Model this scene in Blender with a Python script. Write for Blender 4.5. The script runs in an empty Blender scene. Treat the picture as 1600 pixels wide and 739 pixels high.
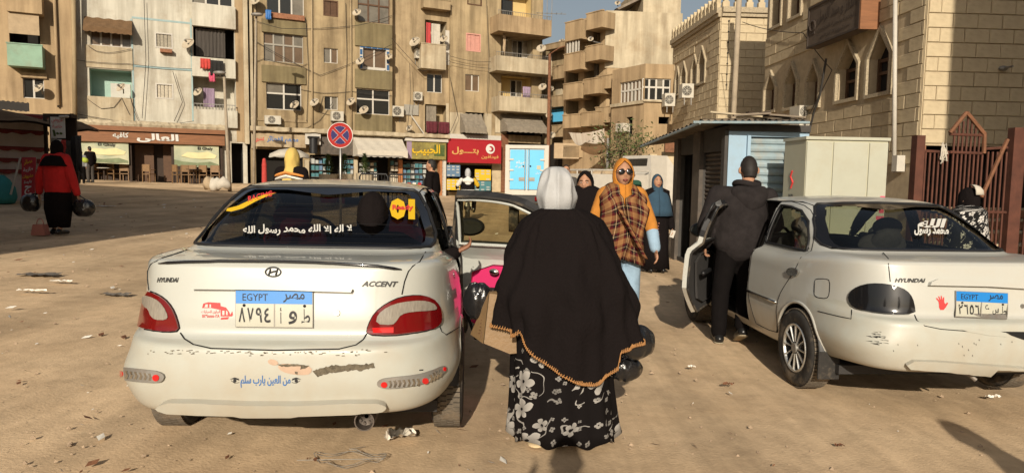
import bpy, bmesh, math, random, unicodedata
from math import sin, cos, pi, radians, sqrt, exp, atan2, hypot
from mathutils import Vector as V, Matrix, noise
from mathutils.bvhtree import BVHTree
from mathutils.geometry import delaunay_2d_cdt
R = random.Random(7)
SC = bpy.context.scene
COL = SC.collection
# ---------------------------------------------------------------- camera
FPX = 1080.0
CAM = V((0, 0, 1.46))
PIT, ROL = radians(4.74), radians(0.9)
_f = V((0, cos(PIT), -sin(PIT))); _u0 = V((0, sin(PIT), cos(PIT))); _r0 = V((1, 0, 0))
CR = cos(ROL)*_r0 + sin(ROL)*_u0
CU = -sin(ROL)*_r0 + cos(ROL)*_u0
CF = _f
cd = bpy.data.cameras.new('camera'); cam = bpy.data.objects.new('camera', cd); COL.objects.link(cam)
cd.sensor_width = 36; cd.lens = 36*FPX/1600; cd.clip_end = 2000; cd.clip_start = .05
cam.matrix_world = Matrix.Translation(CAM) @ Matrix((CR, CU, -CF)).transposed().to_4x4()
SC.camera = cam
def ray(px, py):
    return (CR*((px-800)/FPX) + CU*((369.5-py)/FPX) + CF).normalized()
def proj(p):
    d = V(p)-CAM; w = d.dot(CF)
    return (800+FPX*d.dot(CR)/w, 369.5-FPX*d.dot(CU)/w)
# ---------------------------------------------------------------- light
SUN_EL, SUN_AZ = radians(23), radians(4.6)
W = bpy.data.worlds.new('World'); SC.world = W; W.use_nodes = True
nt = W.node_tree; nt.nodes.clear()
wo = nt.nodes.new('ShaderNodeOutputWorld'); bg = nt.nodes.new('ShaderNodeBackground')
sky = nt.nodes.new('ShaderNodeTexSky'); sky.sky_type = 'NISHITA'; sky.sun_disc = False
sky.sun_elevation = SUN_EL; sky.sun_rotation = pi+SUN_AZ; sky.dust_density = 3.0; sky.air_density = 1.2; sky.ozone_density = 1.0
bg.inputs[1].default_value = 0.066
hs = nt.nodes.new('ShaderNodeHueSaturation'); hs.inputs['Saturation'].default_value = .6; hs.inputs['Value'].default_value = 1.0
nt.links.new(sky.outputs[0], hs.inputs['Color']); nt.links.new(hs.outputs[0], bg.inputs[0]); nt.links.new(bg.outputs[0], wo.inputs[0])
ld = bpy.data.lights.new('sun', 'SUN'); ld.energy = 5.0; ld.angle = radians(.55); ld.color = (1, .89, .73)
lo = bpy.data.objects.new('sun', ld); COL.objects.link(lo)
SUND = V((sin(SUN_AZ)*cos(SUN_EL), cos(SUN_AZ)*cos(SUN_EL), -sin(SUN_EL)))
lo.rotation_euler = SUND.to_track_quat('-Z', 'Y').to_euler(); lo.location = (0, -30, 30)
SC.view_settings.view_transform = 'Standard'; SC.view_settings.look = 'None'; SC.view_settings.exposure = 0.12
SC.cycles.max_bounces = 8; SC.cycles.transparent_max_bounces = 16
# ---------------------------------------------------------------- terrain
def sstep(a, b, x):
    t = min(1, max(0, (x-a)/(b-a))); return t*t*(3-2*t)
def gz(x, y):
    yy = min(y, 90)
    return .045*(sqrt(min(60, -min(x, 0))**2+1)+min(60, max(-60, -x)))/2 + .006*max(0, yy-8) if x > -60 else .045*60+.006*max(0, yy-8)
def gp(px, py):
    d = ray(px, py); t = 1.0
    for k in range(4000):
        p = CAM+d*t
        if p.z <= gz(p.x, p.y): break
        t += .01+t*.0015
    return V((p.x, p.y, gz(p.x, p.y)))
def atY(px, py, y):
    d = ray(px, py); return CAM+d*((y-CAM.y)/d.y)
def atD(px, py, dep):
    d = ray(px, py); return CAM+d*(dep/d.dot(CF))
# ---------------------------------------------------------------- mesh kit
class B:
    def __init__(s): s.v = []; s.f = []; s.m = []
    def add(s, vs, fs, m=0):
        o = len(s.v); s.v += [tuple(p) for p in vs]; s.f += [tuple(o+i for i in f) for f in fs]; s.m += [m]*len(fs); return s
    def box(s, x0, x1, y0, y1, z0, z1, m=0, M=None):
        vs = [V((x, y, z)) for z in (z0, z1) for x, y in ((x0, y0), (x1, y0), (x1, y1), (x0, y1))]
        if M is not None: vs = [M @ p for p in vs]
        return s.add(vs, [(3, 2, 1, 0), (4, 5, 6, 7), (0, 1, 5, 4), (1, 2, 6, 5), (2, 3, 7, 6), (3, 0, 4, 7)], m)
    def loft(s, rings, c0=True, c1=True, m=0, closed=True):
        n = len(rings[0]); o = []; vs = []
        for r in rings: vs += [V(p) for p in r]
        fs = []
        for i in range(len(rings)-1):
            for j in range(n if closed else n-1):
                k = (j+1) % n; fs.append((i*n+j, i*n+k, (i+1)*n+k, (i+1)*n+j))
        if closed and c0: fs.append(tuple(range(n-1, -1, -1)))
        if closed and c1: fs.append(tuple((len(rings)-1)*n+j for j in range(n)))
        return s.add(vs, fs, m)
    def tube(s, pts, r, n=8, m=0, caps=True):
        pts = [V(p) for p in pts]; rings = []
        rs = r if isinstance(r, (list, tuple)) else [r]*len(pts)
        a = None
        for i, p in enumerate(pts):
            t = (pts[min(i+1, len(pts)-1)]-pts[max(i-1, 0)])
            if t.length < 1e-9: t = V((0, 0, 1))
            t.normalize()
            if a is None: a = t.orthogonal().normalized()
            else:
                a = a-t*a.dot(t); a = a.normalized() if a.length > 1e-6 else t.orthogonal().normalized()
            b = t.cross(a)
            rings.append([p+(a*cos(2*pi*j/n)+b*sin(2*pi*j/n))*rs[i] for j in range(n)])
        return s.loft(rings, caps, caps, m)
    def cyl(s, p, q, r, r2=None, n=12, m=0): return s.tube([p, q], [r, r if r2 is None else r2], n, m)
    def ball(s, c, rx, ry=None, rz=None, n=12, k=8, m=0, M=None):
        ry = rx if ry is None else ry; rz = rx if rz is None else rz; c = V(c); rings = []
        for i in range(k+1):
            a = -pi/2+pi*i/k; q = max(cos(a), 1e-3)
            rg = [V((rx*q*cos(2*pi*j/n), ry*q*sin(2*pi*j/n), rz*sin(a))) for j in range(n)]
            if M is not None: rg = [M @ p for p in rg]
            rings.append([c+p for p in rg])
        return s.loft(rings, True, True, m)
    def capsule(s, p, q, r, r2=None, n=12, fl=1.0, side=None):
        p, q = V(p), V(q); r2 = r if r2 is None else r2; t = q-p; L = t.length
        t = t.normalized() if L > 1e-6 else V((0, 0, 1))
        a = (V(side)-t*V(side).dot(t)).normalized() if side is not None else t.orthogonal().normalized(); b = t.cross(a); rings = []
        def ring(c, rr): return [c+a*(rr*cos(2*pi*j/n))+b*(fl*rr*sin(2*pi*j/n)) for j in range(n)]
        for i in range(4):
            w = pi/2*(1-i/4.0); rings.append(ring(p-t*(r*sin(w)), max(r*cos(w), 1e-3)))
        rings.append(ring(p, r)); rings.append(ring(q, r2))
        for i in range(1, 5):
            w = pi/2*i/4; rings.append(ring(q+t*(r2*sin(w)), max(r2*cos(w), 1e-3)))
        return s.loft(rings)
    def prism(s, poly, O, U, W_, N, d, m=0):
        # poly in (u,w) on plane O,U,W_; extruded along N by d (d<0 goes behind)
        O, U, W_, N = V(O), V(U), V(W_), V(N)
        a = [O+U*u+W_*w for u, w in poly]; n = len(a)
        tri = delaunay_2d_cdt([V((u, w)) for u, w in poly], [], [list(range(n))], 1, 1e-7)
        tp = [O+U*p.x+W_*p.y for p in tri[0]]
        s.add([p+N*d for p in tp], [tuple(f) for f in tri[2]], m)
        s.add(tp, [tuple(reversed(f)) for f in tri[2]], m)
        return s.add(a+[p+N*d for p in a], [(i, (i+1) % n, n+(i+1) % n, n+i) for i in range(n)], m)
    def quad(s, a, b, c, d, m=0): return s.add([a, b, c, d], [(0, 1, 2, 3)], m)
    def sheet(s, rows, m=0, closed=False):
        n = len(rows[0]); vs = [V(p) for r in rows for p in r]; fs = []
        for i in range(len(rows)-1):
            for j in range(n if closed else n-1):
                k = (j+1) % n; fs.append((i*n+j, i*n+k, (i+1)*n+k, (i+1)*n+j))
        return s.add(vs, fs, m)
    def mesh(s, name, mats, smooth=False, uv=None, fix=True):
        me = bpy.data.meshes.new(name); me.from_pydata(s.v, [], s.f)
        for mm in (mats if isinstance(mats, (list, tuple)) else [mats]): me.materials.append(mm)
        if any(s.m): me.polygons.foreach_set('material_index', s.m)
        if fix:
            bm = bmesh.new(); bm.from_mesh(me); bmesh.ops.recalc_face_normals(bm, faces=bm.faces); bm.to_mesh(me); bm.free()
        if smooth: me.polygons.foreach_set('use_smooth', [True]*len(me.polygons))
        if uv:
            l = me.uv_layers.new(name='UVMap')
            for lp in me.loops: l.data[lp.index].uv = uv[lp.vertex_index]
        me.update(); return me
    def build(s, name, mats, parent=None, smooth=False, label=None, cat=None, group=None, kind=None, local=False, uv=None, auto=None, fix=True):
        me = s.mesh(name, mats, smooth or auto is not None, uv, fix)
        if auto is not None: me.set_sharp_from_angle(angle=radians(auto))
        return put(name, me, parent, label, cat, group, kind, local)
def put(name, me, parent=None, label=None, cat=None, group=None, kind=None, local=False):
    o = bpy.data.objects.new(name, me); COL.objects.link(o)
    if parent is not None:
        o.parent = parent
        if not local: o.matrix_parent_inverse = wm(parent).inverted()
    return tag(o, label, cat, group, kind)
def wm(o):
    m = o.matrix_basis.copy()
    return (wm(o.parent) @ o.matrix_parent_inverse @ m) if o.parent else m
def tag(o, label=None, cat=None, group=None, kind=None):
    if label: o['label'] = label
    if cat: o['category'] = cat
    if group: o['group'] = group
    if kind: o['kind'] = kind
    return o
def thing(name, label, cat, loc=(0, 0, 0), rz=0, group=None):
    o = bpy.data.objects.new(name, None); COL.objects.link(o); o.location = loc; o.rotation_euler = (0, 0, rz); o.empty_display_size = .2
    return tag(o, label, cat, group)
def copy_tree(o, parent=None):
    c = o.copy(); COL.objects.link(c)
    if parent is not None: c.parent = parent
    for ch in list(o.children): copy_tree(ch, c)
    return c
def inst(name, me, M, parent, label=None):
    "alike piece sharing mesh data, M in world space"
    o = bpy.data.objects.new(name, me); COL.objects.link(o)
    if parent is not None: o.parent = parent; o.matrix_parent_inverse = wm(parent).inverted()
    o.matrix_basis = M
    if label: o['label'] = label
    return o
def remesh(b, voxel, smooth=2, fac=.5):
    me = b.mesh('tmp', MAT['skin']); o = bpy.data.objects.new('tmp', me); COL.objects.link(o)
    md = o.modifiers.new('r', 'REMESH'); md.mode = 'VOXEL'; md.voxel_size = voxel; md.use_smooth_shade = True
    if smooth:
        ms = o.modifiers.new('s', 'SMOOTH'); ms.iterations = smooth; ms.factor = fac
    dg = bpy.context.evaluated_depsgraph_get(); ev = o.evaluated_get(dg)
    out = bpy.data.meshes.new_from_object(ev, depsgraph=dg)
    bpy.data.objects.remove(o); bpy.data.meshes.remove(me)
    out.polygons.foreach_set('use_smooth', [True]*len(out.polygons))
    out.materials.clear()
    return out
# ---------------------------------------------------------------- lettering
_AR = {}
for _c in range(0xFE80, 0xFEFD):
    _d = unicodedata.decomposition(chr(_c)).split()
    if _d: _AR.setdefault(''.join(chr(int(x, 16)) for x in _d[1:]), {})[_d[0]] = chr(_c)
def arab(s):
    out = []; i = 0; toks = []
    while i < len(s):
        if s[i:i+2] in _AR: toks.append(s[i:i+2]); i += 2
        else: toks.append(s[i]); i += 1
    for i, t in enumerate(toks):
        if t not in _AR: out.append(t); continue
        f = _AR[t]
        pv = i > 0 and ('<initial>' in _AR.get(toks[i-1], {}) or toks[i-1] == 'ـ')
        nx = i < len(toks)-1 and ('<final>' in _AR.get(toks[i+1], {}) or toks[i+1] == 'ـ')
        two = '<initial>' in f
        k = '<medial>' if (pv and nx and two) else '<final>' if pv and '<final>' in f else '<initial>' if nx and two else '<isolated>'
        out.append(f.get(k, f.get('<isolated>', t)))
    return ''.join(reversed(out))
_TC = {}
def text2d(s, bold=0.0, res=3):
    "verts in a unit box (0..1, 0..1), faces, aspect"
    if (s, bold) in _TC: return _TC[(s, bold)]
    t = arab(s) if any('\u0620' <= c <= '\u064a' for c in s) else s
    c = bpy.data.curves.new('t', 'FONT'); c.body = t; c.resolution_u = res; c.offset = bold
    o = bpy.data.objects.new('t', c); COL.objects.link(o)
    dg = bpy.context.evaluated_depsgraph_get(); me = o.evaluated_get(dg).to_mesh()
    vs = [(p.co.x, p.co.y) for p in me.vertices]; fs = [tuple(p.vertices) for p in me.polygons]
    o.evaluated_get(dg).to_mesh_clear(); bpy.data.objects.remove(o); bpy.data.curves.remove(c)
    x0 = min(p[0] for p in vs); x1 = max(p[0] for p in vs); y0 = min(p[1] for p in vs); y1 = max(p[1] for p in vs)
    _TC[(s, bold)] = ([((x-x0)/(x1-x0), (y-y0)/(y1-y0)) for x, y in vs], fs, (x1-x0)/(y1-y0))
    return _TC[(s, bold)]
def lettering(b, s, O, U, W_, N, w, h, out=.004, bold=0.0, m=0, fit=False, res=3):
    "flat letters filling the w x h box whose lower left corner is O"
    vs, fs, asp = text2d(s, bold, res); O, U, W_, N = V(O), V(U), V(W_), V(N)
    b.add([O+U*(u*w)+W_*(v*h)+N*out for u, v in vs], fs, m)
# ---------------------------------------------------------------- materials
MAT = {}
def mat(name, col, rough=.8, metal=0, var=.0, scale=4, bump=0, bscale=None, col2=None, spec=.4, coat=0, trans=0, dirt=None, dscale=1.2, damt=.5, emit=0, detail=6, stretch=None, sheen=0, streak=0, dust=None):
    m = bpy.data.materials.new(name); m.use_nodes = True; n = m.node_tree.nodes; l = m.node_tree.links
    p = n['Principled BSDF']; p.inputs['Roughness'].default_value = rough; p.inputs['Metallic'].default_value = metal
    p.inputs['Specular IOR Level'].default_value = spec; p.inputs['Coat Weight'].default_value = coat; p.inputs['Coat Roughness'].default_value = .035
    p.inputs['Base Color'].default_value = (*col, 1); p.inputs['Sheen Weight'].default_value = sheen
    tc = n.new('ShaderNodeTexCoord'); src = tc.outputs['Object']
    if stretch:
        mp = n.new('ShaderNodeMapping'); mp.inputs['Scale'].default_value = stretch; l.new(src, mp.inputs[0]); src = mp.outputs[0]
    cur = None
    if var or col2:
        nz = n.new('ShaderNodeTexNoise'); nz.inputs['Scale'].default_value = scale; nz.inputs['Detail'].default_value = detail; nz.inputs['Roughness'].default_value = .65
        l.new(src, nz.inputs['Vector'])
        rp = n.new('ShaderNodeValToRGB'); rp.color_ramp.elements[0].position = .3; rp.color_ramp.elements[1].position = .7
        a = col if col2 else tuple(max(0, c*(1-var)) for c in col); b_ = col2 if col2 else tuple(min(1, c*(1+var)) for c in col)
        rp.color_ramp.elements[0].color = (*a, 1); rp.color_ramp.elements[1].color = (*b_, 1)
        l.new(nz.outputs['Fac'], rp.inputs[0]); cur = rp.outputs[0]
    if dirt:
        n2 = n.new('ShaderNodeTexNoise'); n2.inputs['Scale'].default_value = dscale; n2.inputs['Detail'].default_value = 8; n2.inputs['Roughness'].default_value = .7
        l.new(tc.outputs['Object'], n2.inputs['Vector'])
        r2 = n.new('ShaderNodeValToRGB'); r2.color_ramp.elements[0].position = .48; r2.color_ramp.elements[1].position = .72
        r2.color_ramp.elements[0].color = (0, 0, 0, 1); r2.color_ramp.elements[1].color = (damt, damt, damt, 1)
        l.new(n2.outputs['Fac'], r2.inputs[0])
        mx = n.new('ShaderNodeMix'); mx.data_type = 'RGBA'; l.new(r2.outputs[0], mx.inputs[0])
        if cur: l.new(cur, mx.inputs[6])
        else: mx.inputs[6].default_value = (*col, 1)
        mx.inputs[7].default_value = (*dirt, 1); cur = mx.outputs[2]
    if streak:       # rain stains running down the wall
        mp2 = n.new('ShaderNodeMapping'); mp2.inputs['Scale'].default_value = (2.6, 2.6, .22); l.new(tc.outputs['Object'], mp2.inputs[0])
        n4 = n.new('ShaderNodeTexNoise'); n4.inputs['Scale'].default_value = 1.0; n4.inputs['Detail'].default_value = 7; n4.inputs['Roughness'].default_value = .6; l.new(mp2.outputs[0], n4.inputs['Vector'])
        r4 = n.new('ShaderNodeValToRGB'); r4.color_ramp.elements[0].position = .34; r4.color_ramp.elements[1].position = .62; v_ = 1-streak
        r4.color_ramp.elements[0].color = (v_, v_*.97, v_*.93, 1); r4.color_ramp.elements[1].color = (1.04, 1.04, 1.04, 1); l.new(n4.outputs['Fac'], r4.inputs[0])
        m4 = n.new('ShaderNodeMix'); m4.data_type = 'RGBA'; m4.blend_type = 'MULTIPLY'; m4.inputs[0].default_value = 1; l.new(cur, m4.inputs[6]); l.new(r4.outputs[0], m4.inputs[7]); cur = m4.outputs[2]
    if dust:         # road dust thrown up on the lower panels
        sp = n.new('ShaderNodeSeparateXYZ'); l.new(tc.outputs['Object'], sp.inputs[0]); n5 = n.new('ShaderNodeTexNoise'); n5.inputs['Scale'].default_value = 9; n5.inputs['Detail'].default_value = 8; l.new(tc.outputs['Object'], n5.inputs['Vector'])
        a5 = n.new('ShaderNodeMath'); a5.operation = 'MULTIPLY_ADD'; l.new(n5.outputs['Fac'], a5.inputs[0]); a5.inputs[1].default_value = -.55; l.new(sp.outputs[2], a5.inputs[2])
        r5 = n.new('ShaderNodeMapRange'); r5.inputs[1].default_value = -.06; r5.inputs[2].default_value = .38; r5.inputs[3].default_value = .62; r5.inputs[4].default_value = .04; l.new(a5.outputs[0], r5.inputs[0])
        m5 = n.new('ShaderNodeMix'); m5.data_type = 'RGBA'; l.new(r5.outputs[0], m5.inputs[0]); l.new(cur, m5.inputs[6]); m5.inputs[7].default_value = (*dust, 1); cur = m5.outputs[2]
    if cur: l.new(cur, p.inputs['Base Color'])
    if bump:
        n3 = n.new('ShaderNodeTexNoise'); n3.inputs['Scale'].default_value = bscale or scale*6; n3.inputs['Detail'].default_value = 5
        l.new(src, n3.inputs['Vector']); bp = n.new('ShaderNodeBump'); bp.inputs['Strength'].default_value = bump; bp.inputs['Distance'].default_value = .02
        l.new(n3.outputs['Fac'], bp.inputs['Height']); l.new(bp.outputs[0], p.inputs['Normal'])
    if emit: p.inputs['Emission Color'].default_value = (*col, 1); p.inputs['Emission Strength'].default_value = emit
    MAT[name] = m; return m
def glassmat(name, tint, gloss=.08, rough=.02, gcol=(1, 1, 1)):
    m = bpy.data.materials.new(name); m.use_nodes = True; n = m.node_tree.nodes; l = m.node_tree.links
    n.remove(n['Principled BSDF']); out = n['Material Output']
    t = n.new('ShaderNodeBsdfTransparent'); t.inputs[0].default_value = (*tint, 1)
    g = n.new('ShaderNodeBsdfGlossy'); g.inputs['Roughness'].default_value = rough; g.inputs[0].default_value = (*gcol, 1)
    lw = n.new('ShaderNodeLayerWeight'); lw.inputs[0].default_value = .25
    mr = n.new('ShaderNodeMapRange'); mr.inputs[3].default_value = gloss; mr.inputs[4].default_value = .75; l.new(lw.outputs['Facing'], mr.inputs[0])
    pw = n.new('ShaderNodeMath'); pw.operation = 'POWER'; pw.inputs[1].default_value = 2.2; l.new(lw.outputs['Facing'], pw.inputs[0]); l.new(pw.outputs[0], mr.inputs[0])
    mx = n.new('ShaderNodeMixShader'); l.new(mr.outputs[0], mx.inputs[0]); l.new(t.outputs[0], mx.inputs[1]); l.new(g.outputs[0], mx.inputs[2]); l.new(mx.outputs[0], out.inputs[0])
    MAT[name] = m; return m
def lin(r, g, b):
    return tuple((c/255/12.92 if c/255 < .04045 else ((c/255+.055)/1.055)**2.4) for c in (r, g, b))
mat('skin', (.36, .19, .115), .55, var=.12, scale=30, spec=.35)
mat('skin_dark', (.22, .10, .055), .55, var=.12, scale=30, spec=.35)
mat('paint_white', (.42, .435, .405), .28, coat=.9, spec=.5, var=.03, scale=1.5, dirt=(.40, .32, .22), dscale=3.0, damt=.16, dust=(.33, .27, .19))
mat('paint_grey', (.43, .435, .405), .38, coat=.5, spec=.5, var=.05, scale=1.5, dirt=(.36, .29, .2), dscale=3, damt=.25, dust=(.33, .27, .19))
mat('paint_bumper', (.385, .395, .355), .42, coat=.25, spec=.4, var=.04, scale=2, dirt=(.36, .28, .2), dscale=4, damt=.3, dust=(.33, .27, .19))
mat('pink_paint', (.55, .03, .13), .4, coat=.4)
mat('black_plastic', (.012, .012, .013), .5)
mat('gap', (.006, .006, .006), .9)
mat('black_gloss', (.008, .008, .009), .12, coat=.5)
mat('rubber', (.022, .02, .018), .85, var=.3, scale=20, dirt=(.18, .14, .095), dscale=5, damt=.9)
mat('tread', (.11, .092, .07), .9, var=.3, scale=30, dirt=(.2, .15, .1), dscale=9, damt=.8)
mat('chrome', (.62, .62, .6), .22, metal=1)
mat('steel', (.35, .34, .32), .45, metal=.9, var=.15, scale=10)
mat('dull_metal', (.24, .23, .21), .6, metal=.5, var=.2, scale=8, dirt=(.2, .12, .07), dscale=5)
mat('rust', (.16, .07, .035), .85, var=.35, scale=9, bump=.3)
mat('lamp_red', (.13, .003, .004), .14, coat=.8, var=.1, scale=12)
mat('lamp_bright', (.5, .012, .012), .15, coat=.8)
mat('lamp_clear', (.24, .215, .18), .18, coat=.8, var=.22, scale=40, stretch=(4, 1, .6))
mat('plate_blue', (.008, .17, .5), .45)
mat('plate_white', (.40, .395, .33), .45, var=.04, scale=20)
mat('ink', (.01, .01, .012), .6)
mat('ink_white', (.55, .54, .5), .6)
mat('ink_red', (.55, .04, .04), .6)
mat('ink_blue', (.03, .13, .36), .6)
mat('ink_yellow', (.6, .38, .012), .6)
mat('seat_cloth', (.035, .033, .036), .9, var=.2, scale=25)
mat('seat_red', (.16, .012, .03), .85, var=.2, scale=20)
mat('seat_grey', (.16, .15, .13), .9, var=.15, scale=25)
mat('interior', (.03, .028, .027), .85)
mat('primer', (.42, .30, .22), .8, var=.12, scale=18)
mat('scuff', (.12, .10, .07), .9, var=.5, scale=45, bump=.5)
glassmat('glass_tint', (.24, .23, .21), .05)
glassmat('glass_clear', (.62, .64, .56), .05)
glassmat('glass_side', (.62, .60, .42), .07)
glassmat('glass_dark', (.10, .10, .11), .08)
mat('badge_dark', (.03, .03, .03), .5)
mat('mirror', (.12, .12, .11), .08, metal=.8)  # base colour darkened to stand in for a dark reflection
mat('exhaust', (.11, .09, .075), .6, metal=.6, var=.3, scale=20)
# ================================================================ GROUND
mat('sand', (.45, .322, .198), .95, col2=(.60, .452, .292), scale=.55, bump=.22, bscale=60, spec=.1, dirt=(.29, .21, .135), dscale=.9, damt=.6, detail=10)
mat('stone_bits', (.34, .25, .17), .9, var=.4, scale=3)
mat('paper', (.7, .67, .6), .8)
mat('concrete', (.30, .245, .175), .9, var=.2, scale=3, bump=.3)
_m = MAT['sand']; _n = _m.node_tree.nodes; _l = _m.node_tree.links; _p = _n['Principled BSDF']; _src = _p.inputs['Base Color'].links[0].from_socket
_tc = _n.new('ShaderNodeTexCoord')
for _sc, _lo, _hi, _det in (((1.9, .10, 1), .84, 1.12, 6), ((.22, .16, 1), .82, 1.14, 3), ((7, 7, 7), .9, 1.1, 9)):      # wheel worn streaks, damp patches, fine litter
    _mp = _n.new('ShaderNodeMapping'); _mp.inputs['Scale'].default_value = _sc; _mp.inputs['Rotation'].default_value = (0, 0, .12); _l.new(_tc.outputs['Object'], _mp.inputs[0])
    _z = _n.new('ShaderNodeTexNoise'); _z.inputs['Scale'].default_value = 1; _z.inputs['Detail'].default_value = _det; _z.inputs['Roughness'].default_value = .7; _l.new(_mp.outputs[0], _z.inputs['Vector'])
    _r = _n.new('ShaderNodeMapRange'); _r.inputs[1].default_value = .36; _r.inputs[2].default_value = .6; _r.inputs[3].default_value = _lo; _r.inputs[4].default_value = _hi; _l.new(_z.outputs['Fac'], _r.inputs[0])
    _x = _n.new('ShaderNodeVectorMath'); _x.operation = 'SCALE'; _l.new(_src, _x.inputs[0]); _l.new(_r.outputs[0], _x.inputs[3]); _src = _x.outputs[0]
_l.new(_src, _p.inputs['Base Color'])
def axis(a, b, near, far):
    out = [0.0]; 
    while out[-1] < b: out.append(out[-1]+near+(far-near)*min(1, max(0, out[-1]-6)/60))
    neg = [0.0]
    while neg[-1] > a: neg.append(neg[-1]-near-(far-near)*min(1, max(0, -neg[-1]-6)/60))
    return sorted(set(neg+out))
xs = axis(-400, 400, .16, 12); ys = axis(-120, 700, .16, 12)
b = B(); rows = []
for y in ys:
    row = []
    for x in xs:
        z = gz(x, y)
        if abs(x) < 40 and -5 < y < 60:
            q = .024*noise.noise(V((x*.7, y*.7, 3)))+.005*noise.noise(V((x*2.3, y*2.3, 8)))
            rut = .018*(exp(-((x-.75+.04*y)/.14)**2)+exp(-((x+2.6+.02*y)/.16)**2)+exp(-((x-1.5)/.12)**2))
            z += q*min(1, max(0, (y-1)/3))-rut
        row.append(V((x, y, z-.012)))
    rows.append(row)
b.sheet(rows); gnd = b.build('ground', MAT['sand'], smooth=True, kind='structure', fix=False)
b = B(); rs2 = random.Random(11)
for k in range(3600):
    t = rs2.random(); Y = 1.6+t*t*26; X = rs2.uniform(-.8, .8)*Y; r = rs2.choice((.003, .004, .005, .006, .008, .013))*(1+Y*.05)
    if noise.noise(V((X*.5, Y*.5, 1))) < -.05 and rs2.random() < .75: continue
    c_ = V((X, Y, gz(X, Y)-.006)); vs = [c_+V((r*rs2.uniform(.6, 1.3)*cos(a), r*rs2.uniform(.6, 1.3)*sin(a), 0)) for a in (0, 1.57, 3.14, 4.71)]+[c_+V((0, 0, r*rs2.uniform(.5, 1.1)))]
    b.add(vs, [(0, 1, 4), (1, 2, 4), (2, 3, 4), (3, 0, 4)])
b.build('gravel', MAT['stone_bits'], kind='stuff', fix=False)
for nm_, m_, k_, sd in (('dark_debris', 'rust', 420, 21), ('pale_debris', 'paper', 230, 22)):
    b = B(); q = random.Random(sd)
    for k in range(k_):
        Y = 3+q.random()**1.3*22; X = q.uniform(-.78, -.05)*Y if q.random() < .75 else q.uniform(-.1, .6)*Y; c_ = V((X, Y, gz(X, Y)+.004)); s_ = q.choice((.01, .014, .02, .03, .05))*(.6+Y*.05); a = q.uniform(0, 3.14); d = V((cos(a), sin(a), 0))*s_; w = V((-sin(a), cos(a), 0))*s_*q.uniform(.15, .5)
        b.add([c_-d-w*.6, c_+d*.3-w, c_+d+w*.2+V((0, 0, s_*.3)), c_-d*.2+w+V((0, 0, s_*.25))], [(0, 1, 2, 3)])
    b.build(nm_, MAT[m_], kind='stuff', fix=False)
def litter(nm, label, px, py, sx, sy, m, kind='litter', h=.02, n=9, seed=1):
    p = gp(px, py); q = random.Random(seed); b = B(); rows = []
    for i in range(5):
        rows.append([p+V((sx*(j/n-.5)+q.uniform(-.15, .15)*sx/n, sy*(i/4-.5)*(1-.5*abs(j/n-.5))+q.uniform(-.1, .1)*sy, .012+h*q.random())) for j in range(n+1)])
    b.sheet(rows); return b.build(nm, MAT[m], label=label, cat=kind, fix=False)
mat('grey_rag', (.12, .105, .09), .95, var=.4, scale=20)
mat('plastic_clear', (.55, .5, .42), .3, var=.2, scale=20)
litter('plastic_wrapper', 'crumpled clear wrapper lying on the sand in front of the left car', 626, 688, .16, .12, 'plastic_clear', h=.05, seed=3)
litter('rag', 'dark rag trodden flat on the sand far left of the left car', 62, 431, .42, .22, 'grey_rag', seed=4)
litter('rag', 'grey scrap of cloth beside the left car bumper', 180, 462, .30, .12, 'grey_rag', seed=5)
litter('paper_scrap', 'small white paper scrap between the shawl woman and right car', 1080, 577, .06, .035, 'paper', seed=6)
litter('paper_scrap', 'white paper scrap under the right car rear bumper', 1552, 624, .10, .03, 'paper', seed=7)
litter('paper_scrap', 'pale torn paper lying in the shade near the red dressed woman', 165, 323, .5, .2, 'paper', seed=8)
litter('paper_scrap', 'long pale strip of paper in the left foreground', 50, 456, .3, .05, 'paper', seed=9)
litter('paper_scrap', 'pale strip of paper left of the grey cloth', 95, 442, .25, .06, 'paper', seed=10)
litter('leaf', 'dry brown leaf on sand in front of the right car wheel', 1138, 604, .08, .03, 'rust', seed=12)
litter('leaf', 'dry brown leaf nearest the camera on the right', 1312, 701, .05, .03, 'rust', seed=13)
b = B(); p0 = gp(545, 720); q = random.Random(2)
pts = [p0+V(((.17+.03*sin(3*a))*cos(a), .075*sin(a)+.02*sin(2.3*a), .012+.012*sin(5*a))) for a in [i*.28 for i in range(52)]]
b.tube([p0+V((-.25, -.03, .01))]+pts+[p0+V((.05, .16, .01))], .0014, 5); b.build('wire', MAT['dull_metal'], label='loose loop of thin wire on the ground before the left car', cat='wire')
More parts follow.
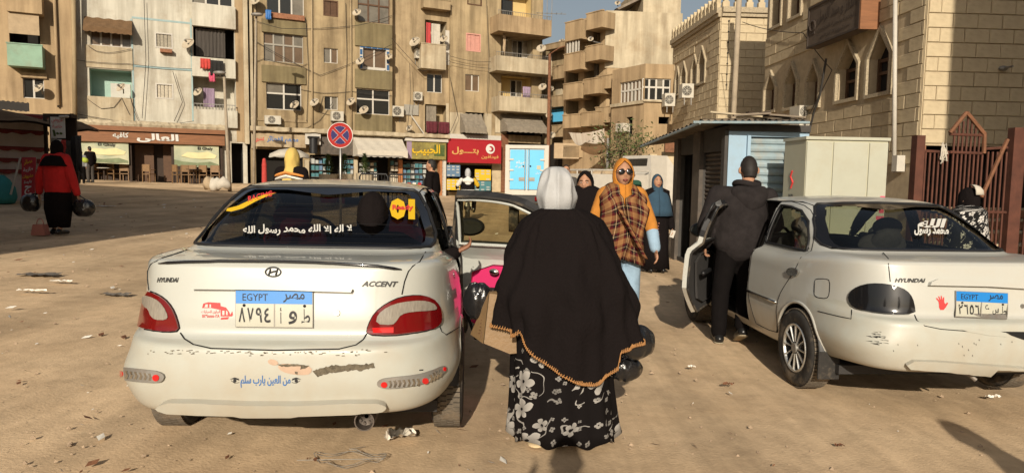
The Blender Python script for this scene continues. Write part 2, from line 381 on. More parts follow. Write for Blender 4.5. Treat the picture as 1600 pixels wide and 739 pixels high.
# pavement bank in front of the cafe
# ================================================================ BUILDINGS
class Fac:
    def __init__(s, px, Y, ang, out=0):
        p = atY(px, 285, Y); a = radians(ang); s.U = V((cos(a), sin(a), 0)); s.N = V((sin(a), -cos(a), 0)); s.O = V((p.x, p.y, 0))+s.N*out; s.Z = V((0, 0, 1))
    def hit(s, px, py, out=0):
        d = ray(px, py); o = s.O+s.N*out; t = (o-CAM).dot(s.N)/d.dot(s.N); p = CAM+d*t; return (p-o).dot(s.U), p.z
    def P(s, u, z, out=0): return s.O+s.U*u+s.N*out+V((0, 0, z))
    def rect(s, r, out=0):
        x0, y0, x1, y1 = r; xm, ym = (x0+x1)/2, (y0+y1)/2
        return s.hit(x0, ym, out)[0], s.hit(x1, ym, out)[0], s.hit(xm, y1, out)[1], s.hit(xm, y0, out)[1]
    def box(s, b, u0, u1, z0, z1, o0, o1, m=0):
        vs = [s.P(u, z, o) for z in (z0, z1) for u, o in ((u0, o1), (u1, o1), (u1, o0), (u0, o0))]
        b.add(vs, [(3, 2, 1, 0), (4, 5, 6, 7), (0, 1, 5, 4), (1, 2, 6, 5), (2, 3, 7, 6), (3, 0, 4, 7)], m); return b
    def wall(s, b, u0, u1, z0, z1, holes, rev=.22, out=0, m=0):
        us = sorted({u0, u1}|{h[0] for h in holes}|{h[1] for h in holes}); zs = sorted({z0, z1}|{h[2] for h in holes}|{h[3] for h in holes})
        us = [u for u in us if u0 <= u <= u1]; zs = [z for z in zs if z0 <= z <= z1]
        for i in range(len(us)-1):
            for j in range(len(zs)-1):
                cu, cz = (us[i]+us[i+1])/2, (zs[j]+zs[j+1])/2
                if any(h[0] < cu < h[1] and h[2] < cz < h[3] for h in holes): continue
                b.quad(s.P(us[i], zs[j], out), s.P(us[i+1], zs[j], out), s.P(us[i+1], zs[j+1], out), s.P(us[i], zs[j+1], out), m)
        for a, c, d, e in holes:
            a, c, d, e = max(a, u0), min(c, u1), max(d, z0), min(e, z1); q = [(a, d), (c, d), (c, e), (a, e)]
            for k in range(4):
                (ua, za), (ub, zb) = q[k], q[(k+1) % 4]; b.quad(s.P(ua, za, out), s.P(ub, zb, out), s.P(ub, zb, out-rev), s.P(ua, za, out-rev), m)
        return b
    def poly(s, b, P, holes, out=0, rev=0, m=0):
        pts = [V(p) for p in P]; ed = [(i, (i+1) % len(P)) for i in range(len(P))]
        for h in holes: o = len(pts); pts += [V(p) for p in h]; ed += [(o+i, o+(i+1) % len(h)) for i in range(len(h))]
        vs, _, fs, _, _, _ = delaunay_2d_cdt(pts, ed, [], 0, 1e-6); F = []
        for f in fs:
            c_ = sum((vs[i] for i in f), V((0, 0)))/len(f)
            if inpoly(c_.x, c_.y, P) and not any(inpoly(c_.x, c_.y, h) for h in holes): F.append(tuple(f))
        b.add([s.P(p.x, p.y, out) for p in vs], F, m)
        for h in holes:
            n = len(h)
            for i in range(n): b.quad(s.P(*h[i], out), s.P(*h[(i+1) % n], out), s.P(*h[(i+1) % n], out-rev), s.P(*h[i], out-rev), m)
        return b
    def ring(s, b, P, Q, o0, o1, m=0):
        n = len(P)
        for i in range(n):
            k = (i+1) % n
            b.add([s.P(*P[i], o1), s.P(*P[k], o1), s.P(*Q[k], o1), s.P(*Q[i], o1), s.P(*P[i], o0), s.P(*P[k], o0), s.P(*Q[k], o0), s.P(*Q[i], o0)], [(0, 1, 2, 3), (0, 4, 5, 1), (3, 2, 6, 7)], m)
        return b
def inpoly(x, y, P):
    c = False; n = len(P); j = n-1
    for i in range(n):
        if (P[i][1] > y) != (P[j][1] > y) and x < (P[j][0]-P[i][0])*(y-P[i][1])/(P[j][1]-P[i][1])+P[i][0]: c = not c
        j = i
    return c
mat('wall_tan', (.36, .26, .15), .92, var=.12, scale=.8, bump=.25, bscale=14, dirt=(.22, .15, .085), dscale=.5, damt=.6, streak=0.35)
mat('wall_white', (.48, .455, .38), .92, var=.10, scale=.9, bump=.25, bscale=14, dirt=(.27, .21, .14), dscale=.55, damt=.65, streak=0.3)
mat('wall_brown', (.34, .26, .15), .92, var=.15, scale=.9, bump=.3, bscale=12, dirt=(.15, .10, .058), dscale=.6, damt=.6, streak=0.42)
mat('wall_brown2', (.355, .27, .16), .92, var=.15, scale=.9, bump=.3, bscale=12, dirt=(.16, .11, .065), dscale=.6, damt=.6, streak=0.42)
mat('panel_olive', (.18, .145, .075), .9, var=.12, scale=1.2, dirt=(.11, .085, .05), dscale=.9, streak=0.3)
mat('wall_cream', (.44, .35, .215), .9, var=.1, scale=1, bump=.2, dirt=(.24, .17, .1), dscale=.7, damt=.5, streak=0.3)
mat('plaster_pale', (.43, .365, .255), .9, var=.12, scale=1.2, bump=.3, dirt=(.30, .22, .13), dscale=.9, damt=.7, streak=0.35)
mat('wall_yellow', (.50, .37, .16), .9, var=.1, scale=1)
mat('wall_mint', (.30, .42, .36), .9, var=.1, scale=1.5)
mat('green_paint', (.22, .34, .25), .8, var=.12, scale=2, dirt=(.2, .17, .11))
mat('stripe_blue', (.27, .36, .36), .9, var=.15, scale=4)
mat('brick_rubble', (.24, .11, .06), .95, var=.3, scale=8, bump=.6)
mat('frame_white', (.46, .43, .375), .6, var=.06, scale=6)
mat('frame_grey', (.27, .25, .21), .6, var=.1, scale=6)
mat('frame_brown', (.09, .045, .022), .6, var=.2, scale=6)
mat('shutter_grey', (.32, .285, .22), .75, var=.12, scale=5)
mat('shutter_pink', (.50, .25, .20), .75, var=.1, scale=5)
mat('shutter_cream', (.46, .41, .32), .75, var=.1, scale=5)
mat('pane_dark', (.022, .022, .02), .12, spec=.6)
mat('pane_brown', (.12, .08, .05), .25, spec=.5, var=.2, scale=2)
mat('pane_grey', (.14, .125, .10), .2, spec=.5, var=.3, scale=1.5)
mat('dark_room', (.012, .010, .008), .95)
mat('curtain_dark', (.055, .047, .04), .95, var=.3, scale=6, stretch=(6, 6, .3))
mat('curtain_lilac', (.26, .19, .26), .95, var=.2, scale=6, stretch=(6, 6, .3))
mat('curtain_red', (.45, .06, .06), .9)
mat('cloth_white', (.46, .42, .35), .9, var=.08, scale=5)
mat('cloth_tan', (.36, .27, .17), .95, var=.15, scale=4)
mat('cloth_brown', (.13, .075, .035), .95, var=.2, scale=5)
mat('cloth_grey', (.2, .17, .13), .95, var=.2, scale=5)
mat('cloth_maroon', (.085, .014, .02), .95, var=.3, scale=8)
mat('cloth_red', (.42, .05, .04), .95, var=.15, scale=8)
mat('cloth_pink', (.5, .08, .14), .95)
mat('cloth_black', (.016, .015, .014), .95)
mat('wood', (.20, .085, .035), .6, var=.25, scale=3, stretch=(.6, .6, 6), bump=.1)
mat('wood_dark', (.035, .02, .012), .7, var=.25, scale=4)
mat('dish', (.40, .34, .25), .7, var=.12, scale=4, dirt=(.2, .13, .08), dscale=3)
mat('ac_white', (.46, .43, .36), .6, var=.08, scale=4, dirt=(.25, .19, .12), dscale=4)
mat('cable', (.03, .026, .022), .8)
mat('stone', (.45, .365, .235), .9, var=.14, scale=2.2, bump=.25, bscale=25, dirt=(.2, .14, .085), dscale=1.5, damt=.5)
mat('stone_pale', (.47, .385, .25), .9, var=.10, scale=2.2, bump=.2, bscale=25, dirt=(.3, .22, .14), dscale=1.5, damt=.4)
mat('mortar', (.40, .32, .21), .95, var=.15, scale=6)
mat('carved', (.34, .28, .19), .85, var=.35, scale=26, bump=.6, bscale=40)
mat('sign_brown', (.085, .062, .045), .8, var=.15, scale=2, dirt=(.13, .10, .07), dscale=2)
mat('sign_brown_ink', (.045, .032, .024), .8)
mat('sign_red', (.30, .012, .018), .5, var=.06, scale=2)
mat('gold', (.50, .28, .09), .5)
mat('truck_blue', (.10, .42, .68), .5, var=.05, scale=2)
mat('corrugated', (.17, .135, .1), .8, var=.25, scale=4, dirt=(.3, .25, .18), dscale=3)
mat('shutter_blue', (.23, .30, .33), .6, var=.14, scale=5, dirt=(.3, .26, .2), dscale=6, damt=.7)
mat('shutter_dark', (.075, .062, .05), .7, var=.2, scale=5, dirt=(.15, .11, .08), dscale=5)
mat('blue_panel', (.27, .39, .50), .7, var=.08, scale=2, dirt=(.2, .22, .22), dscale=2)
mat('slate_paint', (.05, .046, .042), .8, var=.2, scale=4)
mat('cabinet', (.38, .385, .315), .6, var=.05, scale=2, dirt=(.33, .29, .2), dscale=3, damt=.4)
mat('cabinet_side', (.40, .39, .29), .6, var=.05, scale=2)
mat('red_post', (.085, .03, .018), .8, var=.3, scale=6)
mat('leaf_green', (.06, .09, .022), .8, var=.4, scale=6)
mat('leaf_olive', (.10, .095, .035), .8, var=.4, scale=6)
mat('bark', (.16, .115, .07), .95, var=.3, scale=9, bump=.5)
mat('poster_yellow', (.60, .38, .02), .6); mat('poster_blue', (.05, .22, .42), .6); mat('poster_teal', (.06, .17, .19), .6)
mat('goods_white', (.36, .37, .35), .6); mat('goods_blue', (.10, .17, .26), .6)
mat('terracotta', (.32, .13, .05), .8, var=.2, scale=5)
# ---- openings
def fill(parent, F, h, style, n=2, rows=1, dep=.14, frame='frame_white', pane='pane_dark', nm='window'):
    u0, u1, z0, z1 = h; W_, H = u1-u0, z1-z0; t = min(.07, .08*W_)
    if style == 'win':
        b = B(); e = .003
        for i in range(n+1):
            c_ = u0+W_*i/n; F.box(b, max(u0+e, c_-t*.6), min(u1-e, c_+t*.6), z0+e, z1-e, -dep, -dep+.055)
        for j in range(rows+1):
            c_ = (z0+H*(j/rows if j in (0, rows) else .60)); F.box(b, u0+e, u1-e, max(z0+e, c_-t*.6), min(z1-e, c_+t*.6), -dep+.001, -dep+.062)
        o = b.build(nm, MAT[frame], parent)
        for i in range(n):
            for j in range(rows):
                za = z0+H*(0 if j == 0 else .6); zb = z0+H*(1 if j == rows-1 else .6)
                b = B(); d = dep-.012+R.uniform(-.01, .01); b.quad(*[F.P(u, z, -d) for u, z in ((u0+W_*i/n, za), (u0+W_*(i+1)/n, za), (u0+W_*(i+1)/n, zb), (u0+W_*i/n, zb))])
                b.build('pane', MAT[pane if R.random() < .75 else 'pane_grey'], o)
        return o
    if style == 'shut':
        b = B(); F.ring(b, [(u0, z0), (u1, z0), (u1, z1), (u0, z1)], [(u0+t, z0+t), (u1-t, z0+t), (u1-t, z1-t), (u0+t, z1-t)], -dep, .02)
        o = b.build(nm, MAT[frame], parent)
        for i in range(n):
            b = B(); a, c_ = u0+t+(W_-2*t)*i/n+.012, u0+t+(W_-2*t)*(i+1)/n-.012; F.box(b, a, c_, z0+t, z1-t, -dep, -.05)
            for k in range(9):
                zz = z0+t+(H-2*t)*(k+.5)/9; F.box(b, a+.03, c_-.03, zz-H*.025, zz+H*.025, -.05, -.035)
            b.build('shutter', MAT[pane], o)
        return o
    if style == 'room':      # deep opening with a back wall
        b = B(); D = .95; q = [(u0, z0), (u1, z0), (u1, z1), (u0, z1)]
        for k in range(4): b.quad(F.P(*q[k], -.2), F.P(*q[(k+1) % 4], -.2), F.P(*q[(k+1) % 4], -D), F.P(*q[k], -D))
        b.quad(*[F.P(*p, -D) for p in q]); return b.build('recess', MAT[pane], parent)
    if style == 'cloth':
        b = B(); k = 26; b.sheet([[F.P(u0+W_*i/k, z, -dep+.035*sin(i*1.9)+.02*sin(i*4.1+z)) for i in range(k+1)] for z in (z0, (z0+z1)/2, z1)]); return b.build('curtain', MAT[pane], parent, smooth=True)
def build(label, F, x0, x1, ztop, m, wins, nm='apartment_block', D=9, zb=-.6, group='apartment blocks behind the square', ext=(0, 0), cat='building'):
    u0 = F.hit(x0, 150)[0]-ext[0]; u1 = F.hit(x1, 150)[0]+ext[1]; b_ = F.P((u0+u1)/2, gz(F.O.x, F.O.y), 0); t = thing(nm, label, cat, b_, 0, group)
    holes = [F.rect(w[0]) for w in wins]; b = B(); F.wall(b, u0, u1, zb, ztop, holes)
    b.quad(F.P(u0, zb, 0), F.P(u0, ztop, 0), F.P(u0, ztop, -D), F.P(u0, zb, -D)); b.quad(F.P(u1, zb, 0), F.P(u1, ztop, 0), F.P(u1, ztop, -D), F.P(u1, zb, -D))
    b.quad(F.P(u0, zb, -D), F.P(u1, zb, -D), F.P(u1, ztop, -D), F.P(u0, ztop, -D)); b.quad(F.P(u0, ztop, 0), F.P(u1, ztop, 0), F.P(u1, ztop, -D), F.P(u0, ztop, -D))
    b.build('wall', MAT[m], t)
    for w, h in zip(wins, holes): fill(t, F, h, *w[1:2], **(w[2] if len(w) > 2 else {}))
    t['u'] = 0; del t['u']; return t, u0, u1
def panel(t, F, r, o1, m, nm='balcony', o0=-.05, label=None):
    u0, u1, z0, z1 = F.rect(r, o1); b = B(); F.box(b, u0, u1, z0, z1, o0, o1); return b.build(nm, MAT[m], t, label=label)
def balcony(t, F, r, out, m, nm='balcony', rail=True):
    "hollow balcony: slab, front and side parapets"
    u0, u1, z0, z1 = F.rect(r, out); b = B()
    F.box(b, u0, u1, z0, z0+.14, -.05, out); F.box(b, u0, u1, z0+.14, z1, out-.1, out-.002); F.box(b, u0, u0+.1, z0+.14, z1, -.05, out-.1); F.box(b, u1-.1, u1, z0+.14, z1, -.05, out-.1)
    o = b.build(nm, MAT[m], t)
    b = B(); F.box(b, u0-.03, u1+.03, z1, z1+.05, out-.13, out+.03); b.build('coping', MAT[m], o); return o
def awning(t, F, r, out, m, drop=.5, nm='awning'):
    u0, u1, z0, z1 = F.rect(r, out*.7); b = B(); n = 30; rows = []
    for o, z in ((.03, z1), (out*.5, z1-(z1-z0)*.38), (out, z1-(z1-z0)*.72)): rows.append([F.P(u0+(u1-u0)*i/n, z+.02*sin(i*.9+o*5), o) for i in range(n+1)])
    rows.append([F.P(u0+(u1-u0)*i/n, z0-.05*abs(sin(i*.8)), out+.02) for i in range(n+1)])
    b.sheet(rows)
    for u in (u0, u1): b.add([F.P(u, z1, .03), F.P(u, z1-(z1-z0)*.38, out*.5), F.P(u, z1-(z1-z0)*.72, out), F.P(u, z0, out), F.P(u, z0, .03)], [(0, 1, 2, 3, 4)])
    return b.build(nm, MAT[m], t, fix=False)
def pipe(t, F, x0, y0, x1, y1, r, m='dull_metal', nm='drain_pipe', out=.1):
    a, c_ = F.hit(x0, y0, out), F.hit(x1, y1, out); b = B(); b.cyl(F.P(*a, out), F.P(*c_, out), r, n=8); return b.build(nm, MAT[m], t, smooth=True)
def dish(F, px, py, rad, label, out=.45, face=(-.25, -.8, .55)):
    u, z = F.hit(px, py, out); p = F.P(u, z, out); d = V(face).normalized(); d.x += R.uniform(-.12, .12); d.normalize(); a = d.orthogonal().normalized(); c_ = d.cross(a)
    rr = rad*p.y/FPX; t = thing('satellite_dish', label, 'satellite dish', F.P(u, z-rr, 0), 0, 'satellite dishes on the house fronts')
    b = B(); n = 22; b.sheet([[p+(a*cos(2*pi*i/n)+c_*sin(2*pi*i/n))*rr*q+d*(rr*.25*q*q) for i in range(n)] for q in (.02, .35, .7, 1, 1.01)], closed=True); b.add([p+(a*cos(2*pi*i/n)+c_*sin(2*pi*i/n))*rr*.02 for i in range(n)], [tuple(range(n))])
    b.build('reflector', MAT['dish'], t, smooth=True, fix=False)
    b = B(); f = p+d*rr*1.0; b.tube([p-a*rr*.9+d*rr*.2, f-a*.05], .018, 5); b.cyl(f, f-d*.14, .05, n=8); b.build('receiver_arm', MAT['dull_metal'], t)
    b = B(); b.tube([p-d*.02, p-d*.12, F.P(u+.05, z-rr*.8, .01)], .03, 6); b.build('bracket', MAT['dull_metal'], t); return t
def acunit(F, r, label, out=.42, o0=.06):
    u0, u1, z0, z1 = F.rect(r, out); t = thing('air_conditioner', label, 'air conditioner', F.P((u0+u1)/2, z0, 0), 0, 'air conditioning units on the house fronts')
    b = B(); F.box(b, u0, u1, z0, z1, o0, out); b.build('casing', MAT['ac_white'], t)
    cu, cz, rr = u0+(u1-u0)*.42, (z0+z1)/2, min(u1-u0, z1-z0)*.42; b = B(); n = 18
    b.add([F.P(cu+rr*cos(2*pi*i/n), cz+rr*sin(2*pi*i/n), out+.004) for i in range(n)], [tuple(range(n))]); f = b.build('fan_recess', MAT['cable'], t)
    b = B()
    for q in (.25, .55, .85): b.tube([F.P(cu+rr*q*cos(2*pi*i/16), cz+rr*q*sin(2*pi*i/16), out+.012) for i in range(17)], .008, 4)
    for a in range(4): b.tube([F.P(cu-rr*cos(a*pi/4), cz-rr*sin(a*pi/4), out+.012), F.P(cu+rr*cos(a*pi/4), cz+rr*sin(a*pi/4), out+.012)], .007, 4)
    b.build('grille', MAT['ac_white'], f)
    b = B()
    for u in (u0+.1, u1-.1): F.box(b, u-.02, u+.02, z0-.04, z0, 0, out); F.box(b, u-.02, u+.02, z0-.3, z0-.04, 0, .03)
    b.build('bracket', MAT['dull_metal'], t); return t
def cablerun(F, pts, label, r=.012, out=.06, nm='cable'):
    q = [F.P(*F.hit(x, y, out), out) for x, y in pts]; s_ = []
    for i in range(len(q)-1):
        for k in range(6):
            a = k/6; s_.append(q[i].lerp(q[i+1], a)-V((0, 0, .25*a*(1-a)*(q[i]-q[i+1]).length*.3)))
    b = B(); b.tube(s_+[q[-1]], r, 5); return b.build(nm, MAT['cable'], label=label, cat='cable')
def cloth(F, r, m, label, out=.5, nm='laundry', n=12, amp=.04, cat='laundry', group=None):
    u0, u1, z0, z1 = F.rect(r, out); b = B(); ph = R.uniform(0, 6)
    b.sheet([[F.P(u0+(u1-u0)*i/n+(0 if j == 0 else R.uniform(-.02, .02)), z1-(z1-z0)*(j/4)*(1+.06*sin(i*2+ph)), out+amp*sin(i*1.7+ph)*(.3+j*.2)) for i in range(n+1)] for j in range(5)])
    o = b.build(nm, MAT[m], label=label, cat=cat, group=group, smooth=True, fix=False); md = o.modifiers.new('thick', 'SOLIDIFY'); md.thickness = .012; return o
# ---- the row of blocks behind the square
ROW = 26
FR = Fac(115, 34.0, ROW)
def FRo(o): return Fac(115, 34.0, ROW, o)
# far left tan block
F = FRo(.5)
t, u0, u1 = build('tan apartment block at far left with a green balcony', F, -160, 117, 15, 'wall_tan', [((14, 20, 62, 72), 'room', dict(pane='dark_room')), ((36, 122, 69, 154), 'win', dict(n=2)), ((-60, 20, -20, 60), 'win', {}), ((-60, 112, -20, 150), 'win', {})])
panel(t, F, (10, -14, 65, 20), .75, 'wall_tan'); panel(t, F, (13, 21, 61, 54), .60, 'cloth_tan', 'roller_blind', o0=.55); balcony(t, F, (11, 70, 66, 104), .8, 'green_paint')
panel(t, F, (31, 114, 73, 122), .12, 'wall_tan', 'lintel'); pipe(t, F, 84, -20, 92, 165, .07, 'wall_tan'); pipe(t, F, 115, -20, 117, 185, .10, 'wall_brown'); pipe(t, F, 88, 100, 91, 168, .04, 'cable')
dish(F, 62, 139, 8, 'satellite dish below the green balcony beside a white window')
# off-white block with the cafe
F = FR
wins = [((141, 42, 205, 73), 'win', dict(n=4, pane='pane_brown')), ((140, 109, 206, 152), 'room', dict(pane='wall_mint')), ((242, 52, 270, 76), 'shut', dict(n=4, pane='shutter_grey')), ((243, 131, 271, 155), 'shut', dict(n=4, pane='shutter_cream')),
        ((302, 43, 366, 91), 'room', dict(pane='dark_room')), ((301, 120, 368, 168), 'room', dict(pane='wall_white')), ((300, -30, 363, 8), 'win', dict(n=3)), ((141, -45, 205, -12), 'win', dict(n=4)), ((122, 222, 348, 286), 'room', dict(pane='wood_dark')), ((362, 224, 380, 287), 'room', dict(pane='dark_room'))]
t, u0, u1 = build('off white apartment block above the wood fronted cafe', F, 118, 385, 15, 'wall_white', wins)
CAFE = t
awning(t, F, (130, 27, 206, 52), .7, 'cloth_brown')
for r, o in (((133, 73, 207, 107), .06), ((137, 152, 208, 190), .10), ((300, 8, 368, 43), .28), ((300, 91, 368, 121), .28), ((303, 172, 371, 199), .28)): panel(t, F, r, o, 'plaster_pale' if o < .2 else 'wall_white', 'parapet', -.03)
for r in ((207, 105, 301, 108.5), (206, 31, 301, 34)): panel(t, F, r, .012, 'stripe_blue', 'painted_stripe', -.01)
for r in ((206, 30, 209, 190), (298.5, 30, 301, 190)): panel(t, F, r, .014, 'stripe_blue', 'painted_stripe', -.01)
for r in ((306, 46, 352, 89), (318, 138, 336, 168)): fill(t, F, F.rect(r), 'cloth', pane='curtain_dark' if r[1] < 60 else 'curtain_lilac', dep=.1)
b = B(); h = F.rect((167, 128, 206, 152), 0); F.box(b, h[0]+.1, h[1]-.1, h[2], h[3], -.94, -.90); b.build('inner_door', MAT['frame_white'], t)
b = B(); h = F.rect((303, 163, 368, 172), .2); F.box(b, h[0], h[1], h[3]-.04, h[3], .2, .24)
for i in range(14): u = h[0]+(h[1]-h[0])*i/13; F.box(b, u-.01, u+.01, h[2], h[3]-.04, .21, .23)
b.build('balcony_rail', MAT['dull_metal'], t)
panel(t, F, (368, -20, 386, 222), .02, 'wall_tan', 'side_pier', -.03); panel(t, F, (381, -20, 388, 225), .3, 'plaster_pale', 'corner_pier', -.03)  # darker tan strip paints the shaded side, pale strip the lit edge
b = B(); h = F.rect((114, 189, 352, 204), .55); n = 60
b.sheet([[F.P(h[0]+(h[1]-h[0])*i/n, z+.05*noise.noise(V((i*.7, z*3, 0))), o+.06*noise.noise(V((i*.9, o*9, 2)))) for i in range(n+1)] for z, o in ((h[3], 0), (h[3]-.05, .5), (h[3]-.2, .62), (h[2]+.1, .55), (h[2], .5), (h[2], 0))]); b.build('ledge', MAT['plaster_pale'], t, fix=False)
panel(t, F, (114, 199, 352, 206), .62, 'wood', 'fascia'); panel(t, F, (114, 207, 351, 224), .48, 'wood', 'fascia'); panel(t, F, (114, 205.5, 351, 208), .5, 'wood_dark', 'fascia_groove')
for x in (118, 204, 270, 346): panel(t, F, (x-2, 222, x+2, 288), .2, 'wood_dark', 'pillar', -.1)
b = B(); h = F.rect((210, 226, 240, 284), 0); F.box(b, h[0], h[1], h[2], h[3], -.8, -.7); h = F.rect((255, 226, 268, 284), 0); F.box(b, h[0], h[1], h[2], h[3], -.8, -.7); b.build('door', MAT['frame_brown'], t)
b = B(); h = F.rect((203, 209, 279, 223), .5); lettering(b, 'العالى', F.P(h[0]+.3, h[2], .49), F.U, F.Z, F.N, h[1]-h[0]-.3, h[3]-h[2], .02, .04); b.build('sign_lettering', MAT['ink_white'], t)
b = B(); h = F.rect((176, 207, 201, 217), .5); lettering(b, 'كافيه', F.P(h[0], h[2], .49), F.U, F.Z, F.N, h[1]-h[0], h[3]-h[2], .02, .03); b.build('sign_lettering', MAT['ink_white'], t)
panel(t, F, (250, 77, 269, 82), .3, 'brick_rubble', 'ledge')
mat('banner', (.27, .32, .23), .7, col2=(.52, .49, .32), scale=1.1)
mat('banner_glow', (.62, .55, .30), .7, var=.1, scale=3); mat('banner_green', (.17, .20, .11), .7, var=.3, scale=3)
for i, (r, lab) in enumerate((((121, 219, 201, 254), 'landscape printed cafe banner left of the dark doorway'), ((272, 225, 342, 260), 'landscape printed cafe banner right of the dark doorway'))):
    u0, u1, z0, z1 = F.rect(r, .3); bt = thing('banner', lab, 'banner', F.P(u0, z0, .3), 0, 'cafe banners'); n = 16
    b = B(); b.sheet([[F.P(u0+(u1-u0)*k/n, z-(.07*k/n), .32+.02*sin(k*.8+z)) for k in range(n+1)] for z in (z0, z0+(z1-z0)*.5, z1)]); b.build('canvas', MAT['banner'], bt, smooth=True, fix=False)
    b = B(); b.prism(smoothpoly2 := [(.15, .45), (.3, .62), (.55, .6), (.75, .66), (.95, .5), (.9, .36), (.6, .33), (.35, .36)], F.P(u0, z0, .352), F.U*(u1-u0), F.Z*(z1-z0), F.N, .003); b.build('printed_hill', MAT['banner_glow'], bt)
    b = B(); b.prism([(.0, .0), (.0, .28), (.2, .2), (.5, .15), (.8, .22), (.98, .1), (.98, .0)], F.P(u0, z0, .35), F.U*(u1-u0), F.Z*(z1-z0), F.N, .003); b.build('printed_grass', MAT['banner_green'], bt)
    b = B(); lettering(b, 'El Ghaly', F.P(u0+(u1-u0)*(.40 if i == 0 else .52), z0+(z1-z0)*.70, .352), F.U, F.Z, F.N, (u1-u0)*.34, (z1-z0)*.17, .006, .02); b.build('lettering', MAT['ink'], bt)
dish(F, 190, 138, 8, 'satellite dish in front of the mint green loggia', out=.5); dish(F, 295, 70, 10, 'satellite dish left of the dark curtained balcony', out=.5); dish(F, 310, 145, 7.5, 'satellite dish beside the lilac curtain', out=.1)
cloth(F, (313, 92, 329, 108), 'cloth_red', 'red garment hanging on the line of the off white block', .45); cloth(F, (328, 95, 349, 118), 'cloth_black', 'black trousers hanging on the line of the off white block', .45); cloth(F, (326, 114, 336, 128), 'cloth_pink', 'pink garment hanging lowest on the line', .43)
for k, (pts, lab) in enumerate((([(118, 94), (200, 100), (300, 108), (365, 112)], 'cable sagging across the off white block at first floor'), ([(138, 72), (150, 80), (170, 83), (205, 77)], 'cable loop under the awning window'), ([(137, 155), (158, 170), (178, 168), (190, 153), (203, 180)], 'cables draped over the loggia parapet'), ([(203, 150), (210, 175), (217, 190)], 'stray rod leaning by the loggia corner'))): cablerun(F, pts, lab, out=.14)
# brown block
F = FRo(.1)
wins = [((417, -12, 475, 26), 'win', dict(n=3)), ((412, 53, 474, 98), 'win', dict(n=4, rows=2, frame='frame_grey', pane='pane_brown')), ((416, 130, 471, 172), 'win', dict(n=2, rows=2, pane='pane_dark')), ((505, 1, 528, 26), 'shut', dict(n=2, frame='frame_brown', pane='frame_brown')),
        ((506, 76, 528, 99), 'win', dict(n=2, pane='pane_brown')), ((507, 151, 528, 172), 'win', dict(n=2)), ((559, -10, 609, 36), 'win', dict(n=3, rows=2, frame='frame_brown', pane='pane_grey')), ((566, 76, 604, 107), 'win', dict(n=2, pane='pane_brown')), ((557, 140, 609, 179), 'win', dict(n=2, rows=2)),
        ((400, 234, 474, 290), 'room', dict(pane='dark_room')), ((484, 243, 553, 290), 'room', dict(pane='dark_room')), ((560, 243, 622, 290), 'room', dict(pane='dark_room'))]
t, u0, u1 = build('brown apartment block covered with satellite dishes behind the round traffic sign', F, 391, 613, 15.5, 'wall_brown', wins)
for r, o in (((409, 33, 479, 53), .10), ((409, 104, 478, 130), .10), ((555, 37, 613, 74), .10), ((555, 110, 613, 139), .10), ((555, 180, 613, 206), .1)): panel(t, F, r, o, 'panel_olive', 'apron_panel', -.03)
panel(t, F, (417, 22, 476, 30), .15, 'brick_rubble', 'parapet'); panel(t, F, (391, 186, 480, 190), .05, 'wall_brown2', 'string_course'); panel(t, F, (391, -20, 395, 232), .2, 'plaster_pale', 'corner_pier', -.03)
h = F.rect((562, 72, 608, 110)); g = F.rect((567, 77, 603, 106))
b = B(); F.ring(b, [(h[0], h[2]), (h[1], h[2]), (h[1], h[3]), (h[0], h[3])], [(g[0], g[2]), (g[1], g[2]), (g[1], g[3]), (g[0], g[3])], 0, .05); tw = b.build('tiled_surround', MAT['frame_white'], t)
mat('tile_blue', (.03, .09, .20), .4)
b = B()
for i in range(5): u = h[0]+(h[1]-h[0])*(i+.5)/5; F.box(b, u-.16, u+.16, h[3]-.02-.16, h[3]-.03, .05, .056); 
for j in range(3):
    z = h[2]+(h[3]-h[2])*(j+.5)/3.6
    for u in (h[0]+.08, h[1]-.08): F.box(b, u-.07, u+.07, z-.15, z+.15, .05, .056)
b.build('blue_tile', MAT['tile_blue'], tw)['kind'] = 'stuff'
for px, py, r, lab in ((400, 3, 8, 'at the top left corner of the brown block'), (558, 21, 7, 'left of the top brown window'), (563, 97, 7, 'left of the blue tiled window'), (608, 90, 6, 'right of the blue tiled window'), (492, 161, 7.5, 'on bare wall left of the smallest low window'), (461, 165, 7.5, 'in front of the low wide white window'), (569, 173, 7.5, 'in front of the low right window with two panes')): dish(F, px, py, r, 'satellite dish '+lab)
mat('dish_rust', (.33, .20, .11), .7, var=.2, scale=5)
d = dish(F, 549, 160, 7.5, 'rusty brown satellite dish between two low windows'); d.children[0].data.materials[0] = MAT['dish_rust']
acunit(F, (414, 181, 439, 194), 'air conditioner under the low wide window at left of the brown block'); acunit(F, (518, 174, 537, 189), 'air conditioner with fan just above the round traffic sign')
cloth(F, (415, 16, 424, 31), 'ink_blue', 'blue garment hanging at the top window of the brown block', .35)
for pts, lab in (([(391, 100), (412, 92), (472, 104), (480, 100)], 'cable crossing under the four pane window'), ([(396, 195), (440, 203), (480, 200), (500, 188), (520, 160)], 'cable drooping above the old shop banner'), ([(470, 140), (505, 146), (550, 143), (612, 150)], 'cable strung between low windows of the brown block'), ([(505, 150), (498, 175), (515, 180)], 'cable looping to the air conditioner'), ([(563, 110), (585, 116), (603, 110)], 'cable under the tiled window')): cablerun(F, pts, lab)
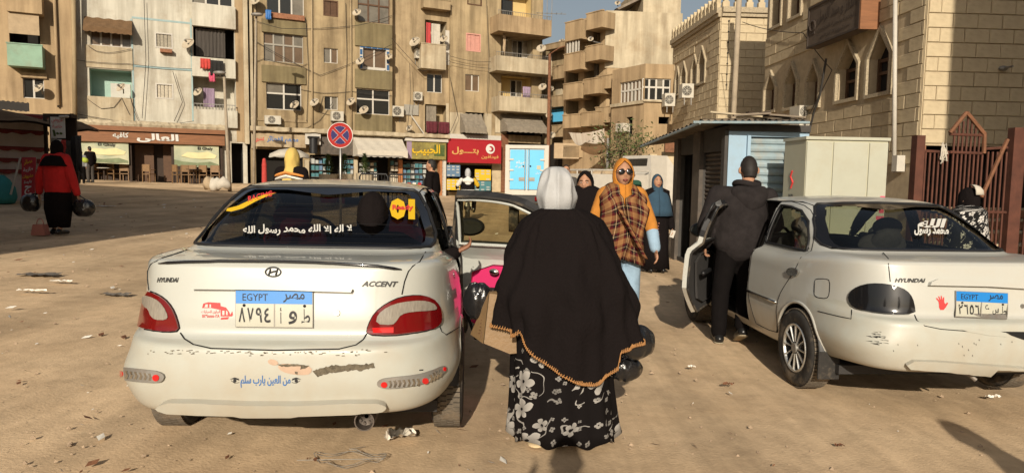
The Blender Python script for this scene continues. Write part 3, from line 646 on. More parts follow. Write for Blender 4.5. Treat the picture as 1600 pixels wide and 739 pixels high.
# narrow brown block with stacked balconies
F = FRo(-.5)
wins = [((664, 33, 698, 72), 'room', dict(pane='plaster_pale')), ((667, 116, 691, 145), 'win', dict(n=2)), ((664, 164, 700, 208), 'room', dict(pane='wall_brown')), ((664, -30, 702, 2), 'room', dict(pane='dark_room')), ((628, 250, 672, 292), 'room', dict(pane='dark_room')), ((697, 256, 720, 298), 'room', dict(pane='dark_room'))]
t, u0, u1 = build('narrow brown block with small stacked balconies left of the red shop sign', F, 612, 703, 15.5, 'wall_brown2', wins)
balcony(t, F, (658, 70, 697, 108), .75, 'plaster_pale'); balcony(t, F, (662, 0, 704, 14), .6, 'wall_brown2')
fill(t, F, F.rect((666, 36, 673, 70)), 'cloth', pane='curtain_red', dep=.0); fill(t, F, F.rect((674, 38, 688, 72)), 'cloth', pane='cloth_white', dep=-.02); fill(t, F, F.rect((666, 166, 682, 208)), 'cloth', pane='cloth_grey', dep=.0)
panel(t, F, (696, 48, 702, 102), .03, 'frame_white', 'painted_band', -.01); panel(t, F, (697, 162, 703, 205), .03, 'plaster_pale', 'painted_band', -.01)
cloth(F, (666, 190, 684, 208), 'cloth_maroon', 'maroon blanket hanging over the lower balcony, left one', .3); cloth(F, (685, 191, 702, 209), 'cloth_maroon', 'maroon blanket hanging over the lower balcony, right one', .3)
for px, py, r, lab in ((649, 67, 9, 'large satellite dish left of the striped curtain balcony'), (694, 62, 6.5, 'satellite dish at the right end of the striped curtain balcony'), (640, 201, 5.5, 'small satellite dish above the yellow lettered shop sign')): dish(F, px, py, r, lab, out=.6)
acunit(F, (650, 77, 660, 91), 'small air conditioner beside the striped curtain balcony'); acunit(F, (648, 144, 660, 157), 'small air conditioner left of the narrow white window'); acunit(F, (613, 166, 631, 182), 'air conditioner with round fan at the dark joint between brown blocks', out=.55, o0=.15)
panel(t, F, (632, 164, 654, 180), .1, 'frame_grey', 'ventilator', -.05)
b = B(); a1 = F.hit(642, 180, .3); a2 = F.hit(663, 210, .3); b.cyl(F.P(*a1, .3), F.P(*a2, .3), .04, n=6); b.build('pipe_offcut', MAT['frame_white'], label='white plastic pipe slanting above the yellow lettered sign', cat='pipe')
# flat brown bay and corner balconies
F = FRo(-.3)
wins = [((730, -14, 753, 9), 'shut', dict(n=2, frame='frame_brown', pane='wall_brown')), ((728, 53, 751, 81), 'shut', dict(n=3, frame='shutter_pink', pane='shutter_pink')), ((727, 117, 749, 143), 'win', dict(n=2, pane='pane_brown')), ((727, 176, 757, 207), 'room', dict(pane='dark_room')),
        ((783, -14, 832, 26), 'room', dict(pane='wall_yellow')), ((783, 48, 833, 92), 'room', dict(pane='plaster_pale')), ((783, 120, 831, 153), 'room', dict(pane='wall_yellow')), ((791, 180, 850, 212), 'room', dict(pane='dark_room')), ((697, 258, 770, 300), 'room', dict(pane='dark_room')), ((793, 224, 858, 310), 'room', dict(pane='dark_room'))]
t, u0, u1 = build('brown corner block with long pale balconies above the parked blue truck', F, 703, 846, 15.5, 'wall_brown', wins)
for r, o, m in (((779, 26, 846, 52), 1.3, 'wall_tan'), ((776, 90, 846, 113), 1.2, 'plaster_pale'), ((780, 152, 846, 175), 1.2, 'plaster_pale')):
    u0, u1, z0, z1 = F.rect(r, o); u1 = F.hit(862, (r[1]+r[3])/2, o)[0]; b = B(); F.box(b, u0, u1, z0, z0+.15, -.1, o); F.box(b, u0, u1, z0+.15, z1, o-.12, o-.002); F.box(b, u1-.12, u1-.002, z0+.15, z1, -3, o-.12); F.box(b, u0, u0+.12, z0+.15, z1, -.1, o-.12); F.box(b, u1-2.0, u1-.01, z0, z0+.15, -4, -.1)
    bl = b.build('balcony', MAT[m], t)
    rb = B(); F.box(rb, u0, u1, z1+.22, z1+.25, o-.08, o-.05)
    for i in range(30): u = u0+(u1-u0)*i/29; F.box(rb, u-.008, u+.008, z1, z1+.22, o-.075, o-.055)
    rb.build('balcony_rail', MAT['dull_metal'], bl)
for r, k in (((800, 64, 816, 91), 2), ((797, 126, 815, 152), 2), ((783, 0, 801, 26), 1)): 
    h = F.rect(r); 
    class G: pass
    F2 = FRo(-1.2); h = F2.rect(r); bb = B(); fill(t, F2, h, 'win', n=k, frame='frame_white' if k > 1 else 'frame_brown', dep=.02)
F2 = FRo(-1.1); h = F2.rect((816, 62, 834, 92)); fill(t, F2, h, 'shut', n=3, frame='frame_white', pane='shutter_cream', dep=.05, nm='louvred_door'); 
cloth(F, (786, 48, 790, 86), 'cloth_tan', 'rolled tan curtain hanging at the white balcony', .6); cloth(F, (817, 136, 829, 153), 'curtain_lilac', 'lilac cloth hung on the second balcony', .9)
awning(t, F, (724, 177, 758, 208), .9, 'cloth_grey'); awning(t, F, (789, 178, 851, 207), 1.1, 'cloth_grey')
for r in ((703, 176, 724, 212), (757, 178, 768, 212), (774, 176, 792, 208)): panel(t, F, r, .06, 'plaster_pale', 'plaster_patch', -.02)
panel(t, F, (703, 211, 783, 219), .35, 'frame_white', 'sign_header', -.02); panel(t, F, (783, 210, 794, 300), .1, 'rust', 'timber_post', -.1); panel(t, F, (769, 256, 783, 300), .08, 'stone', 'stone_pier', -.02)
dish(F, 778, 167, 6.5, 'satellite dish at the left end of the lowest pale balcony')
F3 = FRo(.9)
for px, py, r, lab in ((846, 77, 7.5, 'satellite dish at the right end of the white middle balcony'), (848, 137, 6.5, 'satellite dish on the corner post beside the second balcony'), (861, 140, 5, 'small satellite dish right of the corner post'), (858, 181, 5, 'small satellite dish under the corner balconies'), (862, 212, 6, 'satellite dish just above the blue truck')): dish(F3, px, py, r, lab, out=.2)
cablerun(F, [(703, 88), (745, 97), (783, 95), (860, 100)], 'cable sagging between the pink shutter and the balconies', out=.3); cablerun(F, [(703, 97), (750, 106), (860, 108)], 'second cable sagging below the pink shutter', out=.3)
b = B(); a1 = F.P(*F.hit(862, 30, 1.2), 1.2); 
for dx, hz in ((0, 1.6), (-.3, 1.2)): b.cyl(a1+V((dx, 0, -.1)), a1+V((dx, 0, hz)), .02, n=6)
b.cyl(a1+V((-1.0, 0, .35)), a1+V((.9, 0, .3)), .02, n=6)
for i in range(6): b.cyl(a1+V((-.9+.3*i, -.3, .34)), a1+V((-.9+.3*i, .3, .34)), .012, n=5)
b.build('aerial', MAT['dull_metal'], label='television aerial on the corner above the pale balconies', cat='aerial')
for k, (pts, lab) in enumerate((([(30, 190), (118, 178), (250, 196), (352, 180)], 'wire slung low across the cafe block'), ([(391, 60), (500, 118), (612, 70)], 'wire sagging across the brown block from side to side'), ([(391, 30), (440, 45), (560, 40), (612, 25)], 'wire near the top of the brown block'), ([(612, 60), (660, 112), (703, 95)], 'wire crossing the narrow brown block'), ([(478, 30), (482, 110), (479, 190)], 'black cable dropping down the middle of the brown block'), ([(540, 5), (542, 90), (538, 185)], 'second black cable dropping down the brown block'), ([(703, 120), (715, 180), (703, 208)], 'cable dropping beside the torn plaster'), ([(270, 112), (285, 160), (272, 190)], 'cable hanging on the off white wall between shutters'), ([(225, 0), (228, 95), (222, 185)], 'grey cable running down the off white wall'), ([(640, 100), (642, 150), (636, 205)], 'cable dropping past the small air conditioners'), ([(760, 0), (764, 90), (760, 175)], 'cable running down beside the pink shutter'))): cablerun(FRo(.12), pts, lab, r=.014, out=.08)
for x, y0, y1 in ((399, -20, 205), (487, -20, 205), (548, -20, 205)): pipe(t, FRo(.1), x, y0, x+1, y1, .045, 'wall_brown2', out=.08)
# wall of shops under the row
FS = FRo(.35)
def sign(label, F, r, m, out=.25, nm='shop_sign', th=.12, cat='sign', frame=None):
    u0, u1, z0, z1 = F.rect(r, out); t = thing(nm, label, cat, F.P(u0, z0, out)); b = B(); F.box(b, u0, u1, z0, z1, out-th, out); b.build('board', MAT[m], t)
    if frame: b = B(); F.ring(b, [(u0, z0), (u1, z0), (u1, z1), (u0, z1)], [(u0+.06, z0+.06), (u1-.06, z0+.06), (u1-.06, z1-.06), (u0+.06, z1-.06)], out-.01, out+.02); b.build('frame', MAT[frame], t)
    return t, (u0, u1, z0, z1)
def put_text(t, F, h, out, s, a, b0, c_, d, m, bold=.0, nm='lettering', off=.012):
    b = B(); W_, H = h[1]-h[0], h[3]-h[2]; lettering(b, s, F.P(h[0]+W_*a, h[2]+H*b0, out), F.U, F.Z, F.N, W_*(c_-a), H*(d-b0), off, bold); return b.build(nm, MAT[m], t)
t, h = sign('red shop sign with gold lettering and a white disc', FS, (700, 218, 783, 255), 'sign_red', frame='sign_red')
put_text(t, FS, h, .25, 'بتـــول', .07, .34, .57, .66, 'gold', .03)
b = B(); n = 28; W_, H = h[1]-h[0], h[3]-h[2]; cu, cz, r_ = h[0]+W_*.79, h[2]+H*.62, H*.21; b.add([FS.P(cu+r_*cos(2*pi*i/n), cz+r_*sin(2*pi*i/n), .262) for i in range(n)], [tuple(range(n))]); lg = b.build('logo_disc', MAT['ink_white'], t)
b = B(); b.tube([FS.P(cu+r_*.45*cos(a), cz+r_*.45*sin(a), .27) for a in [-2.2+i*.3 for i in range(15)]], [.02+.008*i for i in range(8)]+[.076-.008*i for i in range(7)], 6); b.build('logo_mark', MAT['sign_red'], lg)
put_text(t, FS, h, .25, 'فودافون', .62, .18, .95, .36, 'gold', .02)
mat('sign_picture', (.10, .075, .03), .6, col2=(.28, .24, .06), scale=2.2)
t, h = sign('picture shop sign with yellow arabic lettering left of the red sign', FS, (635, 222, 697, 249), 'sign_picture'); put_text(t, FS, h, .25, 'الحبيب', .14, .2, .84, .86, 'ink_yellow', .02, off=.03)
b = B(); FS.box(b, h[0]+.02, h[0]+.32, h[2], h[3]*.98+h[2]*.02, .25, .262); put_b = b.build('printed_figure', MAT['curtain_lilac'], t)
b = B(); FS.box(b, h[1]-.75, h[1]-.1, h[2]+.2, h[3]-.15, .25, .262); b.build('printed_fruit', MAT['leaf_green'], t)
b = B(); FS.box(b, h[0]-.1, h[1]+.1, h[3]+.02, h[3]+.18, .05, .35); b.build('sign_ledge', MAT['frame_white'], t)
mat('banner_old', (.42, .34, .22), .8, col2=(.24, .17, .1), scale=2.5)
t, h = sign('faded beige shop banner above a dark doorway at the left of the brown block', FS, (396, 209, 478, 230), 'banner_old'); put_text(t, FS, h, .25, 'مطعم الفطائر', .25, .25, .85, .8, 'ink_blue', .02); put_text(t, FS, h, .25, 'كشري', .03, .3, .2, .7, 'ink_red', .02)
t, h = sign('blank white box sign above a black shop lamp', FS, (477, 205, 501, 226), 'frame_white', out=.4)
b = B(); u, z = FS.hit(489, 240, .4); u2, z2 = FS.hit(489, 216, .4); b.cyl(FS.P(u, z, .55), FS.P(u, z2, .55), .22, n=14); FS.box(b, u-.3, u+.3, z2, z2+.08, .1, .8); b.build('shop_lamp', MAT['black_plastic'], label='black cylindrical lamp under the blank white box sign', cat='lamp', auto=40)
t, h = sign('grey fascia panel hidden behind the round traffic sign', FS, (500, 215, 556, 242), 'shutter_dark', out=.2)
aw = thing('awning', 'cream canvas shop awning right of the round traffic sign', 'awning', FS.P(*FS.hit(595, 243, .5), .5)); awning(aw, FS, (556, 212, 634, 245), 1.3, 'cloth_white', nm='canvas')
b = B(); h = FS.rect((556, 243, 630, 245), 1.3); FS.box(b, h[0], h[1], h[2], h[3], 1.28, 1.32); b.build('front_bar', MAT['dull_metal'], aw)
b = B(); h = FS.rect((391, 203, 703, 211), .5); n = 70
b.sheet([[FS.P(h[0]+(h[1]-h[0])*i/n, z+.05*noise.noise(V((i*.6, z*3, 5))), o) for i in range(n+1)] for z, o in ((h[3], -.4), (h[3]-.03, .5), (h[2]+.04, .52), (h[2], .45), (h[2], -.4))]); b.build('shop_canopy', MAT['plaster_pale'], label='cracked concrete canopy running above the shops', cat='canopy', fix=False)
# goods in the shop windows
def goods(label, F, r, rows, cols, mats, out=.0, nm='goods_shelf'):
    u0, u1, z0, z1 = F.rect(r, out); t = thing(nm, label, 'shelf', F.P(u0, z0, out), 0, 'goods shown in the shop fronts'); W_, H = u1-u0, z1-z0
    b = B(); F.box(b, u0, u1, z0, z1, out-.45, out-.4)
    for j in range(rows+1): F.box(b, u0, u1, z0+H*j/rows-.015, z0+H*j/rows+.015, out-.4, out)
    b.build('rack', MAT['shutter_dark'], t)
    for j in range(rows):
        for i in range(cols):
            b = B(); a = u0+W_*(i+.06)/cols; F.box(b, a, a+W_/cols*R.uniform(.7, .9), z0+H*j/rows+.016, z0+H*(j+R.uniform(.55, .88))/rows, out-.35, out-.04-R.random()*.1); b.build('packet', MAT[R.choice(mats)], t)
    return t
goods('blue and white packets stacked beside the shop door behind the traffic sign', FS, (487, 246, 517, 287), 4, 5, ['goods_white', 'goods_blue', 'goods_white', 'poster_teal'], out=.1)
goods('white packets on shelves right of the traffic sign pole', FS, (538, 248, 553, 280), 4, 3, ['goods_white', 'poster_teal', 'goods_blue'], out=.1)
goods('white boxes shelved under the cream awning', FS, (562, 252, 590, 284), 4, 5, ['goods_white', 'goods_white', 'poster_teal', 'shutter_cream'], out=.0)
goods('tall cabinet of bottles at right end of the cream awning shop', FS, (612, 250, 623, 285), 4, 2, ['goods_white', 'shutter_cream', 'poster_teal'], out=.1)
goods('teal packed freezer shelves under the yellow lettered sign', FS, (630, 254, 668, 288), 4, 6, ['poster_teal', 'goods_white', 'goods_blue'], out=.0)
for r, m, lab in (((698, 258, 719, 276), 'goods_blue', 'blue and white price poster left of the phone shop door'), ((698, 280, 719, 297), 'poster_yellow', 'plain yellow poster low on the left of the phone shop door'), ((742, 265, 767, 282), 'poster_yellow', 'yellow offer poster right of the phone shop door'), ((742, 283, 767, 298), 'poster_teal', 'teal price poster low on the right of the phone shop door')):
    t, h = sign(lab, FS, r, m, out=.05, nm='poster', th=.02, cat='poster')
    b = B(); 
    for j in range(4):
        for i in range(3):
            if R.random() < .75: a = h[0]+(h[1]-h[0])*(i+.15)/3; z = h[2]+(h[3]-h[2])*(j+.2)/4; FS.box(b, a, a+(h[1]-h[0])*.2, z, z+(h[3]-h[2])*.12, .05, .055)
    if b.v: b.build('printed_block', MAT['goods_white'], t)['kind'] = 'stuff'
for x, m in ((626, 'terracotta'), (690, 'terracotta'), (556, 'plaster_pale'), (480, 'plaster_pale'), (694, 'frame_white')):
    u0, u1, z0, z1 = FS.rect((x-3, 250, x+3, 300), .1); b = B(); FS.box(b, u0, u1, -.2, z1, -.3, .1); b.build('shop_pillar', MAT[m], label={626: 'terracotta pillar between the cream awning and yellow lettered sign', 690: 'terracotta pillar right of the man passing the shops', 556: 'pale pillar left of the cream awning', 480: 'pale pillar left of the packet shelves', 694: 'white pillar at left of the phone shop'}[x], cat='pillar')
# ---- street end blocks
def boxblock(label, F, r, D, m, nm='apartment_block', zb=-.6, group='apartment blocks down the far street'):
    u0, u1, z0, z1 = F.rect(r); t = thing(nm, label, 'building', F.P((u0+u1)/2, zb), 0, group); return t, (u0, u1, zb, z1)
# far blocks closing the street
FD = Fac(850, 66, 4)
wins = [((862, 100, 872, 116), 'win', {}), ((884, 104, 894, 120), 'win', {}), ((866, 150, 876, 166), 'win', {})]
t, u0, u1 = build('far hazy tan block closing the end of the street', FD, 836, 990, 13.5, 'wall_tan', wins, group='apartment blocks down the far street')
FE = Fac(862, 52, -52)
t, u0, u1 = build('block with stepped tan balconies in the gap behind the lamp post', FE, 838, 884, 11.2, 'wall_brown', [], D=6, group='apartment blocks down the far street')
for r, m in (((850, 68, 884, 76), 'wall_tan'), ((852, 104, 885, 124), 'wall_tan'), ((858, 150, 886, 167), 'wall_tan'), ((862, 196, 888, 214), 'wall_tan')): balcony(t, FE, r, 1.0, m)
panel(t, FE, (868, 128, 878, 150), .1, 'plaster_pale'); panel(t, FE, (862, 170, 886, 190), .5, 'truck_blue', 'blue_screen')
dish(FE, 878, 66, 5, 'satellite dish on the roof edge in the gap beyond the corner block', out=.6)
# corner block across the street
FL, Fr = Fac(944, 37, -52), Fac(944, 37, 6)
pts_t = FL.hit(944, 18)[1]
uL = FL.hit(881, 150)[0]; uR = Fr.hit(1062, 150)[0]
t = thing('apartment_block', 'tan corner block with boxed balconies and a pale blank side wall', 'building', FL.P(0, 0), 0, 'apartment blocks down the far street')
holesL = [FL.rect(r) for r in ((886, 55, 905, 86), (917, 42, 938, 76), (884, 104, 904, 130), (913, 95, 936, 122), (884, 152, 904, 180), (913, 145, 937, 175))]
b = B(); zt = FL.hit(944, 22)[1]; FL.wall(b, uL, 0, -.6, zt, holesL)
Fr.wall(b, 0, uR, -.6, zt, []); b.add([FL.P(uL, zt), FL.P(0, zt), Fr.P(uR, zt), FL.P(uL, zt)+Fr.P(uR, 0)-FL.P(0, 0)], [(0, 1, 2, 3)])
b.quad(FL.P(uL, -.6), FL.P(uL, zt), FL.P(uL, zt, -8), FL.P(uL, -.6, -8)); b.build('wall', MAT['wall_tan'], t)
for h in holesL: fill(t, FL, h, 'room', pane='wall_brown')
b = B(); h = Fr.rect((945, 19, 1052, 108)); Fr.box(b, h[0]+.02, uR, h[2], h[3], -.02, .03); b.build('render_coat', MAT['plaster_pale'], t)
b = B(); h = Fr.rect((1008, -30, 1056, 20)); Fr.box(b, h[0], uR, zt, h[3], -5, -.3); b.build('roof_room', MAT['plaster_pale'], t)
b = B(); b.add([Fr.P(*Fr.hit(962, 14, -.5), -.5), Fr.P(*Fr.hit(1008, -8, -.5), -.5), Fr.P(*Fr.hit(1008, -4, -.5), -.5), Fr.P(*Fr.hit(962, 18, -.5), -.5)]+[Fr.P(*Fr.hit(962, 14, -.5), -3), Fr.P(*Fr.hit(1008, -8, -.5), -3), Fr.P(*Fr.hit(1008, -4, -.5), -3), Fr.P(*Fr.hit(962, 18, -.5), -3)], [(0, 1, 2, 3), (4, 5, 6, 7), (0, 1, 5, 4), (2, 3, 7, 6)]); b.build('roof_sheet', MAT['corrugated'], t)
for r, o, rail in (((883, 34, 908, 63), .9, 0), ((881, 84, 908, 110), .9, 1), ((880, 131, 906, 155), .9, 1), ((879, 180, 905, 200), .9, 1), ((916, 20, 941, 45), .9, 0), ((915, 72, 939, 95), .9, 1), ((912, 124, 937, 147), .9, 1), ((908, 176, 936, 197), .9, 1), ((932, 119, 956, 139), .6, 0), ((930, 168, 955, 192), .6, 0)):
    balcony(t, FL, r, o, 'wall_tan')
u = FL.rect((886, 56, 906, 88), .8); fill(t, FL, FL.rect((886, 58, 905, 88), .75), 'win', n=4, frame='frame_white', pane='pane_grey', dep=-.72)
for r, m in (((926, 98, 934, 122), 'frame_white'), ((919, 157, 927, 175), 'goods_white'), ((916, 56, 936, 74), 'cloth_tan')): h = FL.rect(r, -.8); b = B(); FL.box(b, h[0], h[1], h[2], h[3], -.85, -.75); b.build('door', MAT[m], t)
dish(FL, 923, 62, 4.5, 'small satellite dish inside the upper boxed balcony of the corner block', out=.85); dish(Fr, 965, 6, 4.5, 'small satellite dish on the roof of the corner block', out=.1)
# lower wing with the glazed corner
WL, WR_ = Fac(1003, 33, -60), Fac(1003, 33, 6)
t = thing('apartment_block', 'low tan wing with a white framed glazed corner bay', 'building', WL.P(0, 0), 0, 'apartment blocks down the far street')
uL = WL.hit(956, 150)[0]; uR = WR_.hit(1064, 150)[0]; zt = WL.hit(1003, 101)[1]; b = B()
hl = [WL.rect((968, 127, 1002, 162)), WL.rect((978, 183, 988, 212))]; hr = [WR_.rect((1004, 123, 1048, 157)), WR_.rect((1029, 183, 1046, 194))]
WL.wall(b, uL, 0, -.6, zt, hl); WR_.wall(b, 0, uR, -.6, zt, hr); b.add([WL.P(uL, zt), WL.P(0, zt), WR_.P(uR, zt), WL.P(uL, zt)+WR_.P(uR, 0)-WL.P(0, 0)], [(0, 1, 2, 3)]); b.quad(WL.P(uL, -.6), WL.P(uL, zt), WL.P(uL, zt, -4), WL.P(uL, -.6, -4)); b.build('wall', MAT['wall_tan'], t)
fill(t, WL, hl[0], 'win', n=6, rows=2, pane='pane_brown'); fill(t, WR_, hr[0], 'win', n=4, rows=2, pane='pane_dark'); fill(t, WL, hl[1], 'room', pane='dark_room'); fill(t, WR_, hr[1], 'room', pane='dark_room')
b = B(); h = WR_.rect((1004, 157, 1060, 160)); WR_.box(b, h[0], uR, h[2], h[3], -.02, .12); h = WL.rect((962, 160, 1003, 165)); WL.box(b, uL, 0, h[2], h[3], -.02, .1); b.build('sill', MAT['plaster_pale'], t)
acunit(WL, (962, 193, 973, 206), 'air conditioner low on the glazed corner wing', out=.5)
# low walls and pillars at street level
FQ = Fac(1000, 25, 3)
for r, m, lab in (((1002, 240, 1012, 300), 'wall_brown', 'narrow brown pillar behind the man in green'), ((1015, 241, 1026, 290), 'stone_pale', 'pale lit pillar in the street beyond the blue scarf woman'), ((1038, 237, 1053, 318), 'stone_pale', 'cream pillar left of the dark kiosk doorway')):
    h = FQ.rect(r); b = B(); FQ.box(b, h[0], h[1], -.3, h[3], -.5, 0); b.build('pillar', MAT[m], label=lab, cat='pillar')
h = FQ.rect((1039, 222, 1057, 238), .3); b = B(); FQ.box(b, h[0], h[1], h[2], h[3], .2, .32); b.build('shop_sign', MAT['rust'], label='rust red board on top of the cream pillar by the kiosk', cat='sign')
h = FQ.rect((1053, 238, 1058, 318), 0); b = B(); FQ.box(b, h[0], h[1], -.2, h[3], -.3, .05); b.build('door_panel', MAT['rust'], label='dark red door edge beside the cream pillar', cat='door')
h = FQ.rect((1010, 270, 1024, 300), .8); b = B(); FQ.box(b, h[0], h[1], h[2], h[3], .3, .8); FQ.box(b, h[0]-.01, h[1]+.01, h[3]*.4+h[2]*.6, h[3]*.4+h[2]*.6+.02, .79, .81); b.build('refrigerator', MAT['frame_white'], label='white upright fridge behind the blue scarf woman', cat='fridge')
FQ2 = Fac(930, 40, 10)
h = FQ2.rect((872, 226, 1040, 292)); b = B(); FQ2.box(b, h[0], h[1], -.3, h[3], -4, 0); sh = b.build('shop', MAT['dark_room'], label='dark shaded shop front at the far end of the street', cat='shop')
for r, m, lab in (((866, 224, 905, 248), 'cloth_tan', 'ragged tan canvas screen hanging by the lamp post'), ((880, 228, 912, 246), 'wall_tan', 'tan board fixed under the far balconies'), ((1000, 224, 1012, 242), 'curtain_lilac', 'faded poster board down the street')):
    h = FQ2.rect(r, 1.5); b = B(); FQ2.box(b, h[0], h[1], h[2], h[3], 1.4, 1.5); b.build('screen', MAT[m], label=lab, cat='board')
# striped cloth canopy across the street
mat('stripe_cloth', (.56, .50, .40), .9, col2=(.36, .27, .2), scale=1.2, stretch=(9, .2, .2))
b = B(); P = [atD(890, 207, 31), atD(947, 199, 31), atD(948, 222, 28), atD(902, 212, 28)]; P = [atD(889, 207, 30), atD(944, 201, 32), atD(950, 220, 29), atD(915, 222, 28)]
n = 12; rows = []
for i in range(n+1):
    a = i/n; L, M_ = P[0].lerp(P[1], a), P[3].lerp(P[2], a); rows.append([L.lerp(M_, j/n)-V((0, 0, .55*sin(pi*j/n)*.6+.4*a*(1-a))) for j in range(n+1)])
b.sheet(rows); o = b.build('canopy', MAT['stripe_cloth'], label='striped cloth canopy strung over the far street', cat='canopy', smooth=True, fix=False)
b = B()
for p in P: b.tube([p, p+V((0, 0, -.02))], .02, 5)
b.cyl(V((P[2].x, P[2].y, -.2)), P[2]+V((0, 0, .1)), .06, n=8); b.build('pole', MAT['dull_metal'], label='pole holding the near corner of the striped canopy', cat='pole')
h = FQ2.rect((905, 212, 948, 235), 5); b = B(); n = 10; b.sheet([[FQ2.P(h[0]+(h[1]-h[0])*i/n, z-.25*sin(pi*i/n), 5+o_) for i in range(n+1)] for z, o_ in ((h[3], 0), ((h[2]+h[3])/2, .5), (h[2], .3))]); b.build('canopy', MAT['cloth_brown'], label='brown sagging cloth beneath the striped canopy', cat='canopy', smooth=True, fix=False)
# ---- tree
def tree(label, base, hgt, crown, n, seed, mats, lean=.0):
    q = random.Random(seed); t = thing('tree', label, 'tree', base); b = B(); tops = []
    tr = [base+V((lean*i*.1+.03*sin(i*2), 0, hgt*.5*i/6)) for i in range(7)]; b.tube(tr, [.09-.008*i for i in range(7)], 8)
    for k in range(9):
        a = k*2.4; s_ = tr[3+k % 4]; e = V((base.x+lean*.6+crown[0]*.75*cos(a)*q.uniform(.5, 1), base.y+crown[1]*.7*sin(a), base.z+hgt*q.uniform(.6, .95)))
        pts = [s_.lerp(e, i/5)+V((q.uniform(-.07, .07), q.uniform(-.07, .07), .25*sin(i/5*pi))) for i in range(6)]; b.tube(pts, [.05-.008*i for i in range(6)], 6); tops += pts[2:]
        for m_ in range(2): e2 = pts[4]+V((q.uniform(-.6, .6), q.uniform(-.6, .6), q.uniform(-.1, .5))); b.tube([pts[3], pts[3].lerp(e2, .5)+V((0, 0, .06)), e2], [.022, .016, .008], 5); tops += [e2, pts[3].lerp(e2, .6)]
    b.build('trunk', MAT['bark'], t, smooth=True)
    L = B()
    for k in range(n):
        c_ = q.choice(tops)+V((q.gauss(0, .25), q.gauss(0, .25), q.gauss(0, .2))); s_ = q.uniform(.04, .11); d = V((q.gauss(0, 1), q.gauss(0, 1), q.gauss(0, .6))).normalized(); w = d.orthogonal().normalized()*s_*.38; m_ = 0 if q.random() < .6 else 1
        L.add([c_-d*s_, c_+w, c_+d*s_, c_-w], [(0, 1, 2, 3)], m_)
    o = L.build('crown', [MAT[m] for m in mats], t, fix=False); return t
p = gp(969, 322); tree('thin olive street tree standing behind the orange scarf woman', V((p.x*1.0, p.y, p.z)) if p.y < 30 else V((4.2, 27, .1)), 3.6, (1.3, 1.1), 1000, 5, ('leaf_olive', 'leaf_green'))
# ---- stone building pair on the right
def pointed(r, F, sp=.58):
    u0, u1, z0, z1 = F.rect(r); zs = z0+(z1-z0)*sp; return [(u0, z0), (u1, z0), (u1, zs), ((u0+u1)/2, z1), (u0, zs)]
def insetp(P, d):
    cu = sum(p[0] for p in P)/len(P); out = []
    for u, z in P: out.append((u+(d if u < cu-.01 else -d if u > cu+.01 else 0), z+(d if z == P[0][1] else -d*1.5 if abs(u-cu) < .01 else -d*.2)))
    return out
BLK = {}
def blockmesh(m):
    if m not in BLK:
        b = B(); e = .035; rows = []
        for s_, y in ((0, 0), (0, .6), (e, 1)): rows.append([(s_-.5, y, s_-.5), (.5-s_, y, s_-.5), (.5-s_, y, .5-s_), (s_-.5, y, .5-s_)])
        b.loft([[V(p) for p in r] for r in rows], False, True); BLK[m] = b.mesh('stone_block', MAT[m])
    return BLK[m]
def ashlar(t, F, u0, u1, z0, z1, cw, ch, m, skip, proud=.03, gap=.012, joff=0):
    me = blockmesh(m); j = 0; z = z0; cnt = 0
    Rm = Matrix((F.U, -F.N, F.Z)).transposed().to_4x4()
    while z < z1-.05:
        u = u0-(cw*.5 if j % 2 else 0)
        while u < u1-.02:
            a, c_ = max(u, u0), min(u+cw, u1)
            zz = min(z+ch, z1)
            if c_-a > .06 and not any(s_[0] < c_ and s_[1] > a and s_[2] < zz and s_[3] > z for s_ in skip):
                w, h = c_-a-gap, zz-z-gap; pr = proud+R.uniform(-.006, .006)
                o = inst('stone_block', me, Matrix.Translation(F.P((a+c_)/2, (z+zz)/2, .001)) @ Matrix((( F.U.x, F.N.x, 0), (F.U.y, F.N.y, 0), (0, 0, 1))).to_4x4() @ Matrix.Diagonal((w, pr, h, 1)), t); cnt += 1
            u += cw
        z += ch; j += 1
    return cnt
def crenel(t, F, u0, u1, z, out=.12, w=.26, h=.55, gap=.2):
    b = B(); F.box(b, u0, u1, z-.34, z-.2, -.25, out); F.box(b, u0, u1, z-.2, z, -.25, out+.07); o = b.build('cornice', MAT['carved'], t)
    u = u0; me = None
    while u < u1-w*.6:
        b = B(); P = [(-w*.5, 0), (w*.5, 0), (w*.5, h*.35), (w*.28, h*.42), (w*.42, h*.62), (w*.22, h*.8), (0, h), (-w*.22, h*.8), (-w*.42, h*.62), (-w*.28, h*.42), (-w*.5, h*.35)]
        b.prism(P, F.P(u+w*.5, z, out), F.U, F.Z, F.N, -.16); b.build('merlon', MAT['stone_pale'], t); u += w+gap
def pwin(t, F, r, dep=.26, mframe='carved'):
    P = pointed(r, F); Q = insetp(P, .085); b = B(); F.ring(b, P, Q, -.02, .075); o = b.build('window', MAT[mframe], t)
    b = B(); u0, u1, z0, z1 = Q[0][0], Q[1][0], Q[0][1], Q[3][1]; W_ = u1-u0
    for c_ in (u0+.04, (u0+u1)/2, u1-.04): F.box(b, c_-.035, c_+.035, z0, Q[2][1] if c_ != (u0+u1)/2 else z1-.15, -dep, -dep+.07)
    for z in (z0+.04, Q[2][1]-.05, z0+(z1-z0)*.35): F.box(b, u0, u1, z-.035, z+.035, -dep+.002, -dep+.066)
    b.build('frame', MAT['frame_brown'], o)
    b = B(); b.add([F.P(u, z, -dep+.01) for u, z in Q], [(0, 1, 2, 3, 4)]); b.build('pane', MAT['dark_room'], o); return P, Q
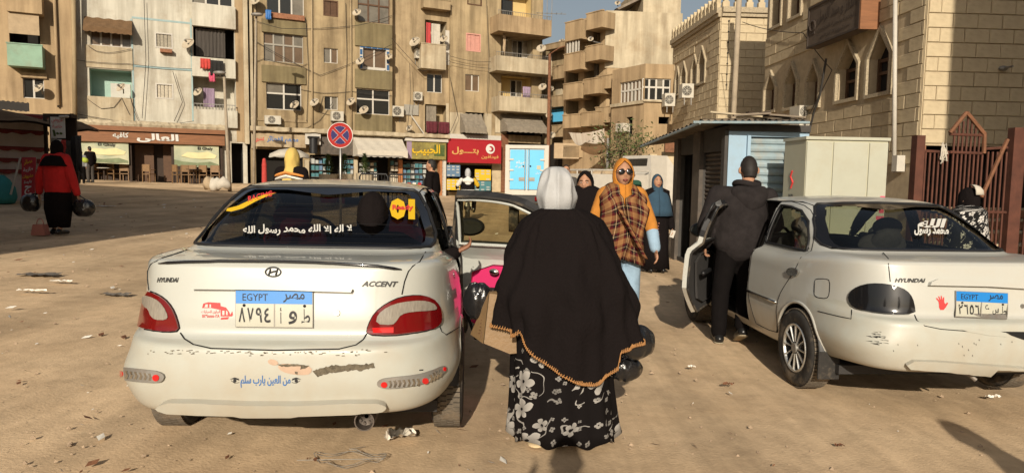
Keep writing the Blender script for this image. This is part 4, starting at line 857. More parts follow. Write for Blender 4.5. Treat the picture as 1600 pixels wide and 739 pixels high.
# annex with battlements
AL, AR = Fac(1117, 27, -87), Fac(1117, 27, 3)
t = thing('stone_building', 'cream stone annex with carved battlements behind the blue kiosk', 'building', AL.P(0, 0)); uL = AL.hit(1050, 150)[0]; uR = 5.0
zt = AR.hit(1117, 12)[1]
wr = [(1056, 104, 1063, 150), (1064, 96, 1074, 146), (1081, 85, 1091, 135), (1091, 72, 1104, 132)]
P_, Q_ = zip(*[pwin(t, AL, r, .3) for r in wr])
b = B(); AL.poly(b, [(uL, -.5), (0, -.5), (0, zt), (uL, zt)], [q for q in Q_], 0, .35); AR.wall(b, 0, uR, -.5, zt, []); b.add([AL.P(uL, zt), AL.P(0, zt), AR.P(uR, zt), AL.P(uL, zt)+AR.P(uR, 0)-AL.P(0, 0)], [(0, 1, 2, 3)]); b.quad(AL.P(uL, -.5), AL.P(uL, zt), AL.P(uL, zt, -6), AL.P(uL, -.5, -6)); b.build('wall', MAT['mortar'], t)
sk = [(min(p[0] for p in P), max(p[0] for p in P), P[0][1], P[3][1]) for P in P_]
ashlar(t, AL, uL, -.02, 2.0, zt-.36, .66, .31, 'stone', sk); ashlar(t, AR, .0, 2.9, 2.2, zt-.36, .66, .31, 'stone_pale', [])
crenel(t, AL, uL, 0, zt); crenel(t, AR, 0, 3.4, zt)
acunit(Fac(1075, 29.4, 3), (1066, 131, 1084, 153), 'air conditioner on the annex wall, nearer the corner', out=.0, o0=-.5); acunit(Fac(1047, 32.4, 3), (1039, 146, 1055, 166), 'air conditioner on the annex wall, farther from the corner', out=.0, o0=-.5)
b = B(); q = [AR.P(.28, zt-.5-i*.2, .06) for i in range(14)]; b.tube(q, .012, 5)
for p in q[::2]: b.ball(p, .035, n=6, k=4)
b.build('string_lights', MAT['cable'], label='string of dark bulbs hanging down the annex corner', cat='string lights')
# main stone building
ML, MR = Fac(1432, 14.3, -87), Fac(1432, 14.3, 3)
t = thing('stone_building', 'large stone building with pointed arch windows filling the right edge', 'building', ML.P(0, 0)); uL = ML.hit(1195, 120)[0]; uR = 9; zt = 8.9
wr = [(1195, 110, 1215, 177), (1227, 96, 1249, 172), (1261, 92, 1284, 170), (1308, 62, 1345, 160), (1356, 41, 1397, 151)]; wu = [(1206, -60, 1225, 44), (1235, -85, 1257, 29)]
PQ = [pwin(t, ML, r) for r in wr]+[pwin(t, ML, r) for r in wu]
b = B(); ML.poly(b, [(uL, -.5), (0, -.5), (0, zt), (uL, zt)], [q for _, q in PQ], 0, .32); MR.wall(b, 0, uR, -.5, zt, [(.12, 6, -.4, 2.28)], rev=.3); b.add([ML.P(uL, zt), ML.P(0, zt), MR.P(uR, zt), ML.P(uL, zt)+MR.P(uR, 0)-ML.P(0, 0)], [(0, 1, 2, 3)])
far = ML.P(uL, 0)-ML.P(0, 0); b.quad(ML.P(uL, -.5), ML.P(uL, zt), MR.P(uR, zt)+far, MR.P(uR, -.5)+far); b.build('wall', MAT['mortar'], t)
sk = [(min(p[0] for p in P), max(p[0] for p in P), P[0][1], P[3][1]) for P, _ in PQ]
sg = ML.rect((1259, -20, 1345, 62)); 
n1 = ashlar(t, ML, uL, -.02, 1.9, 8.0, .82, .29, 'stone', sk); n2 = ashlar(t, MR, .02, 2.75, 2.32, 6.4, .52, .29, 'stone_pale', []); print('blocks', n1, n2)  # front face takes paler stone, so its sunlit brightness is partly in the colour
b = B(); MR.box(b, -.015, .0, 1.0, zt, -.015, .03); ML.box(b, -.03, 0, 1.0, zt, 0, .02); b.build('corner_edge', MAT['stone_pale'], t)
b = B(); MR.box(b, 0, .115, -.3, 2.28, 0, .06); b.build('plinth', MAT['brick_rubble'], t); fill(t, MR, (.12, 6, -.4, 2.28), 'room', pane='dark_room')
me = blockmesh('brick_rubble'); 
crenel(t, ML, uL, 0, zt, w=.34, h=.75, gap=.24); crenel(t, MR, 0, 6, zt, w=.34, h=.75, gap=.24)
pipe(t, ML, 1399, -30, 1397, 270, .045, 'frame_white', out=.12); 
b = B(); p = MR.P(*MR.hit(1568, 107, .1), .1); b.ball(p, .1, .06, .05); b.cyl(p, p+MR.N*.25, .02, n=6); b.build('wall_lamp', MAT['dull_metal'], t)
# name board
h = ML.rect((1259, 8, 1345, 70), .45)
u0, z0 = ML.hit(1261, 77, .45); u1, _ = ML.hit(1343, 40, .45); z1 = ML.hit(1261, 15, .45)[1]; st = thing('name_board', 'dark brown raised board with worn arabic lettering on the stone wall', 'sign', ML.P(u0, z0, .2))
b = B(); ML.box(b, u0, u1, z0, z1, .15, .45); b.build('board', MAT['sign_brown'], st); b = B(); ML.box(b, u1, u1+.06, z0-.02, z1, .02, .47); b.build('side_plank', MAT['wood'], st)
b = B(); ML.ring(b, [(u0, z0), (u1, z0), (u1, z1), (u0, z1)], [(u0+.05, z0+.05), (u1-.05, z0+.05), (u1-.05, z1-.05), (u0+.05, z1-.05)], .44, .475); b.build('frame', MAT['sign_brown_ink'], st)
H = (u0, u1, z0, z1); put_text(st, ML, H, .45, 'حي', .45, .80, .58, .96, 'sign_brown_ink', .02); put_text(st, ML, H, .45, 'الدار و سد الرمل', .2, .46, .92, .80, 'sign_brown_ink', .02); put_text(st, ML, H, .45, 'لخدمة وتنمية المجتمع', .22, .26, .90, .42, 'sign_brown_ink', .01); put_text(st, ML, H, .45, 'مشهرة برقم', .28, .10, .82, .22, 'sign_brown_ink', .01)
b = B(); b.tube([ML.P(u0+(u1-u0)*(.11+.055*cos(a)), z0+(z1-z0)*(.5+.12*sin(a)), .46) for a in [i*.4 for i in range(17)]], .03, 5); ML.box(b, u0+(u1-u0)*.07, u0+(u1-u0)*.15, z0+(z1-z0)*.3, z0+(z1-z0)*.36, .45, .465); b.build('emblem', MAT['sign_brown_ink'], st)
acunit(Fac(1259, 19.2, 3), (1249, 165, 1270, 184), 'air conditioner above the kiosk roof edge, upper of two', out=.0, o0=-.6); acunit(Fac(1259, 19.0, 3), (1249, 190, 1273, 202), 'air conditioner half hidden behind the kiosk roof, lower of two', out=.0, o0=-.6)
cablerun(ML, [(1291, 92), (1281, 150), (1272, 175), (1262, 215)], 'white cable trunking rising beside the kiosk', r=.03, out=.25); cablerun(ML, [(1160, 35), (1255, 52), (1300, 110), (1265, 178)], 'thin cable hanging across the stone wall', out=.1)
b = B(); a1 = ML.P(*ML.hit(1398, 255, .2), .2); ML.box(b, *[ML.hit(1394, 245, .2)[0], ML.hit(1402, 245, .2)[0], ML.hit(1398, 268, .2)[1], ML.hit(1398, 243, .2)[1]], .02, .2); b.build('meter_box', MAT['frame_white'], label='white meter box at the foot of the wall pipe', cat='meter box')
# flag pole
pb, pt_ = atD(1146, 182, 20), atD(1157, -40, 20)
b = B(); b.tube([V((pb.x, pb.y, 0)), pb, V((pb.x+.03, pb.y, pt_.z))], .075, 10); b.build('flag_pole', MAT['concrete'], label='tall pale pole rising behind the blue kiosk roof', cat='pole', smooth=True)
# ---- kiosk
KL, KR = Fac(1136, 10.6, -87), Fac(1136, 10.6, 3)
t = thing('kiosk', 'shuttered kiosk with blue panels and a ragged metal roof', 'kiosk', KL.P(0, 0)); uL = KL.hit(1056, 260)[0]; uR = KR.hit(1262, 260)[0]; zt = 2.32
hs = KL.rect((1097, 225, 1133, 300)); hs = (hs[0], hs[1], .05, 1.95); hd = KL.rect((1062, 235, 1086, 300)); hd = (hd[0], hd[1], .05, 1.95); hf = KR.rect((1170, 214, 1258, 300)); hf = (hf[0], hf[1], .25, KR.hit(1200, 214)[1])
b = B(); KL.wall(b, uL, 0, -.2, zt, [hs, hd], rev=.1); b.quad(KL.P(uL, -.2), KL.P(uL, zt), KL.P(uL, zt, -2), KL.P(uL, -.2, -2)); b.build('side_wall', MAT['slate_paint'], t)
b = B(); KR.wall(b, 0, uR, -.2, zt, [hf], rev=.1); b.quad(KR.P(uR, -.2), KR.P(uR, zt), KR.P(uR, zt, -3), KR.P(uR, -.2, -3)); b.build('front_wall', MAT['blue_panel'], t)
def slats(F, h, n, m, d=-.06):
    sb = B(); F.box(sb, h[0], h[1], h[2], h[3], d-.04, d-.03); sh = sb.build('roller_shutter', MAT[m], t); H = (h[3]-h[2])/n
    for i in range(n):
        b = B(); rows = []
        for z, o in ((.02, 0), (.2, .028), (.5, .036), (.8, .024), (.97, 0)): rows.append([F.P(h[0], h[2]+H*(i+z), d-.03+o), F.P(h[1], h[2]+H*(i+z), d-.03+o+R.uniform(-.004, .004))])
        b.sheet(rows); b.build('slat', MAT[m], sh, fix=False)
slats(KL, hs, 26, 'shutter_dark'); slats(KR, hf, 16, 'shutter_blue'); fill(t, KL, hd, 'room', pane='dark_room')
for F, r, m in ((KL, (1086, 205, 1097, 330), 'shutter_dark'), (KL, (1056, 215, 1062, 330), 'shutter_dark'), (KL, (1131, 205, 1136, 320), 'slate_paint'), (KR, (1165, 212, 1170, 300), 'blue_panel'), (KR, (1226, 236, 1236, 296), 'shutter_dark')):
    h = F.rect(r); b = B(); F.box(b, h[0], h[1], h[2] if m == 'shutter_dark' and F is KR else -.1, h[3], -.02, .05); b.build('post', MAT[m], t)
h = KR.rect((1136, 196, 1260, 206)); b = B(); KR.box(b, 0, uR, h[2], zt+.02, 0, .05); b.build('lintel', MAT['slate_paint'], t)
# corrugated roof overhanging both sides
b = B(); zr = KR.hit(1180, 188, .5)[1]
def corr(A, Bp, C_, D_, n, amp=.02):
    rows = []
    for j in range(3): rows.append([A.lerp(Bp, i/n).lerp(D_.lerp(C_, i/n), j/2)+V((0, 0, amp*sin(i*1.7)+.02*noise.noise(V((i*.3, j*2, 1))))) for i in range(n+1)])
    b.sheet(rows); b.sheet([[p-V((0, 0, .03)) for p in r] for r in rows])
e0, e1, e2 = KL.P(uL-.6, zr-.18, .55), KL.P(.3, zr, .55), KR.P(uR-.2, zr+.02, .40)
i0, i1, i2 = KL.P(uL-.6, zr+.12, -1.6), KL.P(-1.2, zr+.2, -1.6), KR.P(uR-.2, zr+.2, -2.0)
corr(e0, e1, i1, i0, 60); corr(e1, e2, i2, i1, 60); b.build('roof', MAT['corrugated'], t, fix=False)
b = B(); b.tube([e1+V((-.1, 0, -.03)), e2+V((0, 0, -.03))], .02, 6); b.tube([e0+V((0, 0, -.04)), e1+V((0, 0, -.04))], .02, 6); b.build('roof_edge', MAT['shutter_blue'], t)
rq = random.Random(5)
for i in range(7):
    a = rq.random(); p = e1.lerp(e2, a).lerp(i1.lerp(i2, a), rq.uniform(.1, .5)); bb = B(); bb.box(-rq.uniform(.15, .4), rq.uniform(.15, .4), -.05, .05, .03, .055, M=Matrix.Translation(p+V((0, 0, .04))) @ Matrix.Rotation(rq.uniform(-.4, .4), 4, 'Z') @ Matrix.Rotation(rq.uniform(-.1, .1), 4, 'Y')); bb.build('plank', MAT[rq.choice(('wood_dark', 'corrugated', 'plaster_pale'))], label=['grey plank lying on the kiosk roof near its corner', 'short board on the kiosk roof', 'loose board on the kiosk roof edge', 'weathered board lying on the kiosk roof by the pole', 'thin batten on the kiosk roof', 'pale batten on the right of the kiosk roof', 'dark batten on the kiosk roof'][i], cat='plank')
# ---- utility cabinet
F = Fac(1257, 9.3, 4); t = thing('utility_cabinet', 'large cream metal utility cabinet behind the right car', 'cabinet', F.P(.6, 0)); z1 = F.hit(1310, 219)[1]; w = F.hit(1386, 250)[0]
b = B(); F.box(b, 0, w, -.02, z1, -.62, 0); b.build('casing', MAT['cabinet_side'], t, auto=30)
for a, c_ in ((.0, .315), (.325, .755), (.765, 1.0)): b = B(); F.box(b, w*a+.006, w*c_-.006, .06, z1-.03, 0, .018); b.build('panel', MAT['cabinet'], t)
b = B(); F.box(b, -.02, w+.02, z1, z1+.04, -.64, .03); b.build('lid', MAT['cabinet'], t)
b = B(); p = F.P(0, z1*.72, -.35); b.tube([p+V((-.004, 0, .16)), p+V((-.004, .05, .08)), p+V((-.004, -.03, .0)), p+V((-.004, .03, -.08))], .014, 5); b.build('logo_mark', MAT['ink_red'], t)
b = B(); lettering(b, 'we', p+V((-.005, .1, -.26)), V((0, -1, 0)), V((0, 0, 1)), V((-1, 0, 0)), .16, .1, .002, .02); b.build('lettering', MAT['ink'], t)
b = B()
for i in range(5): F.box(b, w-.1+R.uniform(-.03, .03), w-.04+R.uniform(0, .03), .9+i*.09, .95+i*.09, .018, .021)
b.build('paint_mark', MAT['cloth_pink'], t)['kind'] = 'stuff'
# ---- steel fence and gate
F = Fac(1425, 10.6, 3); t = thing('steel_fence', 'rusty steel fence with a pointed gate in front of the stone building', 'fence', F.P(0, 0)); zf = F.hit(1480, 236)[1]
for r in ((1426, 212, 1439, 330), (1574, 200, 1592, 400)): h = F.rect(r); b = B(); F.box(b, h[0], h[1], -.1, h[3], -.08, .06); b.build('post', MAT['red_post'], t)
def bars(x0, x1, n, top, zb=.15):
    for i in range(n):
        x = x0+(x1-x0)*(i+.5)/n; u = F.hit(x, 280)[0]; bb = B(); bb.box(-.012, .012, -.012, .012, zb, top(x), M=Matrix.Translation(F.P(u, 0, -.01))); bb.build('bar', MAT['red_post'], t)
bars(1441, 1482, 6, lambda x: zf); bars(1484, 1536, 8, lambda x: F.hit(x, 177+abs(x-1509)*1.05+3)[1]); bars(1538, 1574, 5, lambda x: zf); bars(1593, 1720, 14, lambda x: zf-.02)
for x0, x1, y0, y1 in ((1439, 1482, 236, 238), (1536, 1574, 233, 231), (1592, 1720, 230, 228), (1439, 1575, 330, 332), (1484, 1534, 210, 212), (1484, 1534, 238, 240)):
    b = B(); a1, a2 = F.hit(x0, y0), F.hit(x1, y1); b.cyl(F.P(*a1), F.P(*a2), .022, n=6); b.build('rail', MAT['red_post'], t)
for pts in ([(1483, 208), (1509, 176)], [(1509, 176), (1537, 210)], [(1537, 207), (1536, 240)], [(1532, 308), (1573, 218)]):
    b = B(); q = [F.P(*F.hit(*p), .02) for p in pts]; b.cyl(q[0], q[1], .03, n=6); b.build('gate_frame', MAT['rust'], t)
b = B(); q = random.Random(8); p0 = F.P(*F.hit(1472, 238), .05)
for k in range(6): b.tube([p0+V((q.uniform(-.06, .06), 0, q.uniform(-.2, .15))) for i in range(6)], .008, 4)
b.build('rope', MAT['cloth_white'], label='tangled white rope tied on the fence beside the gate', cat='rope')
F2 = Fac(1560, 11.8, 3)    # steps and brick wall behind the fence
h = F2.rect((1550, 318, 1800, 420)); st = thing('brick_steps', 'worn brick steps behind the rusty fence', 'steps', F2.P(h[0], 0))
bm_ = {m: blockmesh(m) for m in ('brick_rubble',)}
for k in range(5):
    b = B(); F2.box(b, h[0]-.6, h[0]+4, -.2, .25+k*.2, -.35*k-.33, -.35*k); b.build('step', MAT['mortar'], st)
    for i in range(14): inst('brick', bm_['brick_rubble'], Matrix.Translation(F2.P(h[0]-.55+.27*i+(k % 2)*.1, .14+k*.2, -.35*k+.001)) @ Matrix(((F2.U.x, F2.N.x, 0), (F2.U.y, F2.N.y, 0), (0, 0, 1))).to_4x4() @ Matrix.Diagonal((.24, .03, .15, 1)), st)
# ---- left stall
mat('stall_cloth', (.52, .45, .41), .9, var=.12, scale=2, dirt=(.2, .14, .11), dscale=2); mat('stall_red', (.20, .035, .03), .9, var=.2, scale=6); mat('teal', (.03, .22, .22), .7, var=.15, scale=4)
F = Fac(72, 19.5, 62); t = thing('market_stall', 'low stall with scalloped white and red cloth sides and a sagging roof at left', 'stall', F.P(-1.5, gz(-13, 19)), 0)
uL = -7; z0s = .3; zt = F.hit(60, 190)[1]
b = B(); F.wall(b, uL, .1, z0s, zt, []); b.build('cloth_wall', MAT['stall_cloth'], t)
for y in (182, 207, 233, 251, 268):
    u, z = F.hit(50, y); b = B(); n = 60; rows = []
    for j, (dz, o) in enumerate(((.05, .01), (.03, .05), (-.015, .06))): rows.append([F.P(uL+(.1-uL)*i/n, z+dz-(.07*abs(sin(i*.9)) if j == 2 else 0), o) for i in range(n+1)])
    b.sheet(rows); b.build('scallop_trim', MAT['stall_red'], t, fix=False)
b = B(); zr = F.hit(40, 165, .8)[1]; rows = []
pz = [F.hit(0, 150, .9), F.hit(110, 186, .9)]
for o, dz in ((-1.5, .4), (.2, .15), (1.1, -.1)): rows.append([F.P(uL+(.9-uL)*i/24, zt+.35+dz-.02*i+.05*sin(i*1.1)+.05*noise.noise(V((i*.5, o, 3))), o) for i in range(25)])
b.sheet(rows); b.sheet([[p-V((0, 0, .06)) for p in r] for r in rows]); b.build('roof', MAT['cloth_brown'], t, fix=False)
h = F.rect((-30, 158, 44, 172), .9); b = B(); n = 30; b.sheet([[F.P(h[0]+(h[1]-h[0])*i/n, z+.015*sin(i*2), .95) for i in range(n+1)] for z in (h[2], h[3])]); b.build('roof_edge', MAT['frame_white'], t, fix=False)
for x in (71, 113): 
    p = atD(x, 200, 19); b = B(); b.cyl((p.x, p.y, .3), (p.x, p.y, atD(x, 178, 19).z), .05, n=8); b.build('post', MAT['wood_dark'], t)
FW = Fac(72, 18.6, 0)
h = FW.rect((71, 178, 113, 290)); b = B(); FW.box(b, h[0], h[1], .5, h[3], -.25, -.2); FW.box(b, h[0], h[1], h[3]-.1, h[3], -.2, 0); b.build('dark_back', MAT['wood_dark'], t)
s_, h = sign('small white price board with red and green writing hung on the stall', FW, (79, 183, 101, 216), 'ink_white', out=.05, nm='price_board', th=.03)
put_text(s_, FW, h, .05, 'عروض', .1, .72, .9, .95, 'ink_red', .0); put_text(s_, FW, h, .05, 'خاصة', .15, .48, .85, .66, 'ink_red', .0); put_text(s_, FW, h, .05, '١٠٠', .12, .08, .88, .40, 'leaf_green', .06)
b = B(); p = FW.P(*FW.hit(101, 183, .1), .1); b.capsule(p-V((.12, 0, 0)), p+V((.08, 0, .01)), .035, n=8); b.build('lamp_tube', MAT['frame_white'], label='short white lamp tube over the price board', cat='lamp', smooth=True)
for i, (r, m, lab) in enumerate((((80, 216, 90, 245), 'cloth_grey', 'grey'), ((89, 218, 97, 240), 'cloth_white', 'white'), ((96, 219, 104, 243), 'cloth_red', 'red'), ((103, 220, 112, 258), 'curtain_dark', 'charcoal'), ((111, 214, 120, 262), 'cloth_black', 'long black'), ((118, 212, 127, 268), 'slate_paint', 'long slate'))): cloth(FW, r, m, lab+' garment hanging for sale under the left stall roof', out=.1, nm='garment', cat='garment', group='garments hung on the left stall')
# red A-board
FA = Fac(20, 17.5, 18); t = thing('a_board', 'red folding advertising board with white lettering at the left stall', 'sign', FA.P(*FA.hit(44, 303), 0))
q = [FA.hit(34, 246), FA.hit(56, 246), FA.hit(59, 305), FA.hit(39, 309)]; off = .12
P3 = [FA.P(*q[3], .25), FA.P(*q[2], .25), FA.P(*q[1], 0), FA.P(*q[0], 0)]; b = B(); nn = (P3[1]-P3[0]).cross(P3[3]-P3[0]).normalized()
b.add(P3+[p-nn*.03 for p in P3], [(0, 1, 2, 3), (7, 6, 5, 4), (0, 4, 5, 1), (1, 5, 6, 2), (2, 6, 7, 3), (3, 7, 4, 0)]); bd = b.build('board', MAT['sign_red'], t)
U_, W_ = (P3[1]-P3[0]), (P3[3]-P3[0]); sgn = 1 if nn.dot(CAM-P3[0]) > 0 else -1
for s__, a, b0, c_, d, m in (('عصائر', .2, .78, .85, .92, 'ink_yellow'), ('طازجة', .15, .60, .88, .72, 'ink_white'), ('مشروبات', .1, .44, .9, .55, 'ink_yellow'), ('باردة', .2, .31, .8, .40, 'ink_white'), ('ج', .25, .04, .8, .27, 'ink_white')):
    b = B(); lettering(b, s__, P3[0]+U_*a+W_*b0, U_.normalized(), W_.normalized(), nn*sgn, U_.length*(c_-a), W_.length*(d-b0), .012, .02); b.build('lettering', MAT[m], bd)
b = B(); L = [FA.P(*FA.hit(32, 246), 0), FA.P(*FA.hit(19, 304), .1)]; b.cyl(L[0], L[1], .025, n=6); b.cyl(FA.P(*FA.hit(55, 246), -.02), FA.P(*FA.hit(45, 300), -.4), .025, n=6); b.build('leg', MAT['frame_white'], t)
b = B(); p = gp(0, 318); rows = []
for z, r_ in ((0, .3), (.15, .36), (.4, .33), (.6, .22), (.72, .1)): rows.append([p+V((r_*cos(a)*(1+.08*sin(3*a)), r_*sin(a), z)) for a in [i*2*pi/18 for i in range(18)]])
b.loft(rows); b.build('sack', MAT['teal'], label='teal sack standing at the left edge by the stall', cat='sack', smooth=True)
# ---- lamp posts
def lamppost(label, x0, y0, x1, y1, dep, r=.07, arm=(-.6, .15), m='concrete'):
    a1, a2 = atD(x0, y0, dep), atD(x1, y1, dep); base = V((a1.x, a1.y, gz(a1.x, a1.y)-.1)); t = thing('lamp_post', label, 'lamp post', base, 0, 'street lamp posts')
    b = B(); b.tube([base, V((a2.x, a2.y, a2.z))], [r*1.25, r*.8], 10); b.build('pole', MAT[m], t, smooth=True)
    b = B(); e = a2+V((arm[0], -.2, arm[1])); b.tube([a2, a2.lerp(e, .5)+V((0, 0, .1)), e], .035, 6); b.build('arm', MAT[m], t, smooth=True)
    b = B(); b.ball(e+V((arm[0]*.25, 0, 0)), .3, .14, .09, 12, 8); b.build('lamp_head', MAT['dull_metal'], t, smooth=True); return t
lamppost('slanting lamp post at the right corner of the cafe front', 359, 284, 350, 117, 31, arm=(-.1, .05)); lamppost('slim lamp post at the left end of the old shop banner', 396, 284, 400, 28, 33, .06, arm=(.1, .1)); lamppost('tall lamp post with a curved arm right of the blue truck', 856, 290, 859, 85, 40, .10, arm=(1.1, .5), m='rust')
# ---- no stopping sign
p = gp(531, 300); dep = 17; c_ = atD(531.5, 211.5, dep); base = V((c_.x, c_.y, gz(c_.x, c_.y)-.1)); t = thing('traffic_sign', 'round red and blue no stopping sign on a thin post', 'traffic sign', base)
b = B(); b.cyl(base, c_+V((0, .03, .25)), .03, n=10); b.build('post', MAT['steel'], t, smooth=True)
r_ = 20.0*dep/FPX; X, Z, N = V((1, 0, -.01)), V((0, 0, 1)), V((0, -1, 0)); n = 48
def disc(r0, r1, y, m, nm, a0=0, a1=2*pi):
    b = B(); k = max(8, int(n*(a1-a0)/2/pi)); b.sheet([[c_+X*(q*cos(a0+(a1-a0)*i/k))+Z*(q*sin(a0+(a1-a0)*i/k))+N*y for i in range(k+1)] for q in (r0, r1)]); return b.build(nm, MAT[m], t, fix=False)
mat('sign_face_red', (.30, .018, .014), .6, spec=.15); mat('sign_face_blue', (.028, .024, .10), .6, spec=.15)
b = B(); b.cyl(c_+N*.0, c_+N*.012, r_, n=48); b.build('plate', MAT['ink_white'], t, auto=40); disc(.001, r_*.955, .014, 'sign_face_red', 'red_face')
for k in range(4):
    a0 = pi/4+k*pi/2; P = []
    g = .115*r_; R1 = .70*r_
    P = [(g*1.414*cos(a0+pi/4)*1.0, g*1.414*sin(a0+pi/4))]; s_ = math.asin(g/R1)
    for i in range(9): a = a0+s_+(pi/2-2*s_)*i/8; P.append((R1*cos(a), R1*sin(a)))
    b = B(); b.prism(P, c_+N*.018, X, Z, N, .004); b.build('blue_segment', MAT['sign_face_blue'], t)
    cx, cz = sum(p[0] for p in P)/len(P), sum(p[1] for p in P)/len(P); Q = [(cx+(x-cx)*1.06, cz+(z-cz)*1.06) for x, z in P]; b = B(); b.prism(Q, c_+N*.015, X, Z, N, .002); b.build('white_edge', MAT['ink_white'], t)
# ---- crowd barriers, planters, parasol in front of the shops
def barrier(label, x0, x1, y0, y1, dep, strip=True):
    a, c_ = atD(x0, y1, dep), atD(x1, y1, dep); zt = atD((x0+x1)/2, y0, dep).z; zb = gz(a.x, a.y); t = thing('crowd_barrier', label, 'barrier', V(((a.x+c_.x)/2, a.y, zb)), 0, 'crowd barriers before the shops'); b = B(); L = c_-a; L.z = 0
    A = V((a.x, a.y, zb)); b.tube([A, A+V((0, 0, zt-zb-.1)), A+L*.06+V((0, 0, zt-zb)), A+L*.94+V((0, 0, zt-zb)), A+L+V((0, 0, zt-zb-.1)), A+L], .03, 8); b.tube([A+V((0, 0, .2)), A+L+V((0, 0, .2))], .02, 6); b.build('hoop', MAT['black_plastic'], t, smooth=True)
    for i in range(1, 9): b = B(); b.cyl(A+L*(i/9)+V((0, 0, .2)), A+L*(i/9)+V((0, 0, zt-zb)), .012, n=5); b.build('upright', MAT['black_plastic'], t)
    if strip:
        for i in range(6): b = B(); q = A+L*(.06+.15*i)+V((0, -.035, (zt-zb)*.55)); b.quad(q, q+L*.1, q+L*.13+V((0, 0, .28)), q+L*.03+V((0, 0, .28))); b.build('stripe', MAT['sign_face_red' if i % 2 else 'ink_white'], t)
barrier('black hoop crowd barrier with striped panel behind the left car roof', 562, 606, 272, 300, 24); barrier('black crowd barrier right of the hoop barrier', 607, 662, 273, 300, 25)
def planter(label, px, py, dep, s_):
    p = atD(px, py, dep); base = V((p.x, p.y, gz(p.x, p.y))); zc = atD(px, py+14, dep).z; t = thing('planter', label, 'planter', base, 0, 'potted conifers before the shops')
    b = B(); b.loft([[V((base.x+r*cos(a), base.y+r*sin(a), z)) for a in [i*2*pi/16 for i in range(16)]] for z, r in ((base.z, s_*.75), (zc-.12, s_*.95), (zc, s_))]); b.build('pot', MAT['plaster_pale'], t, auto=40)
    b = B(); b.loft([[V((base.x+r*cos(a), base.y+r*sin(a), z)) for a in [i*2*pi/16 for i in range(16)]] for z, r in ((base.z+.1, s_*.80), (base.z+.3, s_*.9))], False, False); b.build('red_band', MAT['sign_face_red'], t)
    L = B(); q = random.Random(px); H = atD(px, py-14, dep).z-zc; L.cyl((base.x, base.y, zc-.1), (base.x, base.y, zc+H*.9), .02, .008, 6)
    for k in range(420):
        f = q.random(); r = s_*.62*(1-f)**.8*q.uniform(.3, 1); a = q.uniform(0, 6.28); c_ = V((base.x+r*cos(a), base.y+r*sin(a), zc+.05+H*f)); d = V((cos(a), sin(a), q.uniform(.2, 1))).normalized(); w = V((-sin(a), cos(a), 0))*.02; L.add([c_-w, c_+w, c_+d*.12], [(0, 1, 2)])
    L.build('conifer', MAT['leaf_green'], t, fix=False)
planter('potted conifer left of the traffic sign post', 513, 258, 25, .34); planter('potted conifer just right of the traffic sign post', 538, 258, 25.5, .34); planter('potted conifer under the cream shop awning', 570, 257, 26, .34)
pz = atD(452, 232, 27); base = V((pz.x, pz.y, gz(pz.x, pz.y))); t = thing('parasol', 'faded white market parasol behind the yellow scarf woman', 'parasol', base); b = B(); b.cyl(base, pz, .025, n=8); b.build('pole', MAT['dull_metal'], t)
b = B(); n = 8; rows = []
for q, dz in ((.01, 0), (.45, -.06), (.85, -.22), (.9, -.34)): rows.append([pz+V((q*.85*cos(a+.3), q*.85*sin(a+.3), dz-.04*abs(sin(a*4)))) for a in [i*2*pi/32 for i in range(32)]])
b.sheet(rows, closed=True); b.build('canopy', MAT['cloth_white'], t, smooth=True, fix=False)
b = B(); p = atD(413, 268, 30); b.capsule((p.x, p.y, gz(p.x, p.y)), (p.x, p.y, p.z+.2), .13, .1, 10); b.capsule((p.x, p.y, p.z+.25), (p.x, p.y, p.z+.5), .11, .07, 10); b.build('fire_hydrant', MAT['cloth_red'], label='red pillar shaped street hydrant left of the parasol', cat='hydrant', smooth=True)
# ---- cafe chairs and tables, rubble sacks
mat('chair_wood', (.19, .11, .05), .6, var=.2, scale=6)
def chair(label, px, py, rz, dep=35.2):
    p = atD(px, py, dep); t = thing('cafe_chair', label, 'chair', V((p.x, p.y, .98)), rz, 'wooden chairs outside the cafe')
    b = B(); b.box(-.22, .22, -.22, .22, .42, .46); b.build('seat', MAT['chair_wood'], t, local=True)
    for x in (-.2, .2):
        for y in (-.2, .2): b = B(); b.box(x-.02, x+.02, y-.02, y+.02, 0, .42 if y < 0 else .92); b.build('leg', MAT['chair_wood'], t, local=True)
    b = B(); b.box(-.21, .21, .18, .22, .58, .93); b.build('backrest', MAT['chair_wood'], t, local=True)
    for x in (-.22, .22): b = B(); b.box(x-.02, x+.02, -.2, .2, .64, .67); b.build('armrest', MAT['chair_wood'], t, local=True)
for i, (x, y, rz, lab) in enumerate(((153, 283, 3.0, 'wooden chair in front of the left cafe banner, leftmost'), (178, 283, 2.9, 'wooden chair below the right end of the left cafe banner'), (197, 284, 3.3, 'wooden chair in shade beside the left cafe pillar'), (233, 285, 3.0, 'wooden chair standing alone before the dark cafe doorway'), (279, 284, 2.6, 'wooden chair just right of the cafe doorway'), (290, 284, 3.6, 'wooden chair beside the round cafe table, left side'), (304, 282, 3.1, 'wooden chair turned behind the cafe table'), (321, 284, 3.0, 'wooden chair under the right cafe banner near the sacks'), (338, 284, 3.3, 'wooden chair at the right end of the cafe front'))): chair(lab, x, y, rz)
for x, y, lab in ((163, 283, 'small dark cafe table under the left banner'), (303, 284, 'small dark cafe table under the right banner')):
    p = atD(x, y, 34.8); t = thing('cafe_table', lab, 'table', V((p.x, p.y, .98)), 0, 'cafe tables'); b = B(); b.cyl((0, 0, .70), (0, 0, .73), .34, n=20); b.build('table_top', MAT['frame_white' if x < 200 else 'wood_dark'], t, local=True, auto=40); b = B(); b.cyl((0, 0, 0), (0, 0, .7), .035, n=8); b.cyl((0, 0, 0), (0, 0, .03), .22, n=12); b.build('pedestal', MAT['wood_dark'], t, local=True)
